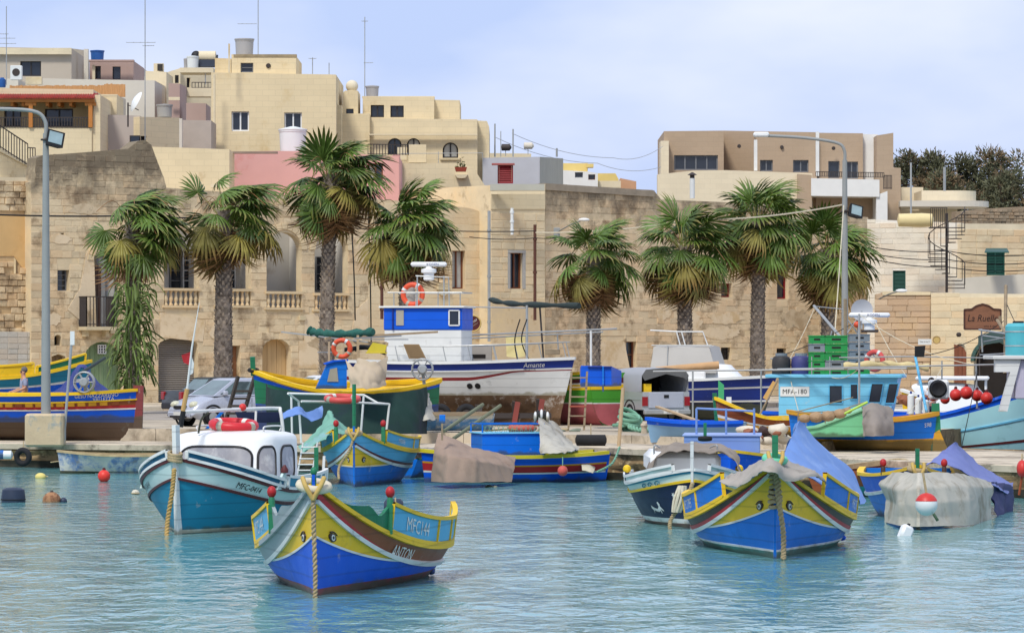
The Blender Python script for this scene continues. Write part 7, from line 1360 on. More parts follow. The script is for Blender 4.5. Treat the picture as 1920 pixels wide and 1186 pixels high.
for a,c,r_ in(((1610,668,61),(1610,612,61),.05),((1585,560,61),(1585,690,61),.06),((1526,573,60),(1590,648,61),.045),((1560,620,61),(1540,700,61),.02),((1528,574,60),(1586,580,61),.015),((1590,600,61),(1640,668,61),.025),((1578,640,61),(1608,596,61),.02),((1611,588,63.5),(1611,760,63.5),.035),((1445,672,61),(1705,668,63),.025),((1445,692,61.5),(1920,682,66),.028),((1705,668,63),(1930,672,66),.02),((1830,682,65),(1832,765,65),.03),((1766,676,64),(1766,740,64),.025),((1522,668,62),(1522,706,62),.02),((1556,668,62),(1556,706,62),.02),((1476,672,61),(1476,790,61.5),.06)):MB().tube([rel(*a),rel(*c)],r_,6).obj('tube',STEEL if r_!=.06 else OLDWOOD,t)
MB().cbox(.25,.75,-.2,.2,.28,.36,.01).obj('radar_platform',IRON,t);MB().ball((.1,-.1,.52),.1,12).obj('amber_lamp',BUOYO,t,smooth=60)
t=thing('satellite_dome','pale grey satellite dish standing behind the radar bar','satellite dish',P(1616,588,57));MB().lathe([(.001,.1),(.2,.07),(.34,0),(.36,-.03),(.34,-.02),(.2,.05),(.001,.08)],(0,0,.12),22,'Y').obj('dish',mat('dish_grey',(190,192,196),.5,.05),t,smooth=60);MB().bar((0,.1,-.5),(0,.1,.1),.06).obj('stand',STEEL,t)
lifebuoy('faded red lifebuoy hung upright behind the grey crates',P(1640,676,61.5),.27,.08,(.6,1,0),mat('faded_red_buoy',(208,78,72)))
t=thing('rolled_canvas','rolled cream canvas lashed along the trawler roof rail','roll',P(1660,686,62.5));MB().tube(curve([(-1.25,0,0),(-.4,0,.05),(.5,0,.03),(1.3,0,-.05)],26),[.1+.03*math.sin(k*1.1)for k in range(26)],9).obj('roll',mat('cream_canvas',(208,190,140),.9,.15,3,.3,20),t,smooth=60)
CG=mat('green_crate',(36,150,74),.5,.12,2,rand=.12);CGR=mat('grey_crate',(128,140,148),.55,.12,2,rand=.12)
def crate(px,py,s,w,d,h,m,label,grp='plastic fish crates on the trawler roof'):
 t=thing('fish_crate',label,'crate',P(px,py,s),0,grp);MB().box(-w/2,w/2,0,d,0,h*.86).obj('body',m,t);MB().box(-w/2-.02,w/2+.02,-.02,d+.02,h*.86,h*.97).obj('rim',m,t);MB().box(-w*.2,w*.2,-.012,.0,h*.4,h*.62).obj('handle_slot',BLACKP,t)
nth=('bottom','second','third','fourth','top')
for i in range(5):crate(1532,706-15.6*i,62,.47,.4,.25,CG if i in(0,1,2,4)else CGR,nth[i]+(' green' if i!=3 else ' grey')+' fish crate in the narrow stack left on the trawler roof')
for i in range(5):crate(1568,706-15.6*i,62,.68,.45,.25,CG if i!=1 else CGR,nth[i]+(' green' if i!=1 else ' grey')+' fish crate in the wide stack beside the mast')
for i in range(5):crate(1612,702-15.4*i,61.2,.62,.45,.245,CG if i==0 else CGR,nth[i]+(' green' if i==0 else ' grey')+' fish crate in the grey stack under the radar')
for px,m_,lb,w_ in((1465,mat('black_drum',(58,56,56),.6,.15),'black plastic drum with cap at the trawler roof end',.29),(1502,mat('indigo_drum',(70,70,124),.55,.12),'indigo plastic drum next to the black one',.31)):t=thing('plastic_drum',lb,'drum',P(px,706,61.5),0,'plastic drums on the trawler roof');MB().lathe([(w_*.9,0),(w_,.05),(w_*.97,.3),(w_,.34),(w_*.97,.5),(w_*.85,.6),(w_*.6,.64)],n=18).obj('body',m_,t,smooth=40);MB().lathe([(w_*.62,.63),(w_*.62,.72)],n=16).obj('lid',CGR if 'black' in lb else BUOYO,t)
for i,(px,py,r_)in enumerate(((1749,742,.15),(1772,748,.14),(1792,740,.18),(1812,736,.19),(1832,741,.17),(1850,746,.18))):t=thing('round_buoy',('first','second','third','fourth','fifth','sixth')[i]+' red ball buoy counted from the white winch on the foredeck','buoy',P(px,py,65+.3*(i%2)),0,'red ball buoys on the foredeck');MB().ball((0,0,0),r_,16).obj('ball',BUOYR,t,smooth=60);MB().lathe([(.05,r_*.93),(.045,r_+.05),(.02,r_+.07)],n=8).obj('neck',MARO,t)
t=thing('net_hauler','white net hauler with black round mouth on the foredeck','winch',P(1762,748,66));MB().cbox(-.3,.26,-.1,.35,0,.55,.06).obj('housing',GEL,t);MB().lathe([(.02,-.12),(.2,-.16),(.24,-.08),(.24,0)],(-.06,-.05,.3),18,'Y').obj('mouth',BLACKP,t,smooth=40);MB().torus((-.06,-.12,.3),.22,.04,(0,1,0),20,6).obj('collar',RUBBER,t,smooth=60)
for k in range(3):t=thing('long_fender',('taller','middle','shorter')[k]+' dirty white fender tied at the wheelhouse front','fender',P(1708+14*k,778,65+.2*k),0,'white fenders by the wheelhouse front');h_=(.62,.52,.45)[k];MB().lathe([(.03,0),(.1,.05),(.1,h_-.05),(.03,h_)],n=12).obj('tube',WTANK,t,smooth=50);MB().lathe([(.03,h_),(.03,h_+.07)],n=8).obj('eyelet',NAVB,t)
p0=P(1738,775,66.5);t=thing('boathook','pale blue pole topped by a black bag against the sky blue wheelhouse','pole',p0);MB().tube([(0,0,0),P(1716,668,66)-p0],.04,8).obj('shaft',SKYB,t);q=P(1718,662,66)-p0;MB().add([(q.x-.12,-.05,q.z-.1),(q.x+.13,-.05,q.z-.1),(q.x+.17,-.05,q.z+.22),(q.x-.12,-.05,q.z+.2),(q.x-.12,.12,q.z-.1),(q.x+.13,.12,q.z-.1),(q.x+.17,.12,q.z+.22),(q.x-.12,.12,q.z+.2)],[(0,1,2,3),(7,6,5,4),(0,4,5,1),(1,5,6,2),(2,6,7,3),(3,7,4,0)]).obj('bag',RUBBER,t)
t=thing('wheelhouse','white and lilac wheelhouse post and roof at the right picture edge','wheelhouse',Vector((P(1905,750,67).x,P(1905,750,67).y,1.6)));MB().add([(-.5,-.3,.1),(-.28,-.3,.1),(.1,-.3,1.55),(-.62,-.3,1.55),(-.62,-.3,1.2),(-.2,-.3,1.2),(-.5,0,.1),(-.28,0,.1),(.1,0,1.55),(-.62,0,1.55),(-.62,0,1.2),(-.2,0,1.2)],[(0,1,5),(1,2,5),(5,2,3,4),(6,11,7),(7,11,8),(11,10,9,8),(0,6,7,1),(1,7,8,2),(2,8,9,3),(3,9,10,4),(4,10,11,5),(5,11,6,0)]).obj('raked_post',WHITE,t);MB().cbox(-.05,2.2,-.2,1.6,.45,1.55,.02).obj('wall',mat('lilac_white',(196,190,206),.5,.06),t);MB().cbox(-.7,2.3,-.4,1.8,1.55,1.66,.02).obj('roof',WHITE,t)
t=thing('teal_tank','turquoise plastic tank with dark cap at the right picture edge','water tank',P(1912,668,66.5));MB().lathe([(.34,0),(.37,.06),(.37,.85),(.3,.93),(.12,.95)],(0,.3,0),20).obj('body',mat('turquoise_plastic',(84,176,186),.45,.1),t,smooth=40);MB().lathe([(.16,.94),(.16,1.0)],(0,.3,0),14).obj('cap',BLACKP,t);MB().torus((0,.3,.3),.375,.015,(0,0,1),24,5).obj('strap',STEEL,t);MB().torus((0,.3,.7),.375,.015,(0,0,1),24,5).obj('strap',STEEL,t)
o_=P(1880,640,65);t=thing('pole_bundle','tangle of grey tubes and rails before the turquoise tank','frame',o_)
for a,c,r_ in(((1886,535,64),(1884,700,65),.05),((1836,618,64),(1884,625,65),.03),((1840,616,64),(1842,660,64),.025),((1838,628,64),(1880,634,65),.02),((1845,640,64),(1925,625,66),.02),((1838,665,64),(1925,660,66),.02),((1870,600,64),(1888,628,65),.05),((1875,592,64),(1877,615,64),.05)):MB().tube([rel(*a),rel(*c)],r_,6).obj('tube',STEEL if r_<.045 else OLDWOOD,t)
hT=Hull(6.5,2.6,1.4,1.0,1.0,st=.75,draft=.4,rake=.5);tT=simple_boat('cabin_cruiser','white cabin cruiser moored behind the red ball buoys',hT,1795,760,59,-8,.45,[('hull',-.4,.9,GEL)],GEL,GEL,group='moored wooden fishing boats');wheelhouse(tT,1.3,.95,.9,1.2,1.0,1.85,GEL,.7,.2,.8);MB().cbox(-1.3,1.0,-.9,.9,2.0,2.12,.04).obj('hardtop',GEL,tT);[MB().bar((x,y,1.7),(x,y,2.02),.06).obj('pillar',GEL,tT)for x in(-1.2,.9)for y in(-.7,.7)]
hU=Hull(4.5,1.8,1.3,.85,.9,draft=.3,sb=2);simple_boat('fishing_boat','yellow and white bow of a small boat behind the raked post',hU,1828,760,58,170,.8,[('hull',-.3,.45,WHITE),('strake',.45,.95,YELL)],GREEN,WHITE)
hV=Hull(3.7,1.7,.78,.56,.74,draft=.2,tm=.5,sb=1.8,ss=2.2,em=.3,eb=.7);tV=simple_boat('fishing_boat','blue boat with yellow rim and mint cabin on the right pier',hV,1620,843,71.7,176,1.0,[('bottom',-.4,.16,OCHRE),('hull',.16,.86,AZURE),('strake',.86,.97,AZURE)],OCHRE,OCHRE,deckw=.55);hV.loop('gunwale_cap',[(.08,-.02),(.08,.08),(-.08,.08),(-.08,-.02)],OCHRE,tV)
for o in[hV.band('inner_side',.5,1.05,OCHRE,tV,nv=2)]:
 for v in o.data.vertices:v.co.y*=.94;v.co.x*=.985
lettering('S98',.16,hV.map(1,.06,.68),WHITE,tV,thick=.012);MB().prism([(-2.02,-.2),(-1.74,-.2),(-1.76,1.02),(-1.96,1.04)],-.05,.05).obj('rudder',GREEN,tV);MB().prism([(-2.2,-.22),(-1.78,-.22),(-1.8,.24),(-1.96,.34)],-.06,.06).obj('rudder_blade',OCHRE,tV)
t=thing('mint_cabin','mint green wedge cabin with net tray on the pier boat','cabin',P(1568,818,72.6));MB().prism([(-.75,0),(.7,0),(.7,.68),(-.5,.22),(-.75,.2)],-.35,.9).obj('wall',MINT,t);MB().prism([(-.78,.2),(-.5,.23),(.72,.70),(.72,.74),(-.5,.27),(-.78,.24)],-.4,.95).obj('roof',mat('mint_roof',(136,196,150),.55,.1),t);fr=MB()
for a,c in(((-1.0,-.2,.25),(-1.0,-.2,.62)),((-1.0,-.2,.62),(.0,-.2,.66)),((0,-.2,.66),(.75,-.2,.9)),((0,-.2,.3),(0,-.2,.66)),((-.3,-.2,.22),(-.3,-.2,.62)),((-1,.7,.62),(.5,.7,1.0))):fr.tube([a,c],.015,5)
fr.obj('tray_frame',OLDWOOD,t)
t2=thing('net_heap','tan net heap with floats lying on the mint cabin','net',P(1560,784,73.4));[MB().ball((x,0,z),r_,10,sz=.7).obj('net_fold',mat('tan_net',(172,142,108),.95,.3,5,.9,30),t2,smooth=60)for x,z,r_ in((-.7,.0,.16),(-.4,.03,.2),(-.1,.06,.2),(.2,.12,.18),(.4,.2,.12))];MB().tube([(.3,-.1,.12),(.9,-.1,.42)],.035,6).obj('lime_pole',mat('lime_plastic',(168,206,62),.5),t2)
loose('grey_sheet','grey brown sheet hanging beside the mint cabin',cloth([[P(1617,762,73),P(1640,756,73),P(1672,766,72.6)],[P(1618,790,73.4),P(1642,790,73.8),P(1675,790,73)],[P(1618,817,73.6),P(1643,817,74),P(1675,816,73.2)]],24,20,.04,3,61),mat('brown_grey_sheet',(142,132,122),.9,.12,2,.3,30))
loose('grey_sheet','back fall of the grey sheet over the mint cabin end',cloth([[P(1617,762,72.8),P(1640,756,71.6),P(1672,766,71.6)],[P(1618,817,72),P(1643,817,70.8),P(1675,816,71.4)]],14,10,.04,3,62),mat('brown_grey_sheet',(142,132,122)))
hW=Hull(2.5,1.2,.5,.4,.42,st=.75,draft=.15);simple_boat('small_dinghy','pale blue dinghy beached behind the lavender deckhouse',hW,1306,824,69,172,1.05,[('hull',-.3,.7,mat('paint_faded_blue',(132,170,200),.6,.1)),('strake',.7,1,BLUE)],BLUE,BLUE,deckw=.3)
hX=Hull(2.9,1.4,1.0,.45,.5,draft=.3,sb=1.9);tX=simple_boat('fishing_boat','brown and yellow boat bow rising behind the tube railing',hX,1346,826,69,200,1.1,[('hull',-.5,.5,OCHRE),('white_line',.5,.58,WHITE),('strake',.58,.95,BROWN)],BROWN,YELL,deckw=.4,anchor='stem')
topX=hX.stem('stem',GREEN,tX,.15)
t=thing('green_board_post','bright green board standing upright behind the tube railing','post',P(1352,745,66));MB().prism([(-.08,-.9),(.08,-.9),(.08,.36),(-.08,.5)],-.03,.03).obj('board',mat('bright_green',(70,170,110),.5),t);MB().bar((.22,0,-.9),(.22,0,.02),.14).obj('white_post',WTANK,t)
p0=P(1455,716,64);t=thing('oar','tan wooden oar leaning with its blade up by the trawler stern','oar',p0);MB().tube([(.05,0,.06),(-.5,0,-1.0)],.03,6).obj('shaft',OLDWOOD,t);MB().bar((-.02,0,0),(-.32,0,-.5),.16,.03,up=(0,1,0)).obj('blade',mat('tan_oar',(206,162,92),.6,.12),t)
SACK=mat('white_sack',(214,204,184),.9,.12,2,.4,20,stain=(176,160,136),stain_th=.6);DNET=mat('dark_net',(70,52,50),.95,.35,6,.9,40)
for i,(px,py,r_,lb,m_,sx)in enumerate(((1404,806,.22,'long white sack slumped behind the green stem head',SACK,1.5),(1530,800,.2,'small white sack behind the blue tarpaulin peak',SACK,1.2),(1528,820,.22,'striped grey sack against the yellow rimmed boat',SACK,1.0),(1455,824,.26,'dark brown net heap on the pier',DNET,1.3),(1500,826,.2,'small dark net lump between the white sacks',DNET,1.2),(1425,826,.25,'white bundle beside the lavender deckhouse',SACK,1.0))):
 t=thing('sack' if m_ is SACK else 'net_heap',lb,'sack' if m_ is SACK else 'net',P(px,py,70));mb=MB().ball((0,0,0),r_,18,sz=.6,sx=sx);mb.v=[tuple(Vector(v)*(1+.3*noise.noise(Vector(v)*5+Vector((i,0,0)))))for v in mb.v];mb.obj('bag',m_,t,smooth=70);MB().torus((r_*sx*.9,0,.05),.05,.02,(1,0,.2),10,5).obj('tie',ROPE,t)
o_=P(1700,700,62);t=thing('rigging','slack ropes and thin stays strung over the right trawlers','rigging',o_)
for k,(a,c,dr)in enumerate((((1445,672,61),(1610,600,61),.1),((1611,590,63),(1830,684,65),.25),((1528,575,60),(1470,690,61),.1),((1720,668,66),(1884,600,64),.2),((1480,700,61.5),(1500,780,64),.05),((1640,600,60.5),(1700,705,63),.1),((1884,560,64),(1925,640,66),.1),((1766,690,64),(1700,775,66),.1),((1556,706,62),(1611,690,63),.15),((1800,850,67),(1832,700,65),.05))):MB().tube([q-o_ for q in sag(P(*a),P(*c),dr,10)],.012,4).obj('stay',WHROPE if k%3 else RUBBER,t)
t=thing('net_heap','brown nets and cork floats piled on the trawler side deck','net',P(1722,762,64.5));r=random.Random(9)
for k in range(8):mb=MB().ball((r.uniform(-.5,.5),r.uniform(-.1,.3),r.uniform(0,.3)),r.uniform(.12,.24),12,sz=.7);mb.v=[tuple(Vector(v)*(1+.2*noise.noise(Vector(v)*6)))for v in mb.v];mb.obj('net_fold',mat('russet_net',(150,96,70),.95,.35,5,.9,30),t,smooth=60)
t=thing('gear_heap','heap of ropes, floats and nets on the pier behind the lavender deckhouse','net',P(1452,826,73));r=random.Random(19)
for k in range(12):mb=MB().ball((r.uniform(-.75,.55),r.uniform(0,.6),r.uniform(-.05,.3)),r.uniform(.1,.22),12,sz=.75,sx=1.3);mb.v=[tuple(Vector(v)*(1+.28*noise.noise(Vector(v)*6+Vector((k,0,0)))))for v in mb.v];mb.obj('net_fold',(SACK,DNET,mat('russet_net',(150,96,70)),SACK)[k%4],t,smooth=60)
t=thing('net_heap','tangled green and grey netting on the quay under the trawler bow','net',P(1030,812,65));r=random.Random(29)
for k in range(9):mb=MB().ball((r.uniform(-.8,.8),r.uniform(0,.5),r.uniform(0,.12)),r.uniform(.08,.18),10,sz=.6,sx=1.4);mb.v=[tuple(Vector(v)*(1+.3*noise.noise(Vector(v)*7+Vector((k,0,0)))))for v in mb.v];mb.obj('net_fold',(mat('grey_net',(120,128,112),.95,.35,5,.9,30),OLDWOOD,ROPE)[k%3],t,smooth=60)
for k,(px,py,lb)in enumerate(((865,822,'loose brown board lying at the kerb behind the tender'),(1245,818,'short plank lying on the quay by the bollard'),(980,820,'long pale plank lying along the kerb under the trawler'))):t=thing('plank',lb,'plank',P(px,py,66),.1*k);MB().cbox(-.5-.2*k,.5+.2*k,-.08,.08,0,.05,.01).obj('board',OLDWOOD,t)
# ---------------------------------------------------------------- vehicles
SILV=mat('silver_car_paint',(186,190,200),.28,.03,1,metal=.25,spec=.6);DKCAR=mat('dark_car_paint',(52,54,52),.3,.06,1,spec=.6);WCAR=mat('white_car_paint',(226,228,230),.3,.03,1);CGL=mat('car_glass',(96,116,116),.07,.3,2,spec=.7);LENS=mat('headlight_lens',(206,204,176),.15,.08,4);TAILR=mat('tail_light',(150,30,34),.2,.1);PLT=mat('number_plate',(222,222,214),.5,.04)
def wheel(root,x,y,r,w=.19):
 a=MB().torus((x,y,r),r-.09,.10,(0,1,0),24,8).obj('tyre',RUBBER,root,smooth=60);MB().lathe([(.03,-.09),(r*.55,-.07),(r*.6,-.02),(r*.6,.08)]if y<0 else[(r*.6,-.08),(r*.6,.02),(r*.55,.07),(.03,.09)],(x,y,r),16,'Y').obj('rim',STEEL,a,smooth=40)
def car(name,label,px,py,s,head,L,Wd,prof,gh,m,ry=.30):
 """prof: [(x, top z)] along the length from the tail; gh: greenhouse (x0,x1,x0top,x1top,zbelt,ztop)"""
 c=P(px,py,s);c.z=G;t=thing(name,label,'car',c,math.radians(head),'cars parked on the quay');h=Wd/2;rows=[]
 for x,zt in prof:
  e=min(1,.86+.5*min(x,L-x));w=h*min(1,e);lo=.2+.12*(e<.93);row=[(-w*.9,lo),(-w,.36),(-w,zt-.22),(-w*.96,zt-.06),(-w*.86,zt),(0,zt+.03)];row+=[(-a,b)for a,b in row[-2::-1]];rows.append([Vector((x-L/2,a,max(b,lo)))for a,b in row])
 mb=MB().grid(rows);n=len(rows[0]);mb.f+=[tuple(range(n)),tuple(len(mb.v)-1-k for k in range(n))];mb.obj('body',m,t,smooth=42)
 x0,x1,a0,a1,zb,zt=gh;x0,x1,a0,a1=(q-L/2 for q in(x0,x1,a0,a1));hb,ht=h*.93,h*.72
 B_=[Vector((x0,-hb,zb)),Vector((x1,-hb,zb)),Vector((x1,hb,zb)),Vector((x0,hb,zb))];T_=[Vector((a0,-ht,zt)),Vector((a1,-ht,zt)),Vector((a1,ht,zt)),Vector((a0,ht,zt))]
 M2=[q.lerp(w_,.93)+Vector((0,0,.02))for q,w_ in zip(B_,T_)];mid=[Vector((q.x*.9+(a0+a1)*.05,q.y*.86,zt+.015))for q in T_]
 mb=MB();mb.grid([B_,M2,mid],closed_u=True);mb.f.append((8,9,10,11));mb.obj('roof',m,t,smooth=50)
 def pane(i,u0,u1,v0=.1,v1=.86,nm='window'):
  j=(i+1)%4;q=lambda u,v:(B_[i].lerp(B_[j],u)).lerp(M2[i].lerp(M2[j],u),v);p=[q(u0,v0),q(u1,v0),q(u1,v1),q(u0,v1)];nrm=(p[1]-p[0]).cross(p[3]-p[0]).normalized();ct=Vector((0,0,zb+.2));nrm=nrm if nrm.dot(p[0]-ct)>0 else-nrm
  MB().add([x+nrm*.006 for x in p]+[x-nrm*.006 for x in p],[(0,1,2,3),(0,4,5,1),(1,5,6,2),(2,6,7,3),(3,7,4,0)]).obj(nm,CGL,t)
 for i in(0,2):pane(i,.06,.36);pane(i,.40,.84)if i==0 else(pane(i,.16,.58),pane(i,.62,.92))
 pane(1,.06,.94,.06,.92,'windscreen');pane(3,.08,.92,.1,.9,'rear_window')
 for x in(L*.18,L*.80):
  for sd in(1,-1):wheel(t,x-L/2,sd*(h-.07),ry);MB().torus((x-L/2,sd*h*.99,ry),ry+.05,.035,(0,1,0),22,5).obj('wheel_arch',BLACKP,t)
 F_=L/2
 for sd in(1,-1):
  MB().ball((F_-.22,sd*h*.66,.66),.2,12,sz=.62,sx=.9,sy=.85).obj('headlight',LENS,t,smooth=60);MB().cbox(-F_-.01,-F_+.12,sd*h*.78-.12,sd*h*.78+.12,.62,.9,.02).obj('tail_light',TAILR,t);MB().cbox(x1-.45,x1-.3,sd*(h+.02)-.07,sd*(h+.02)+.07,zb+.02,zb+.16,.03).obj('mirror',m,t)
  MB().box(-.25,.0,sd*(h+.004)-.006,sd*(h+.004)+.006,zb-.2,zb-.17).obj('door_handle',m,t);MB().box(-.31,-.30,sd*h-.003,sd*h+.003,.4,zb-.05).obj('door_seam',BLACKP,t)
 MB().cbox(F_-.12,F_+.03,-h*.8,h*.8,.26,.46,.04).obj('front_bumper',m,t);MB().box(F_+.03,F_+.045,-.26,.26,.34,.45).obj('number_plate',PLT,t);MB().cbox(F_-.1,F_+.012,-.34,.34,.54,.64,.02).obj('grille',BLACKP,t);MB().box(F_+.028,F_+.036,-.5,.5,.27,.33).obj('air_intake',BLACKP,t)
 MB().cbox(-F_-.04,-F_+.1,-h*.85,h*.85,.3,.52,.04).obj('rear_bumper',BLACKP if m is DKCAR else m,t);return t
HB=[(0,.62),(.06,.9),(.5,.95),(1.6,.95),(2.55,.95),(2.95,.88),(3.35,.74),(3.55,.58),(3.62,.45)]
car('hatchback_car','silver hatchback parked nose to the quay behind the tube rack',430,797,60.5,216,3.62,1.66,HB,(.05,2.85,.3,1.95,.93,1.46),SILV)
SD=[(0,.7),(.08,.92),(.9,.95),(1.6,.92),(3.0,.92),(3.5,.84),(4.1,.72),(4.28,.5)]
car('sedan_car','dark green black sedan showing its tail beside the silver hatchback',424,775,54,33,4.28,1.68,SD,(.75,3.2,1.25,2.6,.91,1.38),DKCAR);car('hatchback_car','white car glimpsed behind the netted boat bow',598,772,54,200,3.62,1.62,HB,(.05,2.85,.3,1.95,.93,1.44),WCAR)
c=P(1190,797,59.5);c.z=G;t=thing('pickup_truck','silver grey pickup with grey canvas canopy open at the back','pickup',c,math.radians(113),'cars parked on the quay');PK_=mat('pickup_silver',(176,180,180),.35,.05,1,metal=.2)
MB().prism([(-2.3,.5),(2.3,.5),(2.35,.85),(2.2,.95),(1.2,1.05),(-2.3,1.05)],-.8,.8).obj('body',PK_,t);MB().prism([(-.05,1.0),(1.3,1.0),(.75,1.62),(.1,1.65)],-.76,.76).obj('cab',PK_,t)
for sd in(1,-1):
 MB().prism([(.08,1.08),(1.05,1.08),(.7,1.55),(.16,1.57)],sd*.765-.006,sd*.765+.006).obj('side_window',CGL,t);MB().box(-2.2,-.1,sd*.805-.006,sd*.805+.006,.80,.84).obj('crease_strip',PK_,t)
 for x in(-1.35,1.45):wheel(t,x,sd*.72,.36);MB().torus((x,sd*.79,.38),.42,.03,(0,1,0),22,6).obj('wheel_arch',BLACKP,t)
 MB().box(-2.33,-2.29,sd*.72-.09,sd*.72+.09,.62,.9).obj('tail_light',TAILR,t)
MB().cbox(-2.33,-2.29,-.6,.6,.55,1.04,.015).obj('tailgate',SILV,t);MB().box(-2.345,-2.33,-.08,.08,.86,.96).obj('handle',BLACKP,t);MB().cbox(-2.45,-2.3,-.78,.78,.36,.5,.02).obj('bumper',STEEL,t);pl=MB().box(-2.465,-2.45,-.35,.15,.38,.49).obj('number_plate',PLT,t);lettering('DBF 291',.09,lambda x,y,l:(-2.466-l,-.1-x,.435+y),BLACKP,pl)
CAN=mat('grey_canopy',(160,162,166),.8,.06,1,.15,30);prof=[(-.8,1.05),(-.8,1.55),(-.66,1.74),(0,1.80),(.66,1.74),(.8,1.55),(.8,1.05)]
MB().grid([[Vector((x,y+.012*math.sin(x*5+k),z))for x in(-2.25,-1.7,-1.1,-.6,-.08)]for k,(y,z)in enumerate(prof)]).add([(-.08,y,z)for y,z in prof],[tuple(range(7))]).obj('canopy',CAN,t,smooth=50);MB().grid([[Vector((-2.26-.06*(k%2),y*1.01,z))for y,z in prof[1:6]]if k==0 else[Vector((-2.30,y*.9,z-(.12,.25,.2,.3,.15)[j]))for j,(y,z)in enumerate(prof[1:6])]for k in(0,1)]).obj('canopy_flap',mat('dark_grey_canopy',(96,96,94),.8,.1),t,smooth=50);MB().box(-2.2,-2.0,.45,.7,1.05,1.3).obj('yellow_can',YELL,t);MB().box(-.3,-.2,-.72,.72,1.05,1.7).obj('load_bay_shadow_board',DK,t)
p0=P(445,806,63);t=thing('boat_trolley','two wheeled boat trolley with dark upright rails before the silver car','trolley',p0);TW=mat('tarred_wood',(66,60,54),.8,.25,3)
for x0_,x1_ in((-.35,.0),(.12,.5)):MB().bar((x0_,0,.25),(x1_,.3,1.6),.09).obj('rail',TW,t)
for k in range(4):MB().bar((-.32+.085*k,.05*k,.5+.22*k),(.16+.085*k,.05*k,.5+.22*k),.07).obj('rung',TW,t)
MB().cbox(-.45,.65,-.15,.4,.22,.34,.02).obj('bed',TW,t);MB().bar((-.95,0,0),(-.4,.1,.6),.08).obj('drawbar',AZURE,t)
for x in(-.4,.55):MB().torus((x,-.2,.2),.14,.06,(0,1,0),18,7).obj('wheel',RUBBER,t,smooth=60)
# ---------------------------------------------------------------- lamp posts, wires, aerials, people, floats
LAMPG=mat('lamp_post_grey',(150,152,148),.5,.12,1.2,stain=(150,140,126),stain_th=.66)
def lamp(label,px,base,s,z0,topy,armpx,army,m=LAMPG,headlen=.75,floody=None,floodpx=0):
 b_=P(px,base,s);b_.z=z0;t=thing('street_lamp',label,'street lamp',b_,0,'tall lamp posts on the quay');H=CH+(HY-topy)/s-z0;ax=(armpx-px)/s;ay=CH+(HY-army)/s-z0
 MB().tube([(0,0,0),(0,0,H*.5),(0,0,H)],[.14,.115,.085],12).obj('post',m,t,smooth=50);MB().tube(curve([(0,0,H-.05),(-.02,0,H+.35),(-.3,0,H+.62),(ax*.5,0,(H+.62+ay)/2+.05),(ax,0,ay)],20),.055,8).obj('arm',m,t,smooth=60)
 MB().cbox(ax-headlen*.4,ax+headlen*.35,-.16,.16,ay-.06,ay+.12,.05).obj('luminaire',GEL,t,smooth=40)
 fz=CH+(HY-floody)/s-z0;fx=(floodpx-px)/s;fl=thing('floodlight',label.replace('lamp post','floodlight on the lamp post').replace('street lamp','floodlight on the lamp post'),'floodlight',b_+Vector((fx,-.12,fz)),0,'floodlights on the lamp posts');fl.rotation_euler=(math.radians(-18),math.radians(14),math.radians(20))
 MB().add([(-.26,-.1,-.24),(.26,-.1,-.24),(.26,-.1,.24),(-.26,-.1,.24),(-.18,.2,-.16),(.18,.2,-.16),(.18,.2,.16),(-.18,.2,.16)],[(0,1,2,3),(7,6,5,4),(0,4,5,1),(1,5,6,2),(2,6,7,3),(3,7,4,0)]).obj('housing',RUBBER,fl);MB().box(-.2,.2,-.112,-.1,-.16,.19).obj('lens',mat('lamp_glass',(150,170,172),.08,.2,3),fl);MB().bar((0,.1,0),(-fx,.12,-.02),.06).obj('bracket',IRON,fl);MB().torus((0,0,fz),.13,.03,n=14,m=6).obj('clamp',IRON,t);return t
lamp('grey lamp post rising from the painted concrete block on the left',86,775,65,1.5,250,-62,206,floody=262,floodpx=103)
lamp('tall grey street lamp before the eighth palm on the right',1584,760,52,G,300,1428,254,floody=397,floodpx=1603)
t=thing('concrete_block','weathered concrete block daubed with blue and green paint under the lamp post','block',P(82,834,65.3));CB_=mat('daubed_concrete',(206,184,148),.9,.15,2,.6,12,stain=(64,132,160),stain_th=.57,stain_scale=1.1,stain2=(70,130,96),stain2_th=.62,stain2_scale=1.3);MB().cbox(-.55,.54,0,.9,-.05,.90,.06).obj('block',CB_,t)
t=thing('sign_pole','thin leaning metal pole with a small white sign plate','sign',P(119,832,65));MB().tube([(0,0,0),(.24,.05,3.1)],.04,8).obj('pole',STEEL,t);MB().cbox(.19,.32,-.01,.02,2.85,3.25,.005).obj('plate',WTANK,t)
def cable(label,pts,drop,r=.022,m=RUBBER):
 p0=Vector(pts[0]);t=thing('overhead_cable',label,'cable',p0,0,'overhead cables');L_=[]
 for a,c in zip(pts,pts[1:]):L_+=sag(a,c,drop,12)
 MB().tube([q-p0 for q in L_],r,5).obj('wire',m,t)
cable('black cables running along the left house front to the palms',[P(-20,402,47.5),P(210,405,46.6),P(420,408,45.6)],.03,.035);cable('black cable along the plastered house at first floor level',[P(540,421,45),P(760,430,44.2),P(1003,433,43.6)],.05);cable('thin black cable just under the plastered house cable',[P(880,444,43.8),P(1003,446,43.6),P(1090,440,43)],.08,.018)
cable('pale rope strung from the right lamp post down to the ashlar house',[P(1584,383,52),P(1300,412,46.5),P(1005,436,43.6)],.15,.03,WHROPE);cable('pale guy line falling down the right lamp post',[P(1582,385,52.5),P(1570,560,53),P(1560,690,54)],.02,.02,WHROPE)
for k,y in enumerate((462,474,484)):cable(('upper','middle','lower')[k]+' black cable crossing the white stair house',[P(1630,y,41.5),P(1775,y+8+4*k,42.3),P(1925,y+16+3*k,42)],.12,.022)
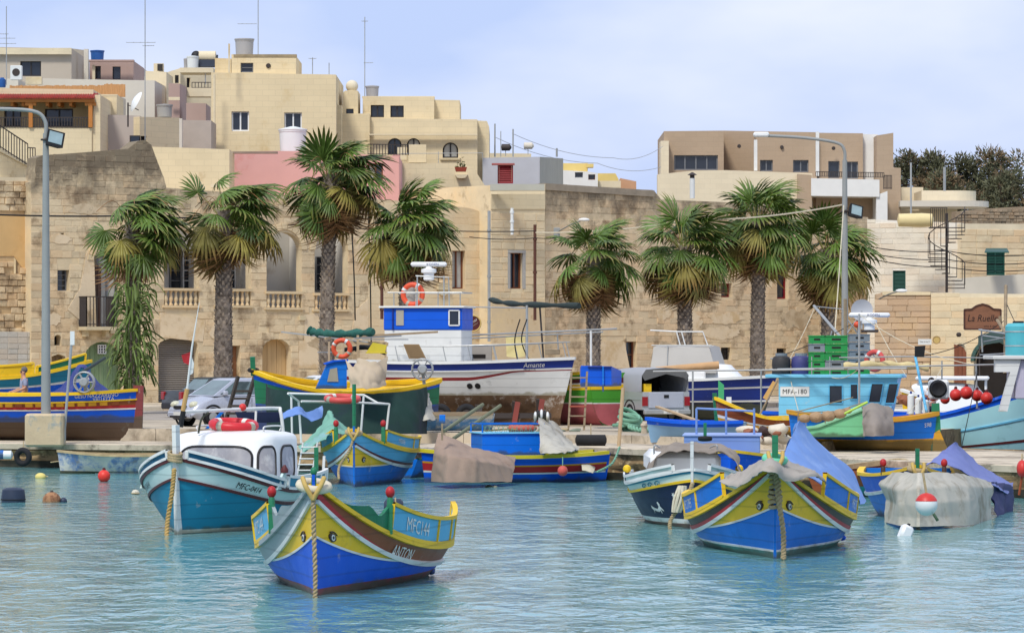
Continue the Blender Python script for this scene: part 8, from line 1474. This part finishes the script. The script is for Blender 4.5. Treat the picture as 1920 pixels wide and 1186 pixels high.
cable('long wire sagging between the grey house and the villa',[P(960,250,37),P(1150,296,36),P(1242,275,34.5)],.3,.015,GALV);cable('second wire sagging between the grey house and the villa',[P(930,258,37),P(1120,306,36),P(1240,313,34.6)],.3,.015,GALV)
def mast(label,px,y0,y1,s,bars,name='television_aerial',r=.025):
 b_=P(px,y1,s);t=thing(name,label,'aerial',b_,0,'roof aerials');h=(y1-y0)/s;MB().tube([(0,0,0),(0,0,h)],r,6).obj('mast',GALV,t)
 for y,l,o_ in bars:
  z=(y1-y)/s;MB().bar((-l*(.5+o_),0,z),(l*(.5-o_),0,z),.025).obj('boom',GALV,t)
  for k in range(5):x=-l*(.5+o_)+l*k/4;MB().bar((x,-.2,z),(x,.2,z+.02),.014).obj('element',GALV,t)
mast('tall thin aerial mast crossing the lilac house',272,-14,262,41.2,[(80,1.3,.15),(86,.5,-.3)]);mast('far left aerial mast with crossed booms',12,12,160,36,[(72,1.1,.1),(82,.8,-.1),(64,.5,.3)]);mast('aerial mast on the tall cream house',484,-8,102,38.2,[(45,.9,.6)]);mast('long aerial pole on the stepped cream house',684,32,182,37.3,[(40,.3,0),(118,.45,-.4)]);mast('short aerial on the tall cream house roof edge',586,108,140,38.6,[(110,.35,0)]);mast('rusty stub pole at the tall cream house corner',617,118,140,38.5,[])
for k,(px,y0,l)in enumerate(((928,232,'tallest'),(939,246,'thinnest'),(962,242,'second tallest'))):mast(l+' bare pole on the grey house roof',px,y0,294,37.5,[],r=.045 if k!=1 else .025)
mast('small chimney pipe on the grey house',1044,278,294,37,[],r=.06);mast('villa garden antenna pole',1708,305,410,38.5,[],r=.05);mast('white vent pole on the curved roof house',1771,313,358,34.5,[],r=.08)
for k,(px,py)in enumerate(((948,280),(990,277))):t=thing('roof_solar_drum',('left','right')[k]+' small dark capped drum on the grey house roof','solar heater',P(px,py,37));MB().lathe([(.05,-.22),(.17,-.2),(.17,.2),(.05,.3)],(0,0,.1),12,'X').obj('drum',IRON if k==0 else PALE,t,smooth=40);MB().bar((0,0,-.35),(0,0,0),.04).obj('leg',GALV,t)
t=thing('satellite_dish','tilted white satellite dish on a pole above the lilac house','satellite dish',P(240,238,41.3));MB().tube([(0,0,0),(0,0,1.1)],.04,6).obj('pole',IRON,t);o2=MB().lathe([(.001,.12),(.2,.1),(.4,.03),(.5,-.04),(.47,-.02),(.2,.07),(.001,.09)],n=22);o2.xf(Matrix.Translation((.36,-.2,1.15))@Matrix.Rotation(math.radians(-62),4,'Y')@Matrix.Rotation(math.radians(18),4,'X'));o2.obj('dish',GEL,t,smooth=60);MB().bar((0,0,1.0),(.5,-.1,.75),.035).obj('feed_arm',IRON,t)
for k,(a,c,lb,s)in enumerate((((1041,437),(1095,412),'tan bracket lamp reaching over the airy palm',43),((1650,560),(1690,545),'pale bracket lamp above the restaurant',46))):p0=P(*a,s);t=thing('wall_lamp',lb,'lamp',p0);q=P(*c,s+1)-p0;MB().tube(curve([(0,.3,0),q*.5+Vector((0,0,.05)),q],8),.03,6).obj('arm',LAMPG,t);MB().ball(q,.16,12,sz=.5,sx=1.5).obj('luminaire',GEL,t,smooth=60)
t=thing('junction_box','grey electric box on the wall beside the rusty downpipe','box',P(1044,444,43));MB().cbox(-.14,.14,-.05,.2,0,.4,.02).obj('box',LAMPG,t);MB().bar((-.2,0,-.03),(.2,0,-.03),.06).obj('bracket',IRON,t)
t=thing('beer_sign','round dark red sign with pale script at the trawler wheelhouse','sign',P(887,606,45.5));MB().lathe([(.33,-.07),(.33,.07)],n=28,axis='Y').obj('disc',mat('dark_red_sign',(84,30,32),.5,.1),t,smooth=40);MB().torus((0,-.07,0),.32,.035,(0,1,0),28,6).obj('rim',mat('gilt',(206,176,106)),t,smooth=60);lettering('Lacto',.2,lambda x,y,l:(x*.8-.02,-.072-l,.06+y+x*.55),WHITE,t,shear=.2);lettering('Milkstout',.1,lambda x,y,l:(x*.85+.03,-.072-l,-.07+y+x*.55),WHITE,t,shear=.2)
t=thing('kiosk','small weathered wooden kiosk beside the wheelhouse on the street','kiosk',P(896,700,48));MB().cbox(-.55,.5,0,.7,-.6,.5,.02).obj('counter',mat('red_brown_wood',(138,96,66),.7,.2),t);MB().cbox(-.6,.55,-.05,.75,.5,1.15,.02).obj('hood',mat('hood_grey',(176,168,156),.7,.1),t);MB().box(-.3,.3,-.07,-.05,.6,.75).obj('opening',DK,t)
loose('yellow_cloth','faded yellow cloth hung against the plaster wall',cloth([[P(948,628,45),P(966,630,45),P(985,627,45)],[P(950,668,45),P(966,670,45),P(984,668,45)]],10,12,.03,3,70),mat('faded_yellow',(222,208,148),.9,.08))
for k,(px,py,lb)in enumerate(((43,856,'black tyre fender hanging on the quay below the concrete block'),(1108,826,'black tube fender lying on the quay ledge'))):
 t=thing('tyre_fender',lb,'tyre',P(px,py,66 if k==0 else 70.2));(MB().torus((0,0,0),.19,.085,(.3,1,0),24,8)if k==0 else MB().lathe([(.05,-.42),(.15,-.38),(.15,.38),(.05,.42)],(0,0,.02),14,'X')).obj('tyre',RUBBER,t,smooth=60)
 MB().tube([(0,0,.1),(0,.15,.45)],.015,5).obj('rope',ROPE,t)
t=thing('round_fender','white tube fender at the left picture edge on the quay wall','fender',P(8,852,66));MB().lathe([(.04,-.3),(.12,-.25),(.12,.2),(.04,.25)],(0,0,0),12,'X').obj('tube',WTANK,t,smooth=50);MB().lathe([(.13,-.1),(.13,.1)],(-.12,0,0),12,'X').obj('band',AZURE,t)
p0=P(1160,838,70.5);t=thing('mooring_stake','pale wooden stake with green rope on the middle quay ledge','stake',p0);MB().tube([(0,0,0),(.12,.05,1.58)],.05,8).obj('stake',PALEW,t)
rope('pale green rope drooping from the stake to the white bucket',[P(1162,838,71.5),P(1148,868,72.5),P(1120,884,73)],GROPE,.03,8);rope('thin rope from the left quay towards the dinghy',[P(95,866,66.5),P(150,858,67),P(178,850,67.5)],ROPE,.018,12)
loose('dangling_sheet','stiff beige plastic sheet dangling over the quay wall',cloth([[P(1088,862,72),P(1105,866,72),P(1116,876,72)],[P(1092,880,72.6),P(1104,882,72.6),P(1112,886,72.6)]],8,8,.03,3,72),mat('beige_plastic',(206,196,170),.7,.1))
t=thing('rope_heap','heap of thick pale green rope on the quay beside the pickup','rope',P(1172,806,65));r=random.Random(6)
for k in range(9):MB().torus((r.uniform(-.2,.3),r.uniform(-.1,.3),.06+.05*k),r.uniform(.16,.3),.055,(r.uniform(-.5,.5),r.uniform(-.5,.5),1),18,6).obj('coil',GROPE,t,smooth=60)
rope('thick pale green hawser trailing along the quay edge',[P(1180,800,65.5),P(1205,806,66),P(1240,802,66.3),P(1268,800,66.5)],GROPE,.07,7)
t=thing('stone_bollard','small pale mooring bollard on the quay by the hawser','bollard',P(1208,812,67));MB().lathe([(.1,0),(.08,.1),(.08,.18),(.11,.22),(.09,.28),(.02,.3)],n=12).obj('post',CONC,t,smooth=50)
p0=P(1232,762,61.5);t=thing('timber_pole','pale plank leaning from the pickup tailgate down to the dinghy','pole',p0);MB().bar((0,0,0),P(1330,796,66)-p0,.12,.05).obj('plank',PALEW,t)
def fl_(name,label,px,py,s,cat='buoy',rz=0):c=P(px,py,s);c.z=0;return thing(name,label,cat,c,rz,'mooring floats on the water')
BB_=mat('black_barrel',(44,54,74),.5,.12,2,stain=(90,100,110),stain_th=.66)
t=fl_('barrel_float','black plastic barrel float upright in the water at the left',25,940,83);MB().lathe([(.2,-.2),(.27,-.1),(.275,.12),(.25,.28),(.18,.32),(.02,.33)],n=20).obj('barrel',BB_,t,smooth=50);MB().torus((0,0,.06),.277,.012,n=24,m=5).obj('band',RUBBER,t)
t=fl_('shell_buoy','orange buoy crusted with dried weed',97,938,83);MB().ball((0,0,.03),.2,18,sx=1.05).obj('ball',mat('crusted_buoy',(176,130,92),.85,.3,5,.8,16,stain=(110,70,48),stain_th=.5,stain_scale=6),t,smooth=60);MB().lathe([(.05,.2),(.03,.26)],n=8).obj('neck',IRON,t)
t=fl_('small_float','small navy float beside the crusted orange buoy',119,936,83);MB().ball((0,0,.02),.085,12).obj('ball',BB_,t,smooth=60);MB().tube([(-.06,0,.05),(-.14,0,.06)],.015,5).obj('line',ROPE,t)
t=fl_('red_buoy','bright red ball buoy floating before the peeling dinghy',195,902,72);MB().ball((0,0,.14),.165,18).obj('ball',mat('bright_red_buoy',(226,58,44),.45,.08),t,smooth=60);MB().lathe([(.045,.28),(.04,.35),(.02,.36)],n=8).obj('neck',MARO,t)
t=fl_('yellow_float','pale yellow float lying by the left quay',76,896,70.3);MB().ball((0,0,.04),.12,14,sx=1.25,sz=.9).obj('ball',mat('pale_yellow_float',(226,206,120),.6,.12),t,smooth=60);MB().tube([(.14,0,.06),(.2,0,.04)],.02,5).obj('eyelet',ROPE,t)
t=fl_('white_float','small dirty white float half hidden by the teal hull',254,930,79);MB().ball((0,0,.03),.09,12,sx=1.1).obj('ball',mat('dirty_white_float',(214,206,184),.7,.2,6,stain=(120,100,70),stain_th=.56,stain_scale=5),t,smooth=60);MB().torus((0,0,.03),.095,.014,n=16,m=5).obj('line',ROPE,t)
t=fl_('barrel_float','black barrel float strapped with rope behind the ANTON boat',738,962,89);MB().lathe([(.15,-.2),(.21,-.14),(.21,.14),(.15,.2)],(0,0,.1),18,'X').obj('barrel',BB_,t,smooth=50);[MB().torus((x,0,.1),.222,.016,(1,0,.1),20,5).obj('rope',ROPE,t)for x in(-.08,.06)]
t=fl_('drifting_float','low brown and cream float drifting before the brown canvas',921,914,75);MB().ball((-.06,0,0),.1,12,sz=.6).obj('brown_part',DKBR,t,smooth=60);MB().ball((.08,0,0),.08,12,sz=.5).obj('cream_part',CREAMP,t,smooth=60)
t=fl_('jerrycan_float','white plastic jerrycan floating beside the sheeted boat',1696,1004,101,rz=.4);m=MB().cbox(-.12,.12,-.09,.09,-.1,.2,.045);m.xf(Matrix.Rotation(math.radians(24),4,'Y'));m.obj('can',mat('white_plastic',(238,238,236),.4,.03),t,smooth=40);m=MB().lathe([(.03,.2),(.03,.24)],n=10);m.xf(Matrix.Rotation(math.radians(24),4,'Y'));m.obj('cap',BLACKP,t)
t=thing('orange_buoy','orange red buoy hung on the quay at the right picture edge','buoy',P(1916,878,82.5));MB().ball((0,0,0),.2,16,sx=.6).obj('ball',BUOYR,t,smooth=60);MB().tube([(0,0,-.2),(-.06,.03,-.6)],.03,6).obj('chain',mat('rust_chain',(150,74,44),.9,.3),t);MB().tube([(0,0,.2),(.03,.2,.32)],.02,5).obj('line',ROPE,t)
SKIN=mat('skin',(196,146,116),.6,.06,3);HAIR=mat('dark_hair',(44,36,32),.85,.2,8)
def skinned(name,pts,edges,rad,m,parent,sub_=2):
 me=bpy.data.meshes.new(name);me.from_pydata(pts,edges,[]);o=bpy.data.objects.new(name,me);COL.objects.link(o);md=o.modifiers.new('s','SKIN');md.use_smooth_shade=True;o.modifiers.new('u','SUBSURF').levels=sub_;o.modifiers['u'].render_levels=sub_
 for v,r_ in zip(me.skin_vertices[0].data,rad):v.radius=(r_,r_)
 me.skin_vertices[0].data[0].use_root=True;dg=bpy.context.evaluated_depsgraph_get();me2=bpy.data.meshes.new_from_object(o.evaluated_get(dg));bpy.data.objects.remove(o);me2.name=name;me2.materials.clear();me2.materials.append(m);q=bpy.data.objects.new(name,me2);link(q,parent);return q
def person(label,loc,rz,shirt,trousers,lean=0.0,shirtname='shirt',armfwd=.35,gray=False):
 t=thing('person',label,'person',loc,rz);B=lambda x,y,z:(x,y-max(0,z-.92)*math.sin(lean),.92+(z-.92)*math.cos(lean)if z>.92 else z)
 J=[B(0,0,.95),B(0,0,1.15),B(0,0,1.38),B(0,-.01,1.5),B(0,-.03,1.6),B(0,-.02,1.7)];E=[(0,1),(1,2),(2,3),(3,4),(4,5)];R_=[.13,.12,.13,.055,.085,.075]
 for sd in(-1,1):
  k=len(J);J+=[B(sd*.18,0,1.40),B(sd*.24,-.02,1.14),B(sd*.22,-armfwd,1.02),B(sd*.21,-armfwd-.09,1.0),(sd*.09,0,.88),(sd*.10,-.02,.48),(sd*.11,.02,.09),(sd*.12,-.13,.04)];E+=[(2,k),(k,k+1),(k+1,k+2),(k+2,k+3),(0,k+4),(k+4,k+5),(k+5,k+6),(k+6,k+7)];R_+=[.06,.045,.034,.036,.085,.06,.045,.04]
 skinned('body',J,E,R_,SKIN,t);skinned(shirtname,J[:3]+[B(sd*x,y,z)for sd in(-1,1)for x,y,z in((.18,0,1.40),(.235,-.02,1.18))],[(0,1),(1,2),(2,3),(3,4),(2,5),(5,6)],[.155,.145,.15,.078,.066,.078,.066],shirt,t)
 L_=[(0,0,.95)]+[q for sd in(-1,1)for q in((sd*.09,0,.86),(sd*.10,-.02,.48),(sd*.11,.02,.12))];skinned('trousers',L_,[(0,1),(1,2),(2,3),(0,4),(4,5),(5,6)],[.15,.105,.082,.07,.105,.082,.07],trousers,t)
 h=Vector(B(0,.0,1.675));MB().ball((h.x,h.y+.012,h.z+.03),.098,14,sz=1.05,sy=1.05).obj('hair',mat('grey_hair',(110,104,100),.85,.2,8)if gray else HAIR,t,smooth=60);f=Vector(B(0,-.11,1.62));MB().ball((f.x,f.y,f.z),.02,8,sz=1.3).obj('nose',SKIN,t,smooth=60)
 for sd in(-1,1):MB().ball(tuple(Vector(B(sd*.034,-.098,1.65))),.013,8).obj('eye',BLACKP,t,smooth=60);MB().ball(tuple(Vector(B(sd*.086,-.02,1.625))),.024,8,sx=.5,sz=1.3).obj('ear',SKIN,t,smooth=60)
 if gray:MB().cbox(-.07,.07,f.y+.0,f.y+.025,f.z+.015,f.z+.05,.006).obj('sunglasses',BLACKP,t)
 return t
WSH=mat('white_shirt',(222,222,224),.85,.06,4);NAVT=mat('navy_trousers',(34,38,58),.85,.12,4)
q=P(45,698,60.5);person('man with short grey hair and sunglasses behind the left quay boats',Vector((q.x,q.y,q.z-1.62)),-1.2,mat('striped_shirt',(150,156,176),.85,.3,12,stretch=(1,1,6)),NAVT,gray=True)
q=P(1746,718,61.5);person('man in a white shirt seated behind the white net hauler',Vector((q.x,q.y,q.z-1.62)),-.7,WSH,NAVT)
q=P(1152,0,60);q=P(1046,803,59.4);q.z=G;person('man in a yellow shirt stooping under the trawler bow',q,.3,mat('yellow_shirt',(214,206,60),.85,.1,4),NAVT,lean=1.0)
t=thing('air_conditioner','white air conditioner on the far left roof beside the taupe house','air conditioner',P(30,150,36));MB().cbox(-.3,.3,0,.35,0,.75,.02).obj('case',WTANK,t);MB().lathe([(.2,-.02),(.2,.01)],(0,0,.4),16,'Y').obj('fan_grille',IRON,t)
t=thing('plastic_drum','small blue drum at the left edge roof below the aerial','drum',P(4,164,38));MB().lathe([(.16,0),(.18,.05),(.17,.4),(.1,.44)],n=14).obj('body',BTANK,t,smooth=40);MB().lathe([(.1,.44),(.1,.48)],n=12).obj('lid',BTANK,t)
b=flat_house('roof_room','grey roof room at the far left behind the aerial mast',35.2,[(-80,None),(34,None),(34,148),(-80,146)],PALE,[dict(r=(-4,150,12,158),style='dark',n=1)],3)
for px,y0,y1 in((660,440,600),(690,380,640)):t=thing('wall_cable',('short','long')[px>670]+' dark cable running down the loggia house end wall','cable',P(px+6,y1,44.4));MB().tube(curve([P(px,y0,44.6)-t.location,P(px+4,(y0+y1)/2,44.6)-t.location,(0,0,0)],10),.03,5).obj('wire',RUBBER,t)
for px,y0,y1,s_ in((183,219,276,40.8),(396,140,300,38.9)):t=thing('downpipe',('thin grey downpipe on the lilac house','thin cream downpipe at the tall cream house corner')[px>300],'pipe',P(px+6,y1,s_));MB().tube([(0,0,0),(0,0,(y1-y0)/s_)],.05,8).obj('pipe',GALV if px<300 else CRM,t);[MB().tube([(0,0,z),(0,0,z+.08)],.07,8).obj('bracket',IRON,t)for z in(.3,1.0)]
